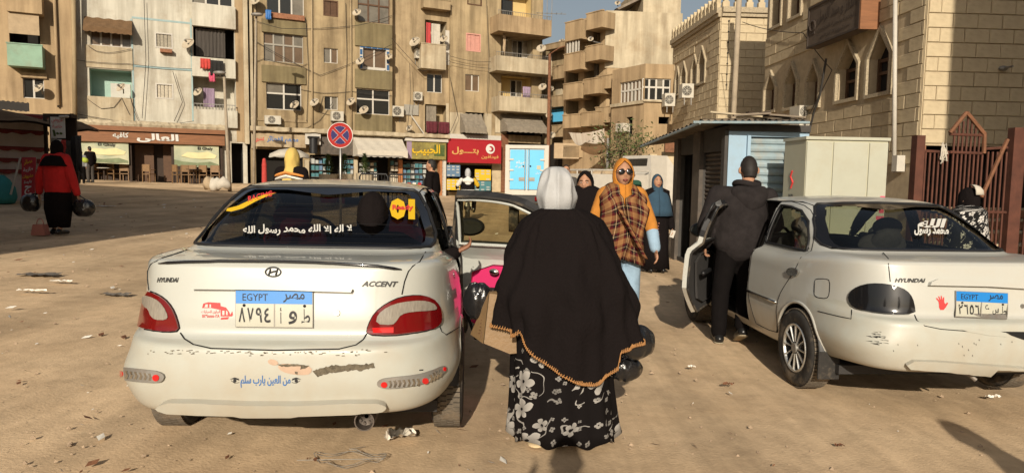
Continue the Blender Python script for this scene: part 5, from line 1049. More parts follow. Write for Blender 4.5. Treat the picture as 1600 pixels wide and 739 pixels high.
b = B(); z_ = .98; F = FR; u0, u1 = F.hit(112, 280)[0], F.hit(392, 280)[0]; n = 50
rows = []
for o, z in ((-.2, 1.0), (1.6, .985), (2.1, .93), (2.9, .80), (4.0, .45)): rows.append([F.P(u0+(u1-u0)*i/n, z+(.06*noise.noise(V((i*.35, o*2, 9))) if o > 1 else 0), o) for i in range(n+1)])
b.sheet(rows); b.build('pavement', MAT['sand'], kind='structure', fix=False, smooth=True)
for i, (x, y, r_, m, lab) in enumerate(((326, 287, .25, 'cloth_tan', 'tan rubble sack left of the white sacks by the lamp post'), (336, 288, .27, 'cloth_white', 'white rubble sack in the middle of the pile by the lamp post'), (349, 287, .29, 'cloth_white', 'white rubble sack at the foot of the slanting lamp post'))):
    p = atD(x, y, 30.3); q = random.Random(i); b = B(); rows = []
    for z, k in ((-.1, .8), (.06, 1.05), (.18, 1.0), (.3, .75), (.38, .35)): rows.append([V((p.x, p.y, p.z-.12))+V((r_*k*cos(a)*(1+.12*sin(3*a+i)), r_*k*sin(a)*.8, z+.06*sin(2*a+i*2))) for a in [j*2*pi/18 for j in range(18)]])
    b.loft(rows); b.build('sack', MAT[m], label=lab, cat='sack', group='rubble sacks', smooth=True)
# ---- buildings round the photographer (out of frame, they shade the square)
for lab, x0, x1, y0, y1, h in (('plain rendered block left of the camera shading the stall', -34, -7.7, 1.5, 8.2, 9.4), ('plain rendered block behind the camera on the right', 7.85, 30, -14, 2, 13)):
    t = thing('apartment_block', lab, 'building', ((x0+x1)/2, (y0+y1)/2, 0)); b = B(); b.box(x0, x1, y0, y1, -.5, h); b.build('wall', MAT['wall_tan'], t); b = B(); b.box(x0-.1, x1+.1, y0-.1, y1+.1, h, h+.5); b.build('parapet', MAT['wall_tan'], t)
# ================================================================ CARS
def inpoly(x, y, P):
    c = False; n = len(P); j = n-1
    for i in range(n):
        if (P[i][1] > y) != (P[j][1] > y) and x < (P[j][0]-P[i][0])*(y-P[i][1])/(P[j][1]-P[i][1])+P[i][0]: c = not c
        j = i
    return c
def smoothpoly(P, it=2, closed=True):
    for _ in range(it):
        Q = []; n = len(P)
        if not closed: Q.append(P[0])
        for i in range(n if closed else n-1):
            a, b = P[i], P[(i+1) % n]
            Q += [(a[0]*.75+b[0]*.25, a[1]*.75+b[1]*.25), (a[0]*.25+b[0]*.75, a[1]*.25+b[1]*.75)]
        if not closed: Q.append(P[-1])
        P = Q
    return P
def dens(P, step, closed=True):
    out = []; n = len(P)
    for i in range(n if closed else n-1):
        a, b = P[i], P[(i+1) % n]; k = max(1, int(hypot(b[0]-a[0], b[1]-a[1])/step))
        out += [(a[0]+(b[0]-a[0])*j/k, a[1]+(b[1]-a[1])*j/k) for j in range(k)]
    if not closed: out.append(P[-1])
    return out
def patch(b, P, fn, step, thick=.0, off=.003, holes=(), m=0, medge=None, mback=None, grid=True, skirt=True):
    "conformal patch over outline P (2D); fn(u,v)->(point, normal) or None; thick>0 gives it a rim down to the surface"
    P = dens(P, step); H = [dens(h, step) for h in holes]
    pts = [V(p) for p in P]; ed = [(i, (i+1) % len(P)) for i in range(len(P))]
    for h in H:
        o = len(pts); pts += [V(p) for p in h]; ed += [(o+i, o+(i+1) % len(h)) for i in range(len(h))]
    if grid:
        x0 = min(p[0] for p in P); x1 = max(p[0] for p in P); y0 = min(p[1] for p in P); y1 = max(p[1] for p in P)
        i = x0+step*.5
        while i < x1:
            j = y0+step*.5
            while j < y1:
                if inpoly(i, j, P) and not any(inpoly(i, j, h) for h in H): pts.append(V((i+R.uniform(-.05, .05)*step, j+R.uniform(-.05, .05)*step)))
                j += step
            i += step
    vs, es, fs, ov, _, _ = delaunay_2d_cdt(pts, ed, [], 0, 1e-6)
    res = []
    for p in vs: res.append(fn(p.x, p.y))
    for i, r in enumerate(res):
        if r is None:
            q = min((k for k in range(len(res)) if res[k] is not None), key=lambda k: (vs[k]-vs[i]).length, default=None)
            if q is None: return b
            res[i] = res[q]
    F = []
    for f in fs:
        c = (vs[f[0]]+vs[f[1]]+vs[f[2]])/3
        if inpoly(c.x, c.y, P) and not any(inpoly(c.x, c.y, h) for h in H): F.append(tuple(f))
    top = [r[0]+r[1]*(off+thick) for r in res]; o = len(b.v)
    b.add(top, F, m)
    if thick and skirt:
        low = [r[0]+r[1]*off for r in res]
        cnt = {}
        for f in F:
            for k in range(3):
                e = (f[k], f[(k+1) % 3]); cnt[tuple(sorted(e))] = None if tuple(sorted(e)) in cnt else e
        o2 = len(b.v); b.v += [tuple(p) for p in low]
        for e in cnt.values():
            if e: b.f.append((o+e[1], o+e[0], o2+e[0], o2+e[1])); b.m.append(m if medge is None else medge)
        if mback is not None:
            for f in F: b.f.append((o2+f[2], o2+f[1], o2+f[0])); b.m.append(mback)
    return b
RINGS = [  # yr, yf, w, n_rear, n_front, z_rear, z_side, z_front
    (.30, 3.75, .66, 6, 5, .335, .235, .20), (.10, 3.98, .71, 6, 4.5, .325, .225, .19), (.035, 4.06, .755, 6, 4.2, .335, .235, .20),
    (.01, 4.09, .79, 5.6, 4, .39, .32, .28), (0, 4.10, .815, 5.2, 3.8, .48, .47, .42), (.008, 4.08, .817, 5.2, 3.8, .585, .59, .53),
    (.022, 4.05, .815, 5.4, 3.8, .638, .66, .60), (.072, 4.0, .811, 5.6, 3.8, .662, .72, .66), (.098, 3.99, .809, 5.7, 3.8, .690, .745, .675), (.105, 3.97, .804, 5.6, 3.8, .76, .80, .70),
    (.125, 3.93, .800, 5.6, 3.8, .86, .855, .735), (.145, 3.88, .788, 6.0, 3.8, .958, .895, .765), (.158, 3.80, .768, 6.4, 3.8, .992, .922, .80),
    (.20, 3.68, .742, 6.5, 4, 1.010, .937, .835), (.40, 3.40, .712, 6.5, 4.2, 1.020, .948, .885), (.585, 3.02, .700, 7, 4.5, 1.022, .957, .945),
    (.83, 2.76, .664, 7, 5, 1.150, 1.10, 1.10), (1.05, 2.52, .618, 7, 5, 1.265, 1.225, 1.23), (1.20, 2.36, .575, 7, 5, 1.330, 1.310, 1.312),
    (1.34, 2.22, .50, 6, 5, 1.362, 1.350, 1.352), (1.48, 2.10, .36, 5, 5, 1.380, 1.373, 1.372), (1.60, 2.0, .17, 4, 4, 1.389, 1.386, 1.384), (1.75, 1.9, .004, 3, 3, 1.392, 1.391, 1.391)]
def ringpts(p, NA=34, NS=84):
    yr, yf, w, nr, nf, zr, zs, zf = p; yc = 1.95 if yr < 1.5 else (yr+yf)/2
    D = []
    for i in range(1201):
        a = pi*i/1200; n = nr if a < pi/2 else nf
        x = w*abs(sin(a))**(2/n); c = cos(a); y = yc-(yc-yr)*abs(c)**(2/n) if c > 0 else yc+(yf-yc)*abs(c)**(2/n)
        D.append((x, y))
    out = []
    for i0, i1, cnt in ((0, 300, NA), (300, 900, NS), (900, 1200, NA)):
        seg = D[i0:i1+1]; L = [0]
        for k in range(1, len(seg)): L.append(L[-1]+hypot(seg[k][0]-seg[k-1][0], seg[k][1]-seg[k-1][1]))
        k = 0
        for j in range(cnt):
            t = L[-1]*j/cnt
            while k < len(L)-2 and L[k+1] < t: k += 1
            q = (t-L[k])/max(1e-9, L[k+1]-L[k]); out.append((seg[k][0]+(seg[k+1][0]-seg[k][0])*q, seg[k][1]+(seg[k+1][1]-seg[k][1])*q))
    out.append(D[-1])
    res = []
    for x, y in out:
        pass
        wr = 1-sstep(min(yr+.12, 1.6), 1.45 if yr < .6 else 1.8, y); wf = sstep(min(2.5, yf-.35), yf-.05, y)
        wr *= (1-wf); z = zs+(zr-zs)*wr+(zf-zs)*wf
        fl = max(0, 1-abs(zr-.47)/.22) if yr < .12 else 0
        x += .07*fl*exp(-((y-.15)/.42)**2)*min(1, x/.55)
        res.append(V((x, y, z)))
    return res
def car_grid(SUB=5):
    rows = [ringpts(p) for p in RINGS]; n = len(rows); out = []
    for i in range(n-1):
        for s in range(SUB):
            t = s/SUB; row = []
            for j in range(len(rows[0])):
                p0, p1, p2, p3 = rows[max(i-1, 0)][j], rows[i][j], rows[i+1][j], rows[min(i+2, n-1)][j]
                row.append(.5*(2*p1+(p2-p0)*t+(2*p0-5*p1+4*p2-p3)*t*t+(3*p1-p0-3*p2+p3)*t**3))
            out.append(row)
    out.append(rows[-1])
    return [r+[V((-p.x, p.y, p.z)) for p in reversed(r[1:-1])] for r in out]
CARGRID = car_grid()
AXR, AXF, WR = .85, 3.25, .285
# side outlines in (y, z)
WIN_R = [(.98, .985), (1.02, 1.08), (1.13, 1.20), (1.30, 1.275), (1.50, 1.30), (1.70, 1.305), (1.72, .985)]
WIN_F = [(1.80, .985), (1.79, 1.305), (2.10, 1.30), (2.25, 1.265), (2.50, 1.13), (2.70, .985)]
DOOR_R = [(1.20, .36), (1.19, .52), (1.16, .62), (1.06, .74), (.94, .86), (.92, .97), (.96, 1.08), (1.07, 1.215), (1.26, 1.31), (1.5, 1.337), (1.755, 1.34), (1.76, .30), (1.25, .30)]
DOOR_F = [(1.765, .30), (1.76, 1.34), (2.10, 1.337), (2.28, 1.30), (2.52, 1.16), (2.80, .97), (2.83, .75), (2.80, .40), (2.76, .30)]
REARWIN = [(-.635, 1.033), (.635, 1.033), (.655, 1.05), (.655, 1.09), (.60, 1.22), (.535, 1.312), (.50, 1.332), (.3, 1.343), (0, 1.347), (-.3, 1.343), (-.50, 1.332), (-.535, 1.312), (-.60, 1.22), (-.655, 1.09), (-.655, 1.05)]
FRONTWIN = [(-.64, .965), (.64, .965), (.52, 1.30), (.3, 1.325), (-.3, 1.325), (-.52, 1.30)]
def shrink(P, d):
    cx = sum(p[0] for p in P)/len(P); cy = sum(p[1] for p in P)/len(P)
    out = []
    for x, y in P:
        L = hypot(x-cx, y-cy); out.append((cx+(x-cx)*(1-d/L), cy+(y-cy)*(1-d/L)))
    return out
def wheel(root, M, side, style):
    "wheel in car local coords; axis along x"
    w = thing('wheel', None, None); w.parent = root; w.matrix_basis = M; w.name = 'wheel'
    prof = [(.185, -.075), (.205, -.082), (.25, -.086), (.272, -.078), (.284, -.055), (.287, 0), (.284, .055), (.272, .078), (.25, .086), (.205, .082), (.185, .075)]
    b = B(); n = 44
    b.sheet([[V((x, r*cos(2*pi*j/n), r*sin(2*pi*j/n))) for j in range(n)] for r, x in prof], closed=True)
    b.build('tyre', [MAT['rubber']], w, smooth=True, local=True)
    t = B()
    for xo in (-.052, -.017, .018, .053):     # tread ribs
        for k in range(60):
            a = 2*pi*k/60+xo*2; da = .04
            vs = [V((xo+dx+sk*.006, (r)*cos(a+d), (r)*sin(a+d))) for r in (.283, .2905) for dx, d, sk in ((-.013, -da, -1), (.013, -da, 1), (.013, da, 1), (-.013, da, -1))]
            t.add(vs, [(4, 5, 6, 7), (0, 1, 5, 4), (1, 2, 6, 5), (2, 3, 7, 6), (3, 0, 4, 7)])
    tr = t.build('tread', MAT['tread'], w, local=True); tr['kind'] = 'stuff'
    r = B(); s = side
    r.sheet([[V((s*x, q*cos(2*pi*j/40), q*sin(2*pi*j/40))) for j in range(40)] for q, x in ((.19, .078), (.178, .080), (.168, .066), (.160, .03), (.02, .02), (.001, .02))], closed=True)
    r.build('rim', MAT['black_plastic'] if style else MAT['dull_metal'], w, smooth=True, local=True)
    sp = B()
    if style:
        for k in range(12):
            a = 2*pi*k/12
            for q, wd in ((1, .010),):
                rows = []
                for rr in (.045, .09, .13, .162):
                    c = V((s*(.064+.008*rr/.16), rr*cos(a), rr*sin(a))); tt = V((0, -sin(a), cos(a))); ww = (.006+.055*rr*.6)*.72
                    rows.append([c-tt*ww, c-tt*ww*.4+V((s*.012, 0, 0)), c+tt*ww*.4+V((s*.012, 0, 0)), c+tt*ww, c+V((-s*.015, 0, 0))])
                q_ = B(); q_.loft(rows); q_.build('spoke', MAT['rim_silver'], w, local=True)
        sp.sheet([[V((s*x, q*cos(2*pi*j/40), q*sin(2*pi*j/40))) for j in range(40)] for q, x in ((.160, .07), (.166, .084), (.176, .086), (.180, .08))], closed=True)
        sp.build('wheel_cover', MAT['rim_silver'], w, smooth=False, local=True)
        c = B(); c.cyl((s*.05, 0, 0), (s*.086, 0, 0), .042, .036, 20); c.build('hub_cap', MAT['dull_metal'], w, auto=40, local=True)
    else:
        for k in range(8):
            a = 2*pi*k/8; sp.tube([(s*.022, .105*cos(a+.25*d), .105*sin(a+.25*d)) for d in (-1, 0, 1)], .01, 6)
        sp.build('wheel_cover', MAT['steel'], w, auto=40, local=True)['kind'] = 'stuff'
        c = B(); c.cyl((s*.02, 0, 0), (s*.05, 0, 0), .055, .04, 20); c.build('hub_cap', MAT['dull_metal'], w, auto=40, local=True)
    return w
class Car:
    def __init__(s, label, loc, head, roll, paint, dark, glass, alloy, openside):
        s.root = thing('white_saloon_car', label, 'car', loc, head, 'white saloon cars'); s.root.rotation_euler = (0, roll, head)
        s.M = s.root.matrix_basis.copy(); s.Mi = s.M.inverted(); s.paint = MAT[paint]; s.glass = MAT[glass]; s.openside = openside
        g = CARGRID; n = len(g[0]); vs = [p for r in g for p in r]
        F = [(i*n+j, i*n+(j+1) % n, (i+1)*n+(j+1) % n, (i+1)*n+j) for i in range(len(g)-1) for j in range(n)]
        s.bvh = BVHTree.FromPolygons([s.M @ p for p in vs], F); s.lb = BVHTree.FromPolygons(vs, F)
        body = B(); bump = B(); lining = B(); body.v = [tuple(p) for p in vs]; bump.v = body.v; lining.v = [(p.x*.955, 1.9+(p.y-1.9)*.975, (p.z-.6)*.965+.6) for p in vs]
        wr, wf = shrink(WIN_R, .0), shrink(WIN_F, .0)
        for f in F:
            c = (vs[f[0]]+vs[f[1]]+vs[f[2]]+vs[f[3]])/4; nn = (vs[f[2]]-vs[f[0]]).cross(vs[f[3]]-vs[f[1]])
            ax = abs(c.x); lat = ax > .47 and abs(nn.normalized().x if nn.length > 0 else 0) > .45
            hole = False
            if lat and c.z > .9 and (inpoly(c.y, c.z, wr) or inpoly(c.y, c.z, wf)): hole = True
            if c.y < 1.3 and c.z > 1.0 and ax < .66 and inpoly(c.x, c.z, REARWIN): hole = True
            if c.y > 2.2 and c.z > .95 and ax < .66 and inpoly(c.x, c.z, FRONTWIN): hole = True
            sd = 1 if c.x > 0 else -1
            dr = ax > .45 and sd == openside and inpoly(c.y, c.z, DOOR_R if openside == 1 else DOOR_F)
            arch = ax > .5 and (hypot(c.y-AXR, c.z-WR) < .335 or hypot(c.y-AXF, c.z-WR) < .335)
            if hole or dr or arch: continue
            if c.y < .72+(c.z-.5)*.1 and c.z < .662+ (.05 if c.y > .3 else .0) and c.z > 0: bump.f.append(f); bump.m.append(0)
            else: body.f.append(f); body.m.append(0)
            if c.z > .3: lining.f.append(tuple(reversed(f))); lining.m.append(0)
        s.part(body, 'body', s.paint, smooth=True); s.part(bump, 'bumper', MAT['paint_bumper'], smooth=True); s.part(lining, 'cabin_lining', MAT['interior'], smooth=True)
        u = B(); u.box(-.70, .70, .45, 3.7, .2, .26); u.box(-.5, .5, .12, .5, .36, .40); u.cyl((-.6, AXR, WR-.02), (.6, AXR, WR-.02), .05, n=10); u.box(-.55, .55, 1.0, 2.9, .26, .30)
        s.part(u, 'floor_pan', MAT['interior'])
        for sx in (-1, 1):
            for ya in (AXR, AXF):
                a = B(); k = 24
                rings = [[V((sx*x, ya+r*cos(t), WR+r*sin(t))) for t in [radians(6)+radians(168)*i/k for i in range(k+1)]] for r, x in ((.337, .812 if ya == AXR else .806), (.345, .80), (.35, .45), (.12, .45))]
                a.sheet(rings); s.part(a, 'wheel_arch', MAT['black_plastic'], smooth=True)
                pp = [s.side(sx)(ya+.338*cos(t), WR+.338*sin(t)) for t in [radians(-8)+radians(196)*i/30 for i in range(31)]]
                a = B(); a.tube([p[0]-p[1]*.004 for p in pp if p], .013, 8); s.part(a, 'arch_lip', s.paint, smooth=True)
                wheel(s.root, Matrix.Translation((sx*.745, ya, WR)), sx, alloy)
        # glass and seals
        for sx in (-1, 1):
            for P, nm, isf in ((WIN_R, 'rear', 0), (WIN_F, 'front', 1)):
                if sx == openside and isf == (openside == -1): continue
                b = B(); patch(b, P, s.side(sx), .06, off=-.012); s.part(b, 'side_window', MAT['glass_clear'] if glass != 'glass_dark' else MAT['glass_tint'], smooth=True)
                s.trim(P, s.side(sx), .011, 'window_seal')
            if not (sx == openside == 1): s.seam(smoothpoly(DOOR_R, 1), s.side(sx))
            if not (sx == openside == -1): s.seam(smoothpoly(DOOR_F, 1), s.side(sx)); s.mirror(sx)
        b = B(); patch(b, REARWIN, s.rear, .06, off=-.010); s.part(b, 'rear_window', s.glass, smooth=True)
        b = B(); patch(b, REARWIN, s.rear, .05, off=.0015, holes=[shrink(REARWIN, .05)], grid=False); s.part(b, 'window_seal', MAT['black_gloss'], smooth=True)
        s.trim(REARWIN, s.rear, .010, 'window_seal')
        b = B(); patch(b, FRONTWIN, s.front, .08, off=-.012); s.part(b, 'windscreen', MAT['glass_clear'], smooth=True)
        s.trim(FRONTWIN, s.front, .014, 'window_seal')
        for sx in (-1, 1):       # roof drip channel
            b = B(); pts = [(.545*sx, y, 1.5) for y in (1.22, 1.4, 1.6, 1.8, 2.0, 2.2, 2.3)]
            q = []
            for x, y, z in pts:
                h = s.lb.ray_cast(V((x*(.97 if y < 1.3 else 1), y, z)), V((0, 0, -1)))
                if h[0]: q.append(h[0]+V((0, 0, .001)))
            b.tube(q, .007, 6); s.part(b, 'roof_channel', MAT['gap'], smooth=True)
        s.interior()
    def part(s, b, name, m, smooth=False, parent=None, label=None, auto=None, uv=None): return b.build(name, m, parent or s.root, smooth=smooth, local=True, label=label, auto=auto)
    def side(s, sx):
        def fn(y, z):
            h = s.lb.ray_cast(V((sx*2, y, z)), V((-sx, 0, 0)))
            return (h[0], V((sx*abs(h[1].x), h[1].y*(1 if h[1].x*sx > 0 else -1), h[1].z*(1 if h[1].x*sx > 0 else -1))).normalized()) if h[0] else None
        return fn
    def rear(s, x, z):
        h = s.lb.ray_cast(V((x, -1, z)), V((0, 1, 0)))
        return (h[0], h[1] if h[1].y < 0 else -h[1]) if h[0] else None
    def front(s, x, z):
        h = s.lb.ray_cast(V((x, 5.2, z)), V((0, -1, 0)), 3.2)
        return (h[0], h[1] if h[1].y > 0 else -h[1]) if h[0] else None
    def px(s, x, y):
        h = s.bvh.ray_cast(CAM, ray(x, y))
        if not h[0]: return None
        nrm = h[1] if h[1].dot(ray(x, y)) < 0 else -h[1]
        return s.Mi @ h[0], (s.Mi.to_3x3() @ nrm).normalized()
    def trim(s, P, fn, r, name, m='black_plastic', off=.002):
        pts = [fn(*p) for p in dens(P, .05)]; pts = [p[0]+p[1]*off for p in pts if p]
        b = B(); b.tube(pts+[pts[0]], r, 6); return s.part(b, name, MAT[m], smooth=True)
    def seam(s, P, fn, r=.0032, closed=True, step=.04, m='gap', name='panel_gap'):
        pts = [fn(*p) for p in dens(P, step, closed)]; pts = [p[0]+p[1]*.0008 for p in pts if p]
        if len(pts) < 2: return
        b = B(); b.tube(pts+([pts[0]] if closed else []), r, 5); return s.part(b, name, MAT[m], smooth=True)
    def decal(s, P, name, m, parent=None, thick=.0, off=.0025, step=9, smooth=0, label=None, holes=()):
        if smooth: P = smoothpoly(P, smooth)
        b = B(); patch(b, P, s.px, step, thick, off, holes=holes); return s.part(b, name, MAT[m], smooth=False, parent=parent, label=label, auto=35)
    def words(s, t, x0, y0, x1, y1, name, m, bold=0, off=.003, parent=None, skew=0, warp=None, label=None, dy=0):
        "text in the pixel box on the body surface (lower right corner shifted by dy)"
        vs, fs, a = text2d(t, bold, 2); b = B(); out = []
        for u, w in vs:
            X = x0+(x1-x0)*u+skew*w; Y = y1-(y1-y0)*w+dy*u
            if warp: Y += warp(u)
            r = s.px(X, Y)
            out.append(r[0]+r[1]*off if r else (V(out[-1]) if out else V((0, 0, 0))))
        b.add(out, fs); return s.part(b, name, MAT[m], parent=parent, label=label)
    def mirror(s, sx, parent=None):
        b = B(); p = s.side(sx)(2.60, .99)[0]
        b.ball(p+V((sx*.17, -.02, .03)), .125, .05, .075, 16, 10); b.capsule(p, p+V((sx*.06, 0, .0)), .035, .028, 10); s.part(b, 'wing_mirror', MAT['black_plastic'], parent=parent, smooth=True)
        b = B(); c_ = p+V((sx*.17, -.071, .03)); b.add([c_+V((.10*cos(i*pi/10), 0, .055*sin(i*pi/10))) for i in range(20)], [tuple(range(20))]); s.part(b, 'mirror_glass', MAT['mirror'], parent=parent)
    def interior(s):
        red = s.openside == 1; cl = MAT['seat_red'] if red else MAT['seat_cloth']
        for sx in (-1, 1):
            b = B(); x = sx*.36
            b.capsule((x, 2.0, .62), (x, 1.72, 1.0), .16, .14, 14, 0.42, (1, 0, 0)); b.box(x-.24, x+.24, 1.95, 2.4, .40, .58)
            for yy, zz, wdt in ((1.98, .62, .25), (1.86, .80, .255), (1.76, .97, .22)): b.ball((x, yy, zz), wdt, .075, .13, 14, 8)
            seat = s.part(b, 'front_seat', cl, auto=50)
            b = B(); b.ball((x, 1.70, 1.13), .135, .05, .085, 16, 8); b.cyl((x-.05, 1.71, 1.0), (x-.05, 1.7, 1.1), .008, n=6); b.cyl((x+.05, 1.71, 1.0), (x+.05, 1.7, 1.1), .008, n=6)
            s.part(b, 'headrest', cl, smooth=True, parent=seat)
        b = B()
        rows = []
        for x in [-.60+.1*i for i in range(13)]:
            q = .012*abs(sin(x*5)); rows.append([V((x, 1.30, .52)), V((x, 1.05, .56)), V((x, .92, .70)), V((x, .82-q, .92)), V((x, .78, 1.0+q)), V((x, .68, 1.0)), V((x, .66, .92))])
        b.sheet(rows); s.part(b, 'rear_seat', MAT['seat_red' if red else 'seat_grey'], smooth=True)
        b = B(); b.box(-.64, .64, .50, .74, .955, .985); s.part(b, 'parcel_shelf', MAT['interior'])
        b = B(); b.box(-.64, .64, 2.55, 2.95, .70, .93); b.capsule((-.6, 2.6, .9), (.6, 2.6, .9), .08, n=12); s.part(b, 'dashboard', MAT['interior'], auto=40)
        b = B(); k = 28; b.tube([V((-.36+.18*cos(2*pi*i/k), 2.36-.07*sin(2*pi*i/k), .93+.165*sin(2*pi*i/k))) for i in range(k+1)], .014, 8)
        b.cyl((-.36, 2.36, .93), (-.36, 2.6, .86), .03, n=8); b.tube([(-.53, 2.36, .93), (-.36, 2.37, .91), (-.19, 2.36, .93)], .016, 6); s.part(b, 'steering_wheel', MAT['black_plastic'], smooth=True)
        b = B(); b.box(-.12, .12, 2.28, 2.30, 1.19, 1.25); b.cyl((0, 2.30, 1.24), (0, 2.36, 1.30), .01, n=6); s.part(b, 'rear_view_mirror', MAT['black_plastic'])
    def door(s, which, sx, ang, inner, hinge_y, lower=None, name='door', label=None, glass='glass_side', framecol=None):
        P = DOOR_F if which == 'F' else DOOR_R; Wn = WIN_F if which == 'F' else WIN_R; fn = s.side(sx)
        hx = fn(hinge_y, .7)[0]; e = thing(name, label, None); e.parent = s.root; del_ = None
        e.matrix_basis = Matrix.Translation(hx) @ Matrix.Rotation(ang, 4, 'Z') @ Matrix.Translation(-hx)
        b = B(); patch(b, smoothpoly(P, 1), fn, .055, .045, -.045, holes=[Wn], m=0, medge=1, mback=2)
        b.m = [3 if mm and sum(b.v[i][2] for i in f)/len(f) > 1.0 else mm for f, mm in zip(b.f, b.m)]
        o = b.build('door_shell', [s.paint, s.paint, MAT[inner], MAT['black_plastic']], e, local=True)
        b = B(); patch(b, Wn, fn, .08, off=-.022); s.part(b, 'side_window', MAT[glass], parent=e, smooth=True)
        for off, m_ in ((.0, 'black_plastic'), (-.048, framecol or 'paint_white')):
            pts = [fn(*p) for p in dens(Wn, .05)]; pts = [p[0]+p[1]*off for p in pts]
            b = B(); b.tube(pts+[pts[0]], .012, 6); s.part(b, 'window_seal', MAT[m_], parent=e, smooth=True)
        pts = [fn(*p) for p in dens(smoothpoly(P, 1), .05)]; pts = [p[0]-p[1]*.05 for p in pts]
        b = B(); b.tube(pts+[pts[0]], .011, 6); s.part(b, 'door_seal', MAT['rubber'], parent=e, smooth=True)
        y0 = min(p[0] for p in P)+.12; y1 = max(p[0] for p in P)-.1
        b = B(); tp = [(y0+.16, .36), (y0+.14, .6), (y0+.02, .84), (y1-.0, .84), (y1+.02, .6), (y1, .36)]
        patch(b, smoothpoly(tp, 1), fn, .07, .02, -.075, m=0); 
        s.part(b, 'door_trim', MAT[lower or inner], parent=e, auto=40)
        b = B(); b.capsule(V((hx.x-sx*.10, y0+.2, .66)), V((hx.x-sx*.10, y0+.48, .66)), .022, n=10); s.part(b, 'armrest', MAT['black_plastic'], parent=e, smooth=True)
        if which == 'R':
            p = V((hx.x-sx*.108, y1-.17, .79)); b = B(); b.ball(p, .010, .036, .022, 16, 8); o = s.part(b, 'handle_cup', MAT['steel'], parent=e, smooth=True); b = B(); b.ball(p-V((sx*.008, 0, 0)), .01, .03, .016, 12, 6); s.part(b, 'door_handle', MAT['chrome'], parent=e, smooth=True)
        if which == 'F': s.mirror(sx, e)
        return e
mat('rim_silver', (.5, .5, .48), .3, metal=.8)
# ---- left car
C1 = Car('white saloon with red tail lamps and scuffed bumper, right door open', (-1.055, 3.03, .05), radians(3), radians(.3), 'paint_white', 1, 'glass_tint', False, 1)
c = C1
LAMP_R = [(573, 523), (575, 508), (586, 488), (604, 474), (626, 464), (652, 461), (672, 465), (684, 478), (687, 496), (684, 508), (672, 516), (645, 521), (610, 525)]
LAMP_L = [(205, 455), (222, 453), (240, 456), (258, 466), (270, 480), (278, 498), (282, 517), (262, 519), (232, 516), (208, 512), (206, 490)]
def lamp(c, P, clear, bright, red='lamp_red', label=None):
    o = c.decal(P, 'tail_lamp', red, thick=.014, off=.002, smooth=1, label=label)
    if clear: c.decal(clear, 'lamp_lens', 'lamp_clear', parent=None, thick=.004, off=.0165, smooth=1).parent = o
    if bright: c.decal(bright, 'reflector', 'lamp_bright', thick=.003, off=.0165).parent = o
    c.seam(smoothpoly(P, 1), c.px, .004, step=8)
    return o
lamp(c, LAMP_R, [(587, 505), (590, 491), (605, 479), (625, 472), (655, 469), (672, 473), (679, 482), (672, 485), (640, 487), (625, 491), (618, 501), (612, 507)], [(582, 511), (614, 510), (614, 521), (583, 521)])
lamp(c, LAMP_L, [(206, 476), (209, 460), (228, 460), (248, 466), (260, 478), (267, 494), (264, 499), (248, 499), (241, 493), (238, 483), (230, 478)], None)
def plate(c, x0, y0, x1, y1, dy, digits, letters, gap, split):
    H = y1-y0; f = lambda t: dy*t
    P = lambda a, b_, cc, d: [(x0+(x1-x0)*a, y0+H*b_+f(a)), (x0+(x1-x0)*cc, y0+H*b_+f(cc)), (x0+(x1-x0)*cc, y0+H*d+f(cc)), (x0+(x1-x0)*a, y0+H*d+f(a))]
    base = c.decal(P(-.01, -.02, 1.01, 1.02), 'number_plate', 'dull_metal', thick=.006, off=.006, step=14)
    fc = c.decal(P(.0, .36, 1, 1), 'plate_face', 'plate_white', off=.0135, step=14); fc.parent = base
    bl = c.decal(P(.0, 0, 1, .37), 'plate_band', 'plate_blue', off=.0145, step=14); bl.parent = base
    c.decal(P(split-.008, .37, split+.008, .99), 'plate_divider', 'dull_metal', off=.0155, step=14).parent = base
    def wr(t, a, b_, cc, d, bold=.01, nm='letters'):
        w = x1-x0; c.words(t, x0+w*a, y0+H*b_+f(a), x0+w*cc, y0+H*d+f(a), nm, 'ink', bold, .0165, dy=f(cc)-f(a)).parent = base
    wr('EGYPT', .09, .09, .42, .29, .0); wr('مصر', .62, .07, .90, .33, .01)
    for i, ch in enumerate(digits):
        a = .04+i*(split-.06)/len(digits); wr(ch, a, .48, a+(split-.06)/len(digits)*.74, .88, .015)
    for a, b_, cc, d, ch in letters: wr(ch, a, b_, cc, d, .015)
    for a in (.11, .9): 
        b = B(); r = c.px(x0+(x1-x0)*a, y0+H*.42+f(a))
        if r: b.ball(r[0]+r[1]*.016, .007, n=8, k=5); c.part(b, 'bolt', MAT['ink'], parent=None).parent = base
plate(c, 370, 453.5, 489, 509, 1.5, '٨٧٩٤', [(.575, .47, .60, .90, 'أ'), (.69, .56, .80, .92, 'و'), (.86, .50, .97, .90, 'ط')], 0, .505)
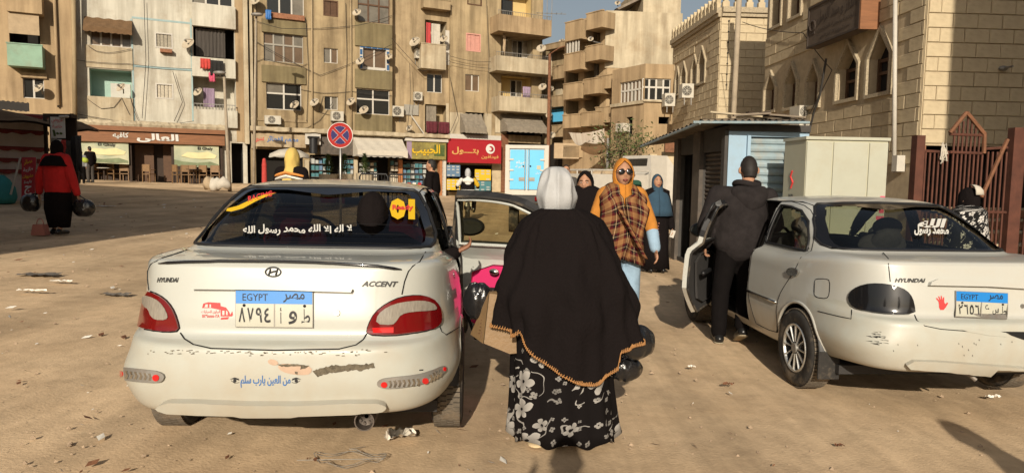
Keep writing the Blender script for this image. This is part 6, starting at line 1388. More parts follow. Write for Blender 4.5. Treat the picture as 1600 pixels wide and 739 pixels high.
# boot lid seams and furniture
c.seam([(233, 453), (231, 436), (231, 424), (236, 413), (255, 403), (292, 391)], c.px, .0034, False, 8)
c.seam([(665, 394), (660, 402), (656, 409), (645, 416), (638, 424), (632, 440), (628, 460)], c.px, .0034, False, 8)
c.seam([(282, 520), (288, 529), (302, 538), (330, 544), (430, 547), (530, 545), (556, 539), (568, 530), (573, 521)], c.px, .0036, False, 8)
c.seam([(687, 510), (690, 518), (697, 523), (722, 508)], c.px, .003, False, 6)
c.decal([(303, 452), (306, 447), (316, 441), (340, 437), (430, 434.5), (520, 438), (545, 444), (552, 452), (550, 457), (430, 453.5)], 'boot_garnish', 'paint_white', thick=.034, off=0, step=10)
b = B(); pts = [c.px(x, y) for x, y in dens([(249, 413.5), (290, 411.5), (340, 410.5), (430, 411), (520, 413.5), (590, 418), (627, 422)], 12, False)]
b.tube([p[0]+p[1]*.006+V((0, 0, .003)) for p in pts if p], [.003]+[.0075]*(len(pts)-2)+[.003], 8); c.part(b, 'boot_spoiler', MAT['black_gloss'], smooth=True)
b = B(); pts = [c.px(427+12*cos(a*pi/16), 425+7*sin(a*pi/16)) for a in range(33)]; b.tube([p[0]+p[1]*.004 for p in pts], .0035, 6)
for P in ([(420, 430), (423, 420)], [(431, 430), (434, 420)], [(421.5, 426.5), (427, 424.5), (432.5, 423.5)]): b.tube([(lambda r: r[0]+r[1]*.004)(c.px(*q)) for q in P], .004, 6)
c.part(b, 'badge', MAT['badge_dark'], smooth=True)
c.words('HYUNDAI', 246, 433.5, 278, 441, 'badge', 'badge_dark', .03, .004, skew=2)
c.words('ACCENT', 565, 439, 618, 447.5, 'badge', 'badge_dark', .03, .007, skew=4, dy=.5)
b = B(); r = c.px(527, 489); b.cyl(r[0], r[0]+r[1]*.012, .014, .012, 16); b.cyl(r[0], r[0]+r[1]*.014, .006, n=10); c.part(b, 'boot_lock', MAT['steel'], auto=40)
# sticker: recovery truck and lettering
st = c.decal([(316, 481), (318, 474), (326, 472), (344, 473), (345, 478), (353, 480), (358, 487), (360, 492), (363, 486), (364, 492), (362, 494), (345, 494), (345, 484), (330, 481)], 'sticker', 'ink_red', holes=([(319, 480), (321, 475), (325, 475), (325, 480)], [(327, 480.3), (327, 475), (330, 475), (330, 480.5)], [(347, 492), (347, 485), (351, 485), (351, 492)], [(353, 492), (353, 484), (356, 487), (356, 492)]), step=2)
c.words('البراوى للسيارات', 315, 484, 344, 490, 'sticker_text', 'ink_red', .0).parent = st
c.words('١١٢٩٥٥٥-٢٨', 316, 491, 343, 496, 'sticker_text', 'ink_red', .015).parent = st
c.decal([(346, 496), (358, 495), (356, 498.5), (345, 499)], 'sticker_bar', 'ink_red', step=3).parent = st
# rear window writing
c.words('لا اله الا الله محمد رسول الله', 380, 353, 550, 368, 'window_lettering', 'ink_white', .028, .006, warp=lambda u: 1.5*sin(u*25))
c.words('01', 609, 311, 648, 344, 'window_number', 'ink_yellow', .07, .006, dy=1)
c.words('Ready', 613, 322, 645, 332, 'window_lettering', 'ink_red', .03, .009)
c.decal([(354, 331), (356, 327), (372, 323), (395, 312), (412, 306), (432, 303), (422, 306), (400, 316), (380, 327), (362, 332)], 'window_sticker', 'ink_yellow', off=.006, step=6)
c.decal([(410, 306), (418, 303), (432, 302.5), (418, 305.5)], 'window_sticker', 'ink_red', off=.0075, step=5)
c.words('RACING', 388, 308, 425, 317, 'window_lettering', 'ink_red', .02, .006, dy=-9)
for k in range(5): # demister wires
    y = 318+k*15; c.seam([(360-k*16, y-1), (500, y+1), (640+k*3, y+4)], c.px, .0011, False, 30, 'gap', 'heating_wire')
# bumper strips, lip, scrapes
def strip(P, lens, slots):
    o = c.decal(P, 'reflector_strip', 'dull_metal', thick=.012, off=.001, smooth=1, step=8)
    for x, y, rx, ry in lens: c.decal([(x+rx*cos(a*pi/6), y+ry*sin(a*pi/6)) for a in range(12)], 'reflector', 'lamp_bright', thick=.004, off=.013, step=4).parent = o
    for x, y in slots: c.decal([(x-2.2, y-5), (x+1, y-5.5), (x+3, y), (x+1, y+5.5), (x-2.2, y+5), (x, y)], 'chrome_fin', 'chrome', thick=.004, off=.013, step=3).parent = o
strip([(188, 573), (200, 574), (230, 577), (250, 579.5), (260, 586), (256, 595), (246, 597), (215, 595), (194, 592), (188, 585)], [(194.5, 583.5, 3, 4.5), (247, 589, 5, 5)], [(203+i*7, 584.5+i*.6) for i in range(6)])
strip([(588, 598), (594, 591.5), (610, 589), (650, 585), (675, 578), (690, 571), (695, 573), (692, 583), (676, 593), (645, 602), (608, 606), (592, 604)], [(600, 599.5, 5, 4.5), (662, 594, 4.5, 4.5), (691, 576.5, 2, 3)], [(609+i*7, 598.5-i*.5) for i in range(7)]+[(670+i*4.6, 590-i*2.6) for i in range(4)])
c.decal([(250, 632), (258, 625), (275, 621.5), (430, 627.5), (585, 622), (604, 627), (600, 634), (585, 637), (430, 642), (275, 638)], 'bumper_lip', 'paint_bumper', thick=.05, off=-.006, smooth=1, step=10)
c.decal([(434, 570), (445, 567), (470, 570), (488, 573), (486, 584), (470, 586), (448, 583), (436, 577)], 'scrape', 'primer', step=5, smooth=1)
c.decal([(418, 563), (424, 560), (433, 563), (436, 569), (428, 571), (420, 568)], 'scrape', 'primer', step=4, smooth=1)
rs = random.Random(3)
def rough(P, a, st=3): return [(x+rs.uniform(-a, a), y+rs.uniform(-a, a)) for x, y in dens(P, st)]
c.decal(rough([(489, 579), (515, 571), (550, 569), (584, 567), (585, 573), (570, 578), (540, 579), (515, 583), (496, 588)], 1.4), 'scrape', 'scuff', step=4, off=.003)
c.decal(rough([(433, 569), (462, 568.5), (484, 571), (480, 574), (469, 577), (470, 572), (440, 572)], .7), 'scrape', 'scuff', step=3, off=.0035)
c.decal(rough([(461, 580), (466, 581), (465, 585), (461, 584)], .7), 'scrape', 'scuff', step=3, off=.0035)
for k in range(70):   # grey rubbing along the top of the bumper
    x = 230+rs.random()*380; y = 549+(.5-rs.random())*7+ (3 if 380 < x < 560 else 0); w = rs.uniform(1, 6); c.decal([(x, y), (x+w, y-.5), (x+w*1.2, y+.7), (x+.6, y+1)], 'scratch', 'scuff', step=6)
w1 = c.words('من العين يارب سلم', 376, 586, 454, 605, 'bumper_lettering', 'ink_blue', .02)
for sx, x in ((1, 367), (-1, 463)):
    c.decal([(x-8*sx, 592), (x, 589), (x+6*sx, 591), (x+7*sx, 594), (x+1*sx, 592)], 'eye_drawing', 'ink', step=3)
    c.decal([(x+2.6*cos(a), 594.5+2.8*sin(a)) for a in [k*pi/5 for k in range(10)]], 'eye_drawing', 'ink', step=2)
    c.seam([(x-6*sx, 594), (x, 598.5), (x+7*sx, 597)], c.px, .0012, False, 3, 'ink', 'eye_drawing')
for P in ([(208, 633), (214, 640), (216, 645)], [(655, 578), (661, 577.5)], [(652, 636), (662, 636.5)]): c.seam(P, c.px, .003, False, 4, 'gap', 'scratch')
# exhaust
b = B(); e0 = c.px(567, 636)[0]; ex = V((e0.x+.005, .06, .30)); k = 24
b.sheet([[ex+V((r*cos(2*pi*i/k), y, r*sin(2*pi*i/k))) for i in range(k)] for r, y in ((.010, .035), (.016, .03), (.038, .02), (.040, -.035), (.046, -.035), (.047, .16), (.03, .3))], closed=True)
for i in range(7): b.cyl(ex+V((.027*cos(i*.9), .012, .027*sin(i*.9))), ex+V((.027*cos(i*.9), .03, .027*sin(i*.9))), .0065, n=8)
c.part(b, 'exhaust_pipe', MAT['exhaust'], auto=40)
# fuel flap etc, doors
C1.door('R', 1, radians(66), 'paint_white', 1.76, lower='pink_paint', label='open rear door with white frame and pink lining', glass='glass_side')
# ---- right car
C2 = Car('white saloon with blacked out tail lamps and red hand print, left door open', (2.97, 4.22, -.03), radians(3.4), 0, 'paint_grey', 1, 'glass_clear', True, -1)
c = C2
c.decal([(1327, 468), (1330, 456), (1342, 447), (1362, 442), (1385, 443), (1408, 449), (1421, 459), (1427, 473), (1429, 492), (1390, 492), (1355, 488), (1335, 481)], 'tail_lamp', 'black_gloss', thick=.016, off=.001, smooth=1, step=8, label='blacked out tail lamp')
b = B(); patch(b, [(.78-.02, .70), (.77, .83), (.66, .89), (.52, .87), (.47, .70)], c.rear, .05, .014, .002); c.part(b, 'tail_lamp', MAT['black_gloss'], auto=35)
plate(c, 1492, 455, 1572, 496, 3.5, '٢٦٥٦', [(.55, .46, .66, .92, 'ع'), (.70, .56, .82, .86, 'س'), (.86, .48, .97, .86, 'ط')], 0, .49)
c.decal([(1449, 446), (1451, 441), (1462, 436), (1500, 436), (1599, 443), (1640, 448), (1640, 454), (1540, 448)], 'boot_garnish', 'paint_grey', thick=.034, off=0, step=8)
c.seam([(1380, 395), (1388, 404), (1388, 412), (1391, 440)], c.px, .003, False, 6)
c.seam([(1429, 492), (1433, 501), (1445, 509), (1470, 514), (1520, 518), (1610, 519)], c.px, .003, False, 8)
c.decal([(1500, 514), (1560, 517), (1575, 521), (1571, 526), (1545, 524), (1512, 518)], 'bumper_gap', 'paint_bumper', off=.004, step=8)
c.decal([(1571, 519), (1605, 519), (1610, 534), (1597, 530), (1580, 524)], 'bumper_gap', 'gap', off=.004, step=6)
c.words('HYUNDAI', 1398, 434.5, 1443, 441, 'badge', 'badge_dark', .03, .008, skew=2, dy=.5)
b = B(); r = c.px(1597, 478)
if r: b.cyl(r[0], r[0]+r[1]*.012, .014, .012, 14); c.part(b, 'boot_lock', MAT['steel'])
hp = [(1467, 476), (1466, 471), (1462, 466), (1463.5, 465), (1468, 470), (1465.5, 463), (1467, 462.5), (1470, 469), (1469.5, 462), (1471, 462), (1472.5, 469), (1473.5, 464), (1475, 464.5), (1475, 471.5), (1476.5, 475), (1480, 472), (1481, 474), (1477.5, 480), (1474, 484), (1469, 484), (1467, 480)]
c.decal(hp, 'hand_print', 'ink_red', step=2.5)
c.words('الله', 1432, 343, 1474, 357, 'window_lettering', 'ink_white', .05, .007, skew=5)
c.words('محمد رسول', 1428, 352, 1482, 369, 'window_lettering', 'ink_white', .05, .007, dy=2)
c.seam([(1278, 486), (1310, 494), (1330, 498), (1331, 484)], c.side and c.px, .003, False, 6)
c.decal([(1274, 435), (1277, 437.5), (1290, 436), (1296, 439), (1295, 461), (1291, 466), (1278, 464), (1273, 461)], 'fuel_flap', 'paint_grey', thick=.0, off=.002, smooth=0, step=6)
c.seam(smoothpoly([(1273, 440), (1275, 435.5), (1290, 435.5), (1297, 438), (1296, 460), (1292, 466.5), (1277, 465), (1272, 460)], 1), c.px, .003, True, 4, 'gap')
c.decal([(1231, 422), (1237, 418), (1249, 420), (1250, 427), (1245, 432), (1233, 430)], 'door_handle', 'chrome', thick=.014, smooth=1, step=4)
b = B(); pts = [c.side(-1)(y, .56) for y in (1.2, 1.35, 1.5, 1.65, 1.75)]; b.tube([p[0]+p[1]*.004 for p in pts], .012, 6); c.part(b, 'door_moulding', MAT['chrome'], smooth=True)
c.decal([(1414, 567), (1425, 561), (1460, 562), (1600, 572), (1640, 576), (1640, 588), (1600, 584), (1500, 578), (1420, 573)], 'bumper_lip', 'paint_bumper', thick=.04, off=-.006, step=9)
for k in range(26):
    x = rs.gauss(1372, 9); y = rs.gauss(528, 6); c.decal([(x-rs.uniform(2, 8), y-1), (x+rs.uniform(1, 6), y-.3), (x+3, y+.8)], 'scratch', 'gap', step=5)
for k in range(14):
    x = rs.uniform(1395, 1590); y = rs.uniform(520, 556); c.decal([(x, y), (x+.8, y-1.5), (x+1.4, y+1.8)], 'scratch', 'gap', step=5)
for k in range(8): x = 1508+k*9+rs.uniform(-2, 2); y = 585.5+k*.7; c.decal([(x, y), (x+9, y-.4), (x+8, y+1.2)], 'scratch', 'gap', step=5, off=.03)
b = B(); patch(b, [(.98, .24), (1.06, .24), (1.03, .42), (.97, .40)], lambda y, z: (V((-.72-.04*(z-.24), .52, z)), V((0, -1, 0))), .05, .006); 
b = B(); b.box(-.82, -.67, .50, .512, .15, .34); c.part(b, 'mud_flap', MAT['rubber'])
b = B(); b.tube([(-.3, .5, .26), (.1, .3, .25), (.14, .27, .21)], .015, 8); c.part(b, 'tow_hook', MAT['dull_metal'])
b = B(); b.tube([(-.40+.0, 2.33, 1.22), (-.40, 2.2, 1.25)], .012, 6)
C2.door('F', -1, radians(-31), 'interior', 2.80, lower='interior', label='open front door with black lining', glass='glass_clear', framecol='black_plastic')
# ================================================================ PEOPLE
mat('hair', (.012, .009, .007), .7, var=.3, scale=40); mat('cloth_jet', (.0085, .0065, .0065), .95, spec=.06, bump=.35, bscale=55); mat('hijab_white', (.36, .365, .37), .9, var=.08, scale=8, spec=.1, bump=.15, bscale=90)
mat('hijab_ochre', (.42, .16, .018), .9, var=.12, scale=10); mat('ochre_coat', (.40, .16, .025), .95, var=.15, scale=14); mat('denim', (.22, .32, .42), .9, var=.2, scale=9); mat('hijab_blue', (.024, .055, .088), .95, var=.15, scale=8)
mat('hijab_yellow', (.5, .36, .10), .9, var=.06, scale=8); mat('hoodie', (.020, .017, .017), .95, var=.25, scale=14, bump=.35, bscale=9, spec=.08); mat('trousers', (.006, .005, .005), .95, var=.2, scale=10, spec=.06)
mat('red_coat', (.42, .012, .012), .9, var=.15, scale=9); mat('green_coat', (.015, .06, .035), .9, var=.15, scale=9); mat('shoe_black', (.01, .01, .01), .3); mat('sole', (.30, .25, .17), .8); mat('sandal', (.52, .40, .24), .7)
mat('stitch', (.30, .145, .05), .8, var=.2, scale=40); mat('bag_beige', (.20, .125, .06), .55, var=.12, scale=9, bump=.15); mat('bag_brown', (.10, .05, .022), .7); mat('bag_pink', (.35, .14, .11), .6)
mat('bag_black', (.010, .010, .011), .22, spec=.6, bump=.9, bscale=14, coat=.3); mat('lime', (.35, .42, .05), .8); mat('lips', (.22, .06, .05), .5); mat('sweater_orange', (.55, .22, .05), .9); mat('grey_hood', (.2, .2, .2), .9)
def plaidmat():
    m = bpy.data.materials.new('plaid'); m.use_nodes = True; n = m.node_tree.nodes; l = m.node_tree.links; p = n['Principled BSDF']; p.inputs['Roughness'].default_value = .95; p.inputs['Specular IOR Level'].default_value = .1
    uv = n.new('ShaderNodeUVMap'); sx = n.new('ShaderNodeSeparateXYZ'); l.new(uv.outputs[0], sx.inputs[0]); cols = []
    for k in (0, 1):
        mu = n.new('ShaderNodeMath'); mu.operation = 'MULTIPLY'; mu.inputs[1].default_value = 8.5; l.new(sx.outputs[k], mu.inputs[0]); fr = n.new('ShaderNodeMath'); fr.operation = 'FRACT'; l.new(mu.outputs[0], fr.inputs[0])
        r = n.new('ShaderNodeValToRGB'); r.color_ramp.interpolation = 'CONSTANT'; e = r.color_ramp.elements
        S = [(0, (.24, .12, .05)), (.26, (.07, .008, .01)), (.40, (.012, .01, .01)), (.56, (.42, .30, .17)), (.60, (.012, .01, .01)), (.72, (.07, .008, .01)), (.86, (.24, .12, .05))]
        e[0].position = 0; e[0].color = (*S[0][1], 1); e[1].position = S[1][0]; e[1].color = (*S[1][1], 1)
        for q, c_ in S[2:]: x = e.new(q); x.color = (*c_, 1)
        l.new(fr.outputs[0], r.inputs[0]); cols.append(r.outputs[0])
    mx = n.new('ShaderNodeMix'); mx.data_type = 'RGBA'; mx.inputs[0].default_value = .5; l.new(cols[0], mx.inputs[6]); l.new(cols[1], mx.inputs[7]); l.new(mx.outputs[2], p.inputs['Base Color']); MAT['plaid'] = m
plaidmat()
def floralmat(name, base, fcol, sc, sq=False):
    m = bpy.data.materials.new(name); m.use_nodes = True; n = m.node_tree.nodes; l = m.node_tree.links; p = n['Principled BSDF']; p.inputs['Roughness'].default_value = .9; p.inputs['Specular IOR Level'].default_value = .08
    uv = n.new('ShaderNodeUVMap')
    def M(op, a, b_=None):
        x = n.new('ShaderNodeMath'); x.operation = op
        for i, q in enumerate((a, b_)):
            if q is None: continue
            if isinstance(q, (int, float)): x.inputs[i].default_value = q
            else: l.new(q, x.inputs[i])
        return x.outputs[0]
    def flower(scale, petals, R_, rnd, off):
        mp = n.new('ShaderNodeMapping'); mp.inputs['Scale'].default_value = (scale, scale, scale); mp.inputs['Location'].default_value = (off, off*.7, 0); l.new(uv.outputs[0], mp.inputs[0])
        nz = n.new('ShaderNodeTexNoise'); nz.inputs['Scale'].default_value = 2.2; nz.inputs['Detail'].default_value = 2; l.new(mp.outputs[0], nz.inputs['Vector'])
        ad = n.new('ShaderNodeVectorMath'); ad.operation = 'MULTIPLY_ADD'; l.new(nz.outputs['Color'], ad.inputs[0]); ad.inputs[1].default_value = (.28, .28, 0); l.new(mp.outputs[0], ad.inputs[2])
        v = n.new('ShaderNodeTexVoronoi'); v.voronoi_dimensions = '2D'; v.inputs['Scale'].default_value = 1; v.inputs['Randomness'].default_value = rnd; l.new(ad.outputs[0], v.inputs['Vector'])
        sb = n.new('ShaderNodeVectorMath'); sb.operation = 'SUBTRACT'; l.new(ad.outputs[0], sb.inputs[0]); l.new(v.outputs['Position'], sb.inputs[1]); s_ = n.new('ShaderNodeSeparateXYZ'); l.new(sb.outputs[0], s_.inputs[0])
        sc_ = n.new('ShaderNodeSeparateColor'); l.new(v.outputs['Color'], sc_.inputs[0])
        th = M('ADD', M('ARCTAN2', s_.outputs[1], s_.outputs[0]), M('MULTIPLY', sc_.outputs[0], 6.28)); pet = M('ABSOLUTE', M('COSINE', M('MULTIPLY', th, petals/2)))
        rad = M('MULTIPLY', M('MULTIPLY', M('ADD', M('MULTIPLY', M('POWER', pet, .5), .68), .3), R_), M('ADD', M('MULTIPLY', sc_.outputs[1], .6), .6))
        mask = M('LESS_THAN', v.outputs['Distance'], rad); ctr = M('GREATER_THAN', v.outputs['Distance'], R_*.16); keep = M('GREATER_THAN', sc_.outputs[2], .36)
        return M('MULTIPLY', M('MULTIPLY', mask, ctr), keep), M('DIVIDE', v.outputs['Distance'], R_)
    a, da = flower(sc, 5, .40, .75, 0); b_, db = flower(sc*2.3, 4, .26, .9, 3.3)
    nz = n.new('ShaderNodeTexNoise'); nz.inputs['Scale'].default_value = sc*1.1; nz.inputs['Detail'].default_value = 1; l.new(uv.outputs[0], nz.inputs['Vector'])
    vine = M('LESS_THAN', M('ABSOLUTE', M('SUBTRACT', nz.outputs['Fac'], .5)), .010); n2 = n.new('ShaderNodeTexNoise'); n2.inputs['Scale'].default_value = sc*1.7; l.new(uv.outputs[0], n2.inputs['Vector']); vine = M('MULTIPLY', vine, M('GREATER_THAN', n2.outputs['Fac'], .5))
    tot = M('MAXIMUM', M('MAXIMUM', a, M('MULTIPLY', b_, .5)), M('MULTIPLY', vine, .7)); sh = M('MULTIPLY', tot, M('ADD', M('MULTIPLY', da, .55), .5)); mn = M('MINIMUM', sh, 1.0)
    mx = n.new('ShaderNodeMix'); mx.data_type = 'RGBA'; l.new(mn, mx.inputs[0]); mx.inputs[6].default_value = (*base, 1); mx.inputs[7].default_value = (*fcol, 1); l.new(mx.outputs[2], p.inputs['Base Color']); MAT[name] = m
floralmat('floral', (.0065, .0052, .0052), (.30, .285, .265), 6.5); floralmat('squiggle', (.01, .01, .01), (.55, .53, .5), 11)
def head(b, c, M=None, s=1.0, n=26, k=22):
    c = V(c); rings = []
    g = lambda x, z, x0, z0, w, h: exp(-((x-x0)/w)**2-((z-z0)/h)**2)
    for i in range(k+1):
        a = -pi/2+pi*i/k; q = max(cos(a), 1e-3)**(.8 if a > 0 else 1); rg = []
        for j in range(n):
            t = 2*pi*j/n; x, y, z = .073*q*sin(t), .092*q*cos(t), .118*sin(a)
            if z < 0: x *= 1-.22*(-z/.118)**1.5; y = y*(1-.06*(-z/.118)) + (.012*(-z/.118) if y > 0 else -(-z/.118)*-.03)
            if y > 0:
                f = y/.092
                y += f*(.024*g(x, z, 0, -.018, .013, .020)+.012*g(x, z, 0, .008, .010, .022)+.006*g(x, z, 0, .045, .05, .012)-.010*g(abs(x), z, .031, .016, .016, .012)+.007*g(x, z, 0, -.058, .024, .008)+.010*g(x, z, 0, -.095, .025, .016)+.005*g(abs(x), z, .042, -.02, .02, .02))
            rg.append(c+(M @ V((x, y, z)) if M is not None else V((x, y, z)))*s)
        rings.append(rg)
    b.loft(rings)
    for sx in (-1, 1):
        e = V((sx*.073, -.008, -.006)); e = M @ e if M is not None else e; b.ball(c+e*s*1.14, .014*s, .020*s, .034*s, 8, 6)
def hand(b, w, d, thumb, s=1.0, curl=.5):
    w, d = V(w), V(d).normalized(); t = (V(thumb)-d*V(thumb).dot(d)).normalized(); nrm = d.cross(t)
    b.capsule(w, w+d*.075*s, .030*s, .036*s, 10, .45, t)
    for i, L in enumerate((.068, .078, .072, .055)):
        o = w+d*.085*s+t*(.028-.018*i)*s; k1 = o+(d*cos(curl*.5)+nrm*sin(curl*.5)).normalized()*L*.5*s; k2 = k1+(d*cos(curl*1.5)+nrm*sin(curl*1.5)).normalized()*L*.5*s; b.tube([o-d*.02*s, o, k1, k2], [.0092*s, .009*s, .0085*s, .007*s], 7)
    o = w+d*.025*s+t*.028*s; k1 = o+(d*.55+t*.8+nrm*.15).normalized()*.036*s; b.tube([o-t*.015*s, o, k1, k1+(d*.85+t*.35+nrm*.3).normalized()*.03*s], [.012*s, .012*s, .0105*s, .008*s], 7)
def rotM(yaw=0, pitch=0, roll=0): return Matrix.Rotation(yaw, 3, 'Z') @ Matrix.Rotation(pitch, 3, 'X') @ Matrix.Rotation(roll, 3, 'Y')
class Person:
    "local frame: +Y is the way the person faces, origin on the ground between the feet"
    def __init__(s, label, p, rz, H=1.65, vox=.012, J=None, hd=None, hands=True, skin='skin', yaw=0, pitch=0, group=None, curl=.6):
        s.root = thing('person', label, 'person', p, rz, group); k = H/1.68; s.k = k
        D = dict(head=(0, .02, 1.565), neck=(0, -.005, 1.43), sL=(-.175, -.01, 1.375), sR=(.175, -.01, 1.375), eL=(-.23, -.03, 1.10), eR=(.23, -.03, 1.10), wL=(-.24, .06, .87), wR=(.24, .06, .87), hL=(-.085, 0, .88), hR=(.085, 0, .88), kL=(-.095, .03, .48), kR=(.095, .03, .48), aL=(-.10, 0, .085), aR=(.10, 0, .085), tL=(-.11, .15, .03), tR=(.11, .15, .03), chest=(0, 0, 1.25), pel=(0, 0, .95))
        D = {q: V(v)*k for q, v in D.items()}
        if J: D.update({q: V(v) for q, v in J.items()})
        s.J = D; b = B(); HM = rotM(yaw, pitch); s.HM = HM; s.hc = D['head']; head(b, s.hc, HM, k)
        b.capsule(D['neck']-V((0, 0, .05)), s.hc-V((0, .02, .065))*k, .060*k, .058*k)
        b.capsule(D['pel'], D['chest'], .155*k, .165*k, 16, .68, (1, 0, 0)); b.capsule(D['sL'].lerp(D['sR'], .12), D['sL'].lerp(D['sR'], .88), .075*k, .075*k); b.capsule(D['chest'], D['neck'], .12*k, .055*k, 14, .75, (1, 0, 0))
        for q in 'LR':
            b.capsule(D['s'+q], D['e'+q], .052*k, .042*k); b.capsule(D['e'+q], D['w'+q], .042*k, .028*k); d = (D['w'+q]-D['e'+q]).normalized()
            if hands: hand(b, D['w'+q], d, (0, 1, .1) if abs(d.y) < .8 else ((1 if q == 'L' else -1), 0, .3), k, curl)
            b.capsule(D['h'+q], D['k'+q], .085*k, .058*k); b.capsule(D['k'+q], D['a'+q], .056*k, .036*k); b.capsule(D['a'+q]-V((0, .03, .03))*k, D['t'+q], .036*k, .034*k)
        me = remesh(b, vox, 1, .4); me.materials.append(MAT[skin]); s.body = put('body', me, s.root, local=True)
    def part(s, b, name, m, smooth=True, solid=0, uv=None, label=None, parent=None, fix=True, subsurf=0):
        o = b.build(name, MAT[m], parent or s.root, smooth=smooth, local=True, uv=uv, label=label, fix=fix)
        if solid: md = o.modifiers.new('thick', 'SOLIDIFY'); md.thickness = solid; md.offset = 1
        if subsurf: md = o.modifiers.new('sub', 'SUBSURF'); md.levels = subsurf; md.render_levels = subsurf
        return o
    def blob(s, b, name, m, vox=.014, smooth=3, label=None):
        me = remesh(b, vox, smooth, .5); me.materials.append(MAT[m]); o = put(name, me, s.root, local=True, label=label); return o
    def sleeves(s, b, r0=.068, r1=.055, r2=.046, cut=.92, sides='LR'):
        D = s.J; k = s.k
        for q in sides: b.capsule(D['s'+q], D['e'+q], r0*k, r1*k); b.capsule(D['e'+q], D['e'+q].lerp(D['w'+q], cut), r1*k, r2*k)
    def top(s, name, m, w=.19, hem=.80, vox=.014, label=None, r=(.068, .058, .048), cut=.93):
        D = s.J; k = s.k; b = B(); s.sleeves(b, *r, cut); pz = V((D['pel'].x, D['pel'].y, hem*k))
        b.capsule(pz+V((0, 0, w*.5)), D['chest'], w*k, (w+.005)*k, 18, .68, (1, 0, 0)); b.capsule(D['sL'].lerp(D['sR'], .08), D['sL'].lerp(D['sR'], .92), .085*k, .085*k); b.capsule(D['chest'], D['neck']+V((0, 0, -.02)), .13*k, .07*k, 14, .78, (1, 0, 0)); return s.blob(b, name, m, vox, 3, label)
    def trousers(s, m, r=(.105, .085, .068), vox=.014, hem=.97):
        D = s.J; k = s.k; b = B(); b.capsule(D['pel'], D['pel']+V((0, 0, .03)), .16*k, .16*k, 16, .75, (1, 0, 0))
        for q in 'LR': b.capsule(D['h'+q], D['k'+q], r[0]*k, r[1]*k); b.capsule(D['k'+q], D['k'+q].lerp(D['a'+q], hem), r[1]*k, r[2]*k)
        return s.blob(b, 'trousers', m, vox, 3)
    def shoes(s, m, sole=None):
        D = s.J; k = s.k
        for q in 'LR':
            b = B(); h = D['a'+q]+V((0, -.045, -.045))*k; b.capsule(h, D['t'+q]+V((0, .02, .008)), .045*k, .042*k, 12, .95); b.capsule(D['a'+q]+V((0, -.01, -.02)), h, .047*k, .045*k); o = s.blob(b, 'shoe', m, .012, 1)
            if sole: b = B(); d = (D['t'+q]-h); b.capsule(h-V((0, .0, .035*k)), D['t'+q]+V((0, .02, -.028*k)), .046*k, .043*k, 12, .25, d.cross(V((0, 0, 1)))); b.build('sole', MAT[sole], o, local=True)
    def robe(s, name, m, rows, folds=9, amp=.02, n=64, seed=0, uvs=True, caps=True, label=None):
        "rows: (z, cx, cy, rx, ry, fold strength)"
        b = B(); uv = []; rr = []
        for z, cx, cy, rx, ry, fa in rows:
            r = []
            for j in range(n):
                a = 2*pi*j/n; f = 1+fa*amp*(sin(folds*a+seed+.8*sin(z*6))+.6*sin((folds*2+1)*a+seed*2+z*3)+.5*noise.noise(V((cos(a)*3, sin(a)*3, z*2+seed)))) ; r.append(V((cx+rx*f*cos(a), cy+ry*f*sin(a), z+.012*fa*sin(folds*a+seed)*(1 if z == rows[-1][0] else 0)))); uv.append((a/(2*pi)*pi*(rx+ry), z))
            rr.append(r)
        b.loft(rr, caps, caps); return s.part(b, name, m, uv=uv if uvs else None, label=label)
    def hijab(s, m, drop=.20, wide=.17, op=1.0, cover=.02, seed=1, front=.16, label=None, flare=.8):
        "scarf leaving the face open; op scales the face opening"
        k = s.k; b = B(); rows = []; n = 40; q = random.Random(seed)
        Z = [.142, .136, .118, .09, .06, .03, .0, -.03, -.06, -.085, -.105, -.125, -.15, -.18]+[-.18-drop*i/4 for i in range(1, 5)]
        for z in Z:
            if z >= -.125:
                f = sqrt(max(.02, 1-(max(z, 0)/.143)**2)) if z > 0 else 1; rx, ry = (.089 if z > -.06 else .086)*f, (.111 if z > -.06 else .105)*f; cy = -.006
                a0 = 0
                if -.105 < z < .10: a0 = op*radians(56)*sqrt(max(0, 1-((z+.004)/.102)**2))
            else:
                t = min(1, (-.125-z)/(.06+drop)); rx, ry = .086+(wide-.086)*t**flare, .105+(front-.105)*t**(flare+.2); cy = -.006-.0*t; a0 = 0
            row = []
            for j in range(n+1):
                a = a0+.001+(2*pi-2*a0-.002)*j/n; w = 1+.022*sin(5*a+z*30+seed)+.018*sin(9*a-z*22)+(.03*noise.noise(V((sin(a)*2, cos(a)*2, z*9+seed))))
                row.append(s.hc+s.HM @ (V((rx*w*sin(a), cy+ry*w*cos(a), z))*k) if z > -.13 else s.hc+V((rx*w*sin(a), cy+ry*w*cos(a), z))*k)
            rows.append(row)
        b.sheet(rows); b.add([rows[0][j] for j in range(n)], [tuple(range(n))]); return s.part(b, 'headscarf', m, solid=.007, fix=True, label=label)
    def face(s, brow='hair', glasses=False, beard=False):
        k = s.k; f = lambda x, y, z: s.hc+s.HM @ (V((x, y, z))*k)
        for sx in (-1, 1):
            b = B(); b.ball(f(sx*.031, .0805, .016), .0125*k, .007*k, .0062*k, 10, 6, M=s.HM); s.part(b, 'eye', 'frame_white'); b = B(); b.ball(f(sx*.031, .0865, .016), .0055*k, .003*k, .0058*k, 8, 6, M=s.HM); s.part(b, 'iris', 'hair')
            b = B(); b.tube([f(sx*.015, .0915, .036), f(sx*.03, .0905, .041), f(sx*.05, .079, .035)], [.004*k, .0045*k, .002*k], 5); s.part(b, 'eyebrow', brow)
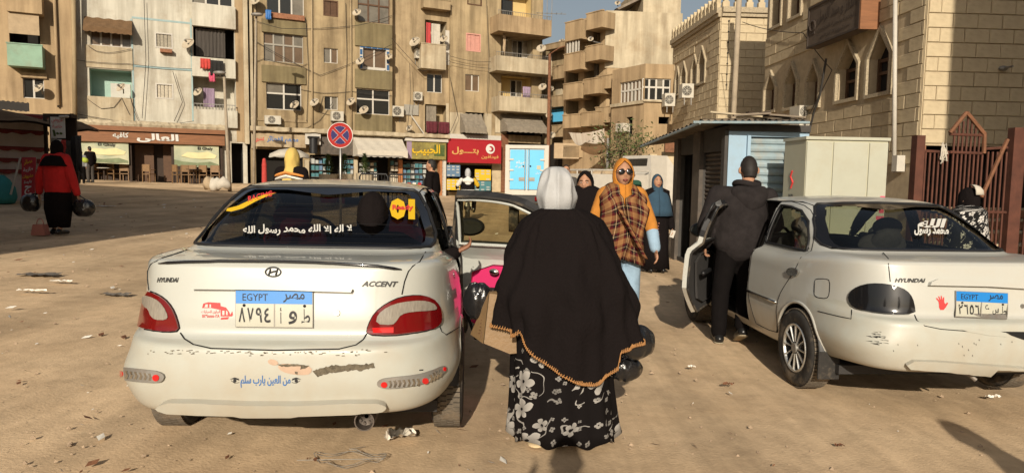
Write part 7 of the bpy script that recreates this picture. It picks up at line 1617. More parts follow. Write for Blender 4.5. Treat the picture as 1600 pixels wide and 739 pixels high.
        b = B(); b.tube([f(-.024, .089, -.058), f(-.009, .0985, -.0545), f(.009, .0985, -.0545), f(.024, .089, -.058)], [.002*k, .0055*k, .0055*k, .002*k], 6); b.tube([f(-.018, .091, -.063), f(0, .099, -.065), f(.018, .091, -.063)], [.002*k, .006*k, .002*k], 6); s.part(b, 'mouth', 'lips')
        if glasses:
            b = B()
            for sx in (-1, 1): b.ball(f(sx*.034, .098, .014), .031*k, .006*k, .024*k, 16, 8, M=s.HM); b.tube([f(sx*.062, .093, .02), f(sx*.085, .04, .018), f(sx*.088, -.01, .01)], .0035*k, 5)
            b.tube([f(-.012, .106, .02), f(0, .109, .022), f(.012, .106, .02)], .004*k, 5); s.part(b, 'sunglasses', 'black_gloss')
    def hair(s, m='hair', back=True):
        k = s.k; b = B(); rows = []; n = 32
        for z in (.128, .122, .105, .08, .05, .02, -.01, -.04, -.07, -.085):
            f = .965*max(.03, 1-(z/.1285)**2)**.4 if z > 0 else 1-.35*(-z/.118)**1.5; a0 = 0 if z > .085 else radians(62+ (0 if z > .03 else (34 if z > -.03 else 62)))
            rows.append([s.hc+s.HM @ (V((.079*f*sin(a), -.004+.098*f*cos(a), z))*k) for a in [a0+(2*pi-2*a0)*j/n for j in range(n+1)]])
        b.sheet(rows); b.add([rows[0][j] for j in range(n)], [tuple(range(n))]); return s.part(b, 'hair', m, solid=.003)
def arms(P, m):
    b = B(); P.sleeves(b, .072, .066, .06, .95); P.blob(b, 'sleeves', m, .016)
# ---- the woman in the black shawl (seen from behind)
pl = gp(874, 688); S = 1/285.0
P = Person('stout woman seen from behind in black shawl and white headscarf', pl, radians(-2), 1.52, .010, J=dict(wL=(-.33, .10, .62), wR=(.36, .06, .56), eL=(-.30, -.02, .86), eR=(.31, -.03, .86), head=(-.045, .05, 1.385), sL=(-.13, 0, 1.13), sR=(.13, 0, 1.13), chest=(0, 0, 1.0), neck=(-.02, .02, 1.26), aL=(-.13, -.05, .07), tL=(-.16, .10, .03), aR=(.06, .02, .07), tR=(.09, .17, .03)), yaw=radians(-8))
LADY = P
b = B(); rows = []; n = 96
for i in range(34):
    a = pi/2-pi*.86*i/33; z = .128*sin(a); q = max(.02, cos(a))**.72; t = max(0, -sin(a)); r = []
    for j in range(n):
        w = 2*pi*j/n; u = w-pi; sp = exp(-(u/1.5)**2)      # creases fan out from the nape
        cr = .016*(.6-abs(sin(4.5*u*(1-.35*t)+.9*i/33*math.copysign(1, u)+.6)))*min(1, i/12)*(.35+.65*sp)+.005*sin(3*u+i*.25)+.014*noise.noise(V((sin(w)*1.6, cos(w)*1.6, i*.12)))
        r.append(P.hc+V(((.101*q+.028*t+cr)*sin(w), -.012+(.117*q+.022*t+cr)*cos(w), z*1.02-(.014*t*cos(u)))))
    rows.append(r)
for k, (dz, r_) in enumerate(((-.124, 1.10), (-.132, 1.15), (-.140, 1.13), (-.147, 1.05), (-.152, 1.10), (-.160, 1.16), (-.168, 1.13), (-.174, 1.06), (-.180, 1.12), (-.192, 1.1))):
    rows.append([P.hc+V((.092*r_*sin(w)*(1+.02*sin(7*w+k)), -.012+.106*r_*cos(w)*(1+.02*sin(6*w+k*2)), dz-.012*cos(w-pi)+.008*sin(w*2+k*.4))) for w in [2*pi*j/n for j in range(n)]])
b.loft(rows); P.part(b, 'headscarf', 'hijab_white', fix=True)
# shawl: rings from the neck to an uneven hem
def shawl_pt(a, t):
    # a: 0 = her right (+x), pi/2 = front (+y), pi = left, 3pi/2 = back
    ca, sa = cos(a), sin(a); back = max(0, -sa); side = abs(ca)
    if sa > 0 or a < 3.15: hem = .645+.0*ca
    elif a < 4.13: hem = .648+.012*sin(a*9)
    elif a < 5.0: hem = .395+.27*((5.0-a)/.87)**2
    elif a < 5.42: hem = .395+.06*((a-5.0)/.42)**2
    else: hem = .535+.105*min(1, (a-5.42)/.75)
    z = 1.285-(1.285-hem)*t
    prof = [(0, .105), (.03, .15), (.09, .215), (.2, .252), (.35, .290), (.55, .334), (.8, .380), (1, .405)]
    for (t0, w0), (t1, w1) in zip(prof, prof[1:]):
        if t <= t1: w = w0+(w1-w0)*(t-t0)/(t1-t0); break
    d = .62*w if sa < 0 else .60*w
    d = max(d, .09) if t < .1 else d; belly = .05*exp(-((t-.55)/.3)**2)*back
    x, y = w*math.copysign(abs(ca)**.85, ca), (d+belly)*sa*(1 if sa > 0 else .92)
    f = .024*t*(sin(9*a+1)+.7*sin(17*a+2.5*t)+.8*sin(4*a-3*t))+.055*min(1, 2*t)*noise.noise(V((ca*2.5, sa*2.5, t*3.5)))+.012*noise.noise(V((ca*6, sa*6, t*8)))
    seam = .024*exp(-((a-4.16)/.05)**2)*min(1, t*5)+.02*exp(-((a-5.46)/.06)**2)*min(1, t*4)
    k = 1+f/max(.1, w)-seam/max(.12, w); return V((x*k-.015+.03*t, y*k-.01, z+.012*sin(6*a)*t))
b = B(); n = 150; rows = [[shawl_pt(2*pi*j/n, (i/40)**1.0) for j in range(n)] for i in range(41)]; b.loft(rows, True, False); P.part(b, 'shawl', 'cloth_jet', solid=.004)
b = B(); hp = rows[-1]
for j in range(n):
    for h in range(2):
        p = hp[j].lerp(hp[(j+1) % n], h*.5); o = V((p.x, p.y, 0)).normalized()*.006; q = hp[(j+1) % n]-hp[j]; b.capsule(p+o+V((0, 0, -.004)), p+o+q*.25+V((0, 0, .009+.003*(j % 3))), .0042, .0025, 5)
b.tube([p+V((p.x, p.y, 0)).normalized()*.004 for p in hp]+[hp[0]], .003, 5); P.part(b, 'embroidered_trim', 'stitch')['kind'] = 'stuff'
P.robe('floral_dress', 'floral', [(.95, 0, .02, .20, .15, 0), (.75, .0, .02, .25, .18, .3), (.6, .0, .02, .268, .19, .5), (.45, .0, .02, .275, .195, .7), (.3, .005, .02, .282, .20, .9), (.18, .01, .02, .292, .21, 1.1), (.09, .015, .02, .30, .215, 1.4), (.035, .02, .02, .305, .22, 1.6)], folds=8, amp=.035, n=120, seed=1)
for q, dx in (('L', 0), ('R', 0)):
    b = B(); a_, t_ = P.J['a'+q], P.J['t'+q]; h = V((a_.x, a_.y-.06, .015)); b.capsule(h, V((t_.x, t_.y+.03, .015)), .045, .042, 14, .3, (1, 0, 0)); b.tube([V((a_.x-.045, a_.y+.06, .03)), V((a_.x, a_.y+.07, .085)), V((a_.x+.045, a_.y+.06, .03))], .014, 6); P.part(b, 'sandal', 'sandal')
# her bags
def world(P_, p): return wm(P_.root) @ V(p)
def plasticbag(label, c_, sz, seed, m='bag_black', nm='plastic_bag', handle=None, group=None, fine=3):
    q = random.Random(seed); t = thing(nm, label, 'bag', V(c_)-V((0, 0, sz[2])), 0, group); b = B(); rows = []; n = 40
    for i in range(15):
        a = -pi/2+pi*i/14; r = max(.03, cos(a))**.65; rows.append([V(c_)+V((sz[0]*r*cos(w)*(1+.13*noise.noise(V((cos(w)*2.2+seed, sin(w)*2.2, i*.22)))+.05*noise.noise(V((cos(w)*7, sin(w)*7+seed, i*.6)))), sz[1]*r*sin(w)*(1+.13*noise.noise(V((cos(w)*2.2, sin(w)*2.2+seed, i*.25+4)))), sz[2]*(sin(a) if a < 0 else sin(a)*1.0)+.02*noise.noise(V((cos(w)*3, sin(w)*3, i*.3+seed))))) for w in [2*pi*j/n for j in range(n)]])
    b.loft(rows); o = b.build('bag_body', MAT[m], t, smooth=True)
    md = o.modifiers.new('sub', 'SUBSURF'); md.levels = 1; md.render_levels = 1
    if handle is not None: b = B(); h = V(handle); top = V(c_)+V((0, 0, sz[2]*.8)); b.tube([top+V((-sz[0]*.4, 0, 0)), h, top+V((sz[0]*.4, 0, 0))], .012, 6); b.build('handle', MAT[m], t, smooth=True)
    return t
ld_ = (pl-CAM).dot(CF)
plasticbag('shiny black plastic bag hanging at the right of the shawl, upper one', atD(988, 534, ld_-.08), (.122, .09, .09), 2, handle=world(P, P.J['wR'])); plasticbag('shiny black plastic bag below the other on the right of the shawl', atD(974, 575, ld_+.0), (.105, .08, .066), 5, handle=world(P, P.J['wR'])); plasticbag('black plastic bag squeezed between the car door and beige handbag', atD(747, 470, ld_-.0), (.085, .06, .10), 9, handle=world(P, P.J['wL']))
t = thing('handbag', 'beige handbag with dark lacing hanging left of the shawl', 'handbag', atD(768, 550, ld_)); b = B()
F_ = [atD(x, y, ld_-.10) for x, y in ((764, 456), (806, 462), (808, 553), (797, 554), (755, 537))]; K_ = [p+(CF*.17) for p in F_]; G_ = [atD(x, y, ld_-.06) for x, y in ((764, 456), (733, 526))]
ins = [p.lerp(sum(F_, V((0, 0, 0)))/5, .04) for p in F_]; b.loft([[p+CF*.015 for p in F_], [p-CF*.006 for p in ins]][::-1]+[[p.lerp(sum(K_, V((0, 0, 0)))/5, .02) for p in K_]]); b.build('bag_body', MAT['bag_beige'], t, auto=50)
b = B(); e0, e1 = F_[0], F_[4]; g0, g1 = G_[0]+CF*.1, G_[1]+CF*.1; b.add([e0, e1, g1, g0, e0+CF*.17, e1+CF*.17, g1+CF*.05, g0+CF*.05], [(0, 1, 2, 3), (7, 6, 5, 4), (0, 3, 7, 4), (1, 5, 6, 2), (2, 6, 7, 3)]); b.build('gusset', MAT['bag_beige'], t)
b = B()
for i in range(12): a = .12+.066*i; p = e0.lerp(e1, a).lerp(g0.lerp(g1, a), .35); b.tube([p-CF*.004+CR*-.010, p-CF*.010, p-CF*.004+CR*.010+V((0, 0, -.012))], .0032, 5)
b.tube([e0.lerp(e1, a).lerp(g0.lerp(g1, a), .22)-CF*.004 for a in (.1, .5, .92)], .003, 5); b.build('lacing', MAT['bag_brown'], t)['kind'] = 'stuff'
b = B(); b.tube([F_[0].lerp(F_[1], .2)+CF*.05, world(P, P.J['wL'])+V((0, 0, .0)), F_[0].lerp(F_[1], .9)+CF*.05], .012, 8); b.build('strap', MAT['bag_beige'], t, smooth=True)
# ---- woman with ochre scarf, sunglasses and plaid shawl
def at_feet(X, Y): return V((X, Y, gz(X, Y)))
P = Person('woman in ochre headscarf and sunglasses with a plaid scarf', at_feet(.98, 6.2), pi+radians(4), 1.63, .011, J=dict(eL=(-.27, 0, 1.08), wL=(-.29, .10, .86), eR=(.25, -.02, 1.08), wR=(.27, .06, .84), kR=(.10, .12, .48), aR=(.10, .14, .08), tR=(.11, .28, .03)), pitch=radians(4))
P.top('coat', 'ochre_coat', .195, .86, r=(.064, .06, .055), cut=.55); P.trousers('denim', (.11, .09, .085)); P.hijab('hijab_ochre', .13, .13, 1.12); P.face(glasses=True); P.shoes('shoe_black')
b = B(); P.sleeves(b, .05, .062, .058, .93, 'L'); b2 = B(); D = P.J; b2.capsule(D['eL'].lerp(D['wL'], .35), D['eL'].lerp(D['wL'], .95), .058, .05); P.blob(b2, 'cuff', 'denim', .012, 1)
for sx in (-1, 1):     # two hanging panels and the wrap over the shoulders
    b = B(); uv = []; rows = []
    for i in range(26):
        t = i/25; z = 1.44-.66*t; yy = .115+.11*min(1, t*3)-.03*t; r = []
        if i < 5: z = 1.30+.14*sin((5-i)/5*pi/2); yy = -.05+.19*sin(i/5*pi/2)+.02
        for j in range(13):
            u = j/12; x = sx*(.015+.205*u*min(1, .5+t*3)) + (.02*sin(t*7+u*4)) - sx*.03*t; y = yy+.022*sin(u*9+t*3+sx)-.09*u*u*(1 if t > .12 else .4)
            if i < 5: x = sx*(.055+.15*u)
            r.append(V((x, y, z-(.10*u*u if i < 8 else .08*u)))); uv.append((u*.24+sx, z))
        rows.append(r)
    b.sheet(rows); P.part(b, 'plaid_scarf', 'plaid', solid=.012, uv=uv, fix=False)
b = B(); rows = []; uv = []
for i in range(16):
    t = i/15; c_ = V((.09-.24*t+.0, .285-.02*t, 1.22-.42*t)); r = []
    for j in range(5): r.append(c_+V((.045*(j/4-.5), .012*sin(j*1.5), .03*(j/4-.5)))); uv.append((j*.02+t*.02, t*.5))
    rows.append(r)
b.sheet(rows); P.part(b, 'plaid_scarf', 'plaid', solid=.012, uv=uv, fix=False)
b = B()
for sx in (-1, 1):
    for j in range(14): x = sx*(.01+.014*j); b.tube([(x, .21-.002*j*j*.3, .80), (x+.004, .21-.002*j*j*.3, .75)], .0022, 4)
P.part(b, 'fringe', 'cloth_jet')['kind'] = 'stuff'
# ---- woman in black behind her shoulder
P = Person('woman in a plain black headscarf looking aside behind the shawl woman', at_feet(.735, 7.0), pi+radians(-22), 1.52, .012, yaw=radians(8)); P.hijab('cloth_jet', .2, .2, 1.1, seed=4); P.face(); arms(P, 'cloth_jet'); P.robe('robe', 'cloth_jet', [(1.40, 0, 0, .09, .085, 0), (1.34, 0, 0, .225, .135, 0), (1.1, 0, 0, .25, .16, .4), (.8, 0, 0, .27, .19, .7), (.4, 0, 0, .29, .22, 1), (.03, 0, 0, .33, .26, 1.2)], seed=2)
# ---- woman in blue scarf
bw = gp(1022, 424); P = Person('woman in a long slate blue headscarf and black robe holding a phone', bw, pi+radians(6), 1.56, .012, J=dict(wR=(.21, .12, .84), wL=(-.24, .09, .72), eL=(-.24, -.02, .98)), skin='skin', pitch=radians(10)); P.hijab('hijab_blue', .40, .285, 1.08, seed=7, front=.22, flare=.36); P.face()
P.robe('robe', 'cloth_jet', [(1.37, 0, 0, .09, .085, 0), (1.32, 0, 0, .215, .13, 0), (1.0, 0, 0, .22, .15, .4), (.75, 0, 0, .22, .16, .6), (.4, .0, 0, .22, .17, 1), (.05, .0, 0, .25, .2, 1.2)], seed=5, folds=7)
b = B(); P.sleeves(b, .06, .062, .06, .95); P.blob(b, 'sleeves', 'cloth_jet', .016); P.shoes('shoe_black')
b = B()
for i in range(14): b.ball((.01*sin(i), .168-.0015*i, .80-.045*i), .011, n=6, k=4)
P.part(b, 'embroidery', 'bag_pink')['kind'] = 'stuff'
b = B(); w = P.J['wL']; b.box(-.035, .035, -.008, .008, -.06, .06, M=Matrix.Translation(wm(P.root) @ (w+V((-.0, .05, -.09)))) @ Matrix.Rotation(.3, 4, 'Y')); b.build('phone', MAT['frame_white'], label='pale phone held by the woman in the blue headscarf', cat='phone')
# ---- man in hoodie at the right car
mp_ = gp(1136, 534); P = Person('man seen from behind in black hooded jacket leaning into the right car', mp_, radians(-6), 1.70, .010, J=dict(head=(.165, .16, 1.60), neck=(.125, .06, 1.46), chest=(.09, .02, 1.22), pel=(.065, 0, .88), sL=(-.135, .03, 1.37), sR=(.325, .05, 1.355), eL=(-.24, -.02, 1.09), wL=(-.225, .06, .90), eR=(.42, .12, 1.10), wR=(.42, .38, 1.05), hL=(-.03, 0, .86), hR=(.155, 0, .86), kL=(-.075, .02, .47), kR=(.16, .06, .48), aL=(-.085, -.02, .085), tL=(-.085, .14, .03), aR=(.10, -.13, .18), tR=(.10, .0, .05)), pitch=radians(-14), curl=.9); HOOD = P
P.top('hooded_jacket', 'hoodie', .225, .84, r=(.088, .078, .062), cut=.88, vox=.013); P.trousers('trousers', (.108, .082, .07)); P.hair(); P.shoes('shoe_black', 'sole')
b = B(); D = P.J; c_ = D['neck']+V((.01, -.105, -.055)); rows = []
for i, (dz, w, d) in enumerate(((.04, .115, .02), (.015, .150, .045), (-.03, .165, .072), (-.09, .15, .085), (-.15, .115, .078), (-.20, .065, .055), (-.225, .02, .03))): rows.append([c_+V((w*cos(a)*(1+.05*sin(4*a+i)), d*sin(a)-(.02 if sin(a) < 0 else 0)*(1-abs(cos(a))), dz+.02*cos(a)**2*(1 if i < 3 else 0))) for a in [2*pi*j/30 for j in range(30)]])
b.loft(rows); P.part(b, 'hood', 'hoodie', subsurf=1)
b = B(); b.tube([D['neck']+V((.105*cos(a), .085*sin(a)-.02, .015+.012*sin(a*2))) for a in [2*pi*j/24 for j in range(25)]], .028, 8); P.part(b, 'collar', 'hoodie')
# ---- people farther off
def walker(label, p, rz, H, m_top, m_low, hairm=True, vox=.016, J=None, scarf=None, group=None, robe=False, **kw):
    P = Person(label, p, rz, H, vox, J=J, group=group, **kw)
    P.top('jacket', m_top, .20, .82, vox=.018, r=(.075, .064, .054))
    if robe: P.robe('skirt', m_low, [(z*P.k, 0, 0, rx*P.k, ry*P.k, f) for z, rx, ry, f in ((1.0, .17, .13, 0), (.85, .22, .17, .3), (.5, .23, .18, .8), (.06, .20, .17, 1.1))], seed=3)
    else: P.trousers(m_low, vox=.018)
    P.shoes('shoe_black')
    if scarf: P.hijab(scarf, .14, .16)
    elif hairm: P.hair()
    return P
def byhead(px, py, s): d = FPX/s; p = atD(px, py, d); return V((p.x, p.y, gz(p.x, p.y)))
P = walker('bearded man in a dark green jacket far down the street', byhead(986, 280, 68), pi+.1, 1.70, 'green_coat', 'trousers'); P.face()
P = walker('man mostly hidden behind the white headscarf, only his head showing', byhead(884, 280, 76), pi, 1.72, 'slate_paint', 'trousers'); P.face()
Y = byhead(456, 270, 114); P = walker('woman in a bright yellow headscarf with a striped black sweater beyond the car', Y, radians(-12), 1.66, 'cloth_jet', 'cloth_jet', scarf='hijab_yellow', robe=True); k = P.k
for z, m in ((1.315, 'sweater_orange'), (1.265, 'ink_white')):
    b = B(); b.loft([[V(((.240+dr)*cos(a)*k, (.165+dr)*sin(a)*k, (z+dz+.06*(1-abs(cos(a))))*k)) for a in [2*pi*j/40 for j in range(40)]] for dz, dr in ((-.014, 0), (0, .006), (.014, 0))]); P.part(b, 'sweater_stripe', m)
P = walker('man in black walking left past the shop fronts', byhead(675, 277, 80), radians(75), 1.70, 'cloth_jet', 'trousers', J=dict(kL=(-.09, .16, .50), aL=(-.09, .18, .10), tL=(-.09, .32, .03), kR=(.09, -.02, .48), aR=(.09, -.2, .12), tR=(.09, -.06, .03))); P.face()
rl = gp(93, 366); P = Person('woman in a red coat and black skirt seen from behind in shade at left', rl, radians(-4), 1.60, .013, J=dict(wL=(-.34, .0, .72), wR=(.34, .02, .70), eL=(-.30, -.03, .98), eR=(.29, -.03, .98), aR=(.10, -.12, .09), tR=(.11, .03, .03)))
P.top('red_coat', 'red_coat', .25, .74, r=(.09, .08, .062)); P.robe('skirt', 'cloth_jet', [(.78, 0, 0, .17, .12, 0), (.7, 0, 0, .225, .165, .3), (.45, 0, 0, .23, .18, .7), (.13, .02, -.02, .17, .15, 1)], seed=6); P.shoes('shoe_black'); P.hijab('cloth_jet', .15, .285, 1, seed=9, front=.26, flare=.36)
rd = (rl-CAM).dot(CF); plasticbag('black plastic bag in the left hand of the red coated woman', atD(48, 317, rd), (.165, .12, .15), 3, 'bag_black', handle=world(P, P.J['wL'])); plasticbag('black plastic bag in the right hand of the red coated woman', atD(131, 325, rd), (.19, .13, .15), 6, 'bag_black', handle=world(P, P.J['wR']))
p = atD(63, 356, rd-.3); t = thing('handbag', 'small pinkish brown handbag standing on the ground left of the red coated woman', 'handbag', V((p.x, p.y, gz(p.x, p.y)))); z0 = gz(p.x, p.y); b = B(); b.loft([[V((p.x+x*w, p.y+y*.07, z0+z)) for x, y in ((-1, -1), (1, -1), (1, 1), (-1, 1))] for z, w in ((.0, .115), (.02, .12), (.17, .085), (.185, .08))]); b.build('bag_body', MAT['bag_pink'], t, auto=30)
b = B(); b.tube([V((p.x+.06*cos(a), p.y, z0+.18+.10*sin(a))) for a in [pi*i/12 for i in range(13)]], .008, 6); b.build('handle', MAT['bag_pink'], t, smooth=True)
P = walker('youth in a black jacket standing before the left cafe banner', byhead(141, 262, 34.5), radians(60), 1.62, 'cloth_jet', 'curtain_dark', J=dict(eL=(-.2, .1, 1.08), wL=(-.12, .3, 1.0)))
P = walker('youth in a grey and lime jacket leaning beside the stall', byhead(127, 266, 36), radians(200), 1.42, 'grey_hood', 'trousers'); b = B(); b.capsule((-.16, .02, 1.0), (.16, .02, 1.08), .13, .12, 12, .9); P.blob(b, 'lime_vest', 'lime', .02)
P = Person('woman in a black headcover and white patterned robe beyond the right car', at_feet(4.62, 7.0), radians(25), 1.50, .014); P.hijab('cloth_jet', .2, .2, .9); arms(P, 'squiggle'); P.robe('patterned_robe', 'squiggle', [(1.35, 0, 0, .09, .085, 0), (1.29, 0, 0, .215, .135, 0), (1.0, 0, 0, .25, .17, .5), (.7, 0, 0, .27, .19, .8), (.3, 0, 0, .29, .22, 1), (.04, 0, 0, .31, .24, 1.2)], seed=8)
b = B(); rows = []
for z, q in ((.158, .02), (.154, .45), (.138, .8), (.105, 1.04), (.06, 1.12)): rows.append([P.hc+V((.093*q*cos(a), .113*q*sin(a)-.01, z)) for a in [-2.2+2.4*j/16 for j in range(17)]])
b.sheet(rows); P.part(b, 'cap', 'cloth_white', solid=.006)
# ---- rider and motorcycle
p = byhead(731, 284, 49); p.z = gz(p.x, p.y); t = thing('motorcycle', 'small motorcycle ridden away from the camera before the phone shop', 'motorcycle', p, radians(6))
def local(b, nm, m, **kw): return b.build(nm, MAT[m], t, local=True, **kw)
for y in (-.55, .65):
    b = B(); n = 24; b.tube([V((0, y+.27*cos(a), .30+.27*sin(a))) for a in [2*pi*i/n for i in range(n+1)]], .045, 8); w = local(b, 'wheel', 'rubber', smooth=True); b = B(); b.cyl((-.04, y, .3), (.04, y, .3), .05, n=10)
    for i in range(8): b.cyl((0, y, .3), (0, y+.25*cos(i*pi/4), .3+.25*sin(i*pi/4)), .006, n=4)
    b.build('rim', MAT['steel'], w, local=True)
b = B(); b.tube([(0, -.55, .3), (0, -.1, .45), (0, .35, .75), (0, .65, .3)], .03, 8); b.ball((0, .05, .38), .12, .16, .13); b.capsule((0, .05, .72), (0, .35, .80), .11, .10, 12); b.tube([(0, -.5, .66), (0, -.2, .62)], .03); local(b, 'frame', 'black_gloss', smooth=True)
b = B(); b.capsule((0, -.5, .74), (0, .05, .76), .11, .10, 12, .5, (1, 0, 0)); local(b, 'seat', 'black_plastic', smooth=True)
b = B(); b.tube([(-.34, .28, 1.0), (-.15, .42, .98), (.15, .42, .98), (.34, .28, 1.0)], .014, 6); local(b, 'handlebar', 'steel', smooth=True)
b = B(); b.ball((0, -.66, .66), .07, .04, .05); local(b, 'tail_lamp', 'lamp_bright', smooth=True); b = B(); b.box(-.09, .09, -.70, -.69, .44, .56); local(b, 'number_plate', 'plate_white')
b = B(); b.tube([(.14, .1, .3), (.15, -.3, .32), (.15, -.7, .36)], .04, 8); local(b, 'exhaust', 'chrome', smooth=True)
P = Person('motorcycle rider in a white headcloth with a black and white jacket', p, radians(6), 1.66, .016, J=dict(pel=(0, -.15, .84), chest=(0, -.05, 1.16), neck=(0, -.02, 1.36), head=(0, .02, 1.48), sL=(-.18, -.03, 1.30), sR=(.18, -.03, 1.30), eL=(-.31, .06, 1.10), eR=(.31, .06, 1.10), wL=(-.34, .24, 1.02), wR=(.34, .24, 1.02), hL=(-.10, -.12, .82), hR=(.10, -.12, .82), kL=(-.22, .22, .66), kR=(.22, .22, .66), aL=(-.2, .05, .30), aR=(.2, .05, .30), tL=(-.2, .2, .26), tR=(.2, .2, .26)))
P.top('jacket', 'cloth_jet', .20, .88, vox=.018, r=(.078, .07, .06)); P.trousers('trousers', vox=.018); P.shoes('shoe_black'); P.hijab('hijab_white', .10, .12)
b = B(); b.capsule((-.12, -.19, 1.24), (.12, -.19, 1.24), .07, .07, 10); b.capsule((0, -.17, 1.1), (0, -.17, 1.25), .1, .12, 10, .6, (1, 0, 0)); P.blob(b, 'white_yoke', 'ink_white', .02)
for q, m in (('L', 'ink_white'), ('R', 'poster_yellow')): b = B(); b.capsule(P.J['s'+q]+V((0, 0, -.02)), P.J['e'+q], .084, .076); P.blob(b, 'sleeve', m, .02)
b = B(); b.tube([V((.203*cos(a), -.14+.145*sin(a), .93)) for a in [2*pi*i/20 for i in range(21)]], .022, 6); P.part(b, 'belt', 'ink_white')
# ---- passenger in the left car, reaching for the door frame
cm = C1.M; hp_ = C1.px(718, 421); 
P = Person('passenger in dark clothes sitting in the back of the left car', cm @ V((.30, 1.02, .10)), radians(3), 1.6, .012, J=dict(pel=(0, -.02, .50), chest=(0, -.10, .80), neck=(0, -.10, .98), head=(0, -.08, 1.085), sL=(-.17, -.08, .92), sR=(.17, -.06, .92), eL=(-.22, .12, .70), wL=(-.12, .32, .62), eR=(.36, .12, .80), wR=(.475, .13, .86), hL=(-.09, .02, .48), hR=(.09, .02, .48), kL=(-.1, .42, .50), kR=(.1, .42, .50), aL=(-.1, .44, .2), aR=(.1, .44, .2), tL=(-.1, .55, .15), tR=(.1, .55, .15)), skin='skin_dark', curl=1.0)
P.top('jacket', 'cloth_jet', .20, .42, vox=.018, cut=.9); P.hijab('cloth_jet', .1, .14, .9); P.trousers('trousers', vox=.02)
# ---- photographer and a bystander, out of frame; only their shadows fall into the picture
P = Person('photographer holding a phone up with both hands', V((.0, -.27, gz(0, 0))), radians(0), 1.69, .016, J=dict(eL=(-.32, .02, 1.16), wL=(-.19, .12, 1.40), eR=(.28, .02, 1.18), wR=(.02, .10, 1.40))); P.top('jacket', 'slate_paint', .21, .8, vox=.02); P.trousers('trousers', vox=.02); P.hair(); P.shoes('shoe_black')
P = Person('bystander standing to the right of the photographer', V((2.5, .35, gz(2.6, .3))), radians(88), 1.68, .018); P.top('jacket', 'slate_paint', .2, .8, vox=.02); P.trousers('trousers', vox=.02); P.hair(); P.shoes('shoe_black')
# ================================================================ TRUCK AND PICKUP
p0, p1 = atD(792, 303, 17.4), atD(853, 303, 17.4); zt = atD(822, 229, 17.4).z; zb = p0.z; xm = (p0.x+p1.x)/2+.0; W_ = p1.x-p0.x; g0 = gz(xm, p0.y)
t = thing('box_truck', 'small truck with pale blue box doors in a white frame', 'truck', V((xm, p0.y, g0)), radians(-1))
def L_(b, nm, m, par=None, **kw): return b.build(nm, MAT[m], par or t, local=True, **kw)
zt -= g0; zb -= g0; h = W_/2; b = B(); b.box(-h, h, .02, 3.6, zb+.05, zt); L_(b, 'box_body', 'frame_white')
for sx in (-1, 1): b = B(); b.box(sx*h-.05, sx*h+.05, -.03, .05, zb, zt+.03); L_(b, 'corner_post', 'frame_white')
b = B(); b.box(-h, h, -.028, .05, zt-.06, zt+.028); L_(b, 'top_rail', 'frame_white'); b = B(); b.box(-h, h, -.05, .05, zb-.02, zb+.09); L_(b, 'rear_bumper', 'frame_white')
for sx in (-1, 1):
    b = B(); b.box(min(sx*.012, sx*(h-.07)), max(sx*.012, sx*(h-.07)), -.015, .01, zb+.12, zt-.09); d = L_(b, 'rear_door', 'truck_blue')
    b = B(); b.cyl((sx*.05, -.03, zb+.1), (sx*.05, -.03, zt-.08), .012, n=6); L_(b, 'lock_rod', 'steel', d)
    for z in (.3, .5, .72): b = B(); b.box(min(sx*(h-.16), sx*h), max(sx*(h-.16), sx*h), -.035, -.015, zb+(zt-zb)*z-.02, zb+(zt-zb)*z+.02); L_(b, 'hinge', 'frame_white', d)
    b = B(); b.box(min(sx*.06, sx*.20), max(sx*.06, sx*.20), -.03, -.015, zb+.33, zb+.42); b.box(min(sx*.08, sx*.18), max(sx*.08, sx*.18), -.04, -.03, zb+.36, zb+.385); L_(b, 'latch', 'frame_grey', d)
    b = B(); b.ball((sx*.09, -.022, zb+.70), .022, .015, .022, 8, 5); L_(b, 'lock', 'ink', d)
    b = B(); b.box(min(sx*(h-.28), sx*(h-.02)), max(sx*(h-.28), sx*(h-.02)), -.07, -.05, zb-.16, zb-.06); L_(b, 'tail_lamp', 'lamp_red')
for s_, x, z, w, hh in (('مياه', -h+.22, .62, .22, .10), ('نقية', -h+.2, .54, .24, .07), ('توصيل', .22, .42, .2, .06)): b = B(); lettering(b, s_, V((x, -.016, zb+(zt-zb)*z)), V((1, 0, 0)), V((0, 0, 1)), V((0, -1, 0)), w, hh, .004, .01); L_(b, 'lettering', 'ink_white')
b = B(); b.box(.25, h-.14, -.022, -.014, zb+.62, zb+.72); L_(b, 'door_label', 'cabinet_side')
b = B(); b.box(-.35, .35, -.02, 5.2, zb-.22, zb-.0); L_(b, 'chassis', 'black_plastic')
for sx in (-1, 1):
    for y in (.9, 4.3): b = B(); b.cyl((sx*(h-.28), y, .36), (sx*(h-.04), y, .36), .36, n=24); L_(b, 'wheel', 'rubber', auto=40)
b = B(); b.loft([[V((x*h*.95, y, z)) for x, z in ((-1, .5), (1, .5), (1, zt-.35), (-1, zt-.35))] for y in (3.75, 4.9)]+[[V((x*h*.95, 5.4, z)) for x, z in ((-1, .5), (1, .5), (1, 1.3), (-1, 1.3))]]); L_(b, 'cab', 'frame_white')
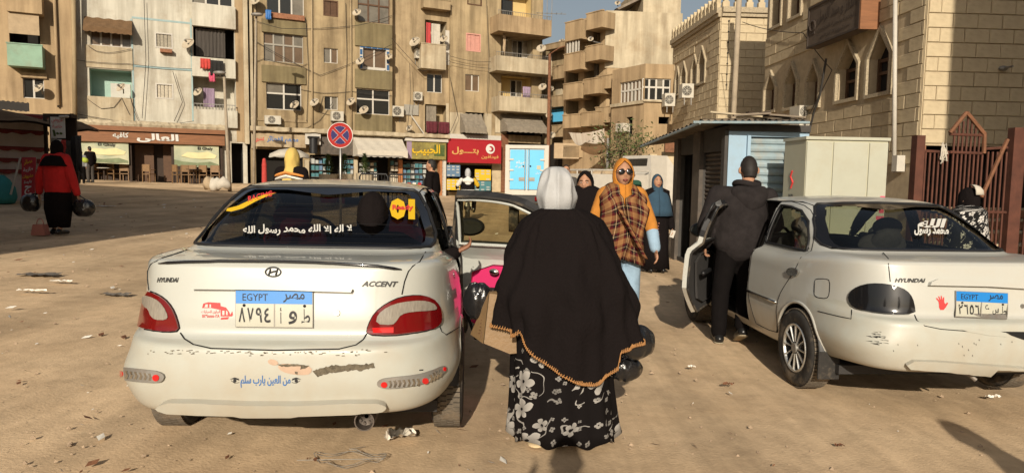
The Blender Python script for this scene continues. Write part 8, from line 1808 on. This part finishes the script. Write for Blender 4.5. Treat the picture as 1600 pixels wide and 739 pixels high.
# white pickup seen between the people
p = atD(900, 300, 21); g0 = gz(p.x, p.y); t = thing('pickup_truck', 'white pickup truck with an open load bed beyond the orange scarf woman', 'pickup', V((p.x, p.y, g0)), radians(-58)); h = .80
zt = atD(922, 272, 21).z-g0
b = B(); b.box(-h, h, 0, 2.2, zt-.62, zt-.42); b.box(-h, h, 0, .05, zt-.42, zt); b.box(-h, -h+.05, .05, 2.2, zt-.42, zt); b.box(h-.05, h, .05, 2.2, zt-.42, zt); L_(b, 'load_bed', 'frame_white')
for x in (-h+.1, 0, h-.1): b = B(); b.cyl((x, .03, zt), (x, .03, zt+.12), .02, n=6); L_(b, 'rail_post', 'frame_white')
b = B(); b.cyl((-h, .03, zt+.12), (h, .03, zt+.12), .022, n=6); b.cyl((-h, .03, zt+.12), (-h, 2.2, zt+.12), .022, n=6); b.cyl((h, .03, zt+.12), (h, 2.2, zt+.12), .022, n=6); L_(b, 'rail', 'frame_white')
b = B(); b.box(-.6, .6, -.006, .0, zt-.36, zt-.08); L_(b, 'tailgate_panel', 'shutter_cream')
for sx in (-1, 1):
    b = B(); b.box(sx*h-.07 if sx > 0 else -h, h if sx > 0 else -h+.07, -.02, 0, zt-.40, zt-.14); L_(b, 'tail_lamp', 'lamp_red')
    for y in (.6, 3.2): b = B(); b.cyl((sx*(h-.22), y, .31), (sx*(h-.02), y, .31), .31, n=22); L_(b, 'wheel', 'rubber', auto=40)
b = B(); b.box(-h, h, -.1, -.02, .38, .52); L_(b, 'rear_bumper', 'black_plastic')
b = B(); b.loft([[V((x*h*k, y, z)) for x, z in ((-1, .4), (1, .4), (1, z1), (-1, z1))] for y, z1, k in ((2.25, zt+.05, 1), (2.3, zt+.1, .98), (2.4, zt+.62, .82), (3.1, zt+.62, .82), (3.5, zt+.08, .98), (4.4, zt-.05, .96))]); L_(b, 'cab', 'frame_white')
b = B(); b.box(-.55, .55, 2.335, 2.365, zt+.2, zt+.52); L_(b, 'rear_window', 'pane_dark')
b = B(); q = random.Random(3)
for i in range(5): b.ball((q.uniform(-.5, .5), q.uniform(.4, 1.6), zt-.05+q.uniform(0, .12)), .22, .25, .14, 12, 8)
b.build('load', MAT['cloth_tan'], label='heap of tan sacks lying in the white pickup bed', cat='load').matrix_basis = Matrix.Translation((p.x, p.y, g0)) @ Matrix.Rotation(radians(-58), 4, 'Z')
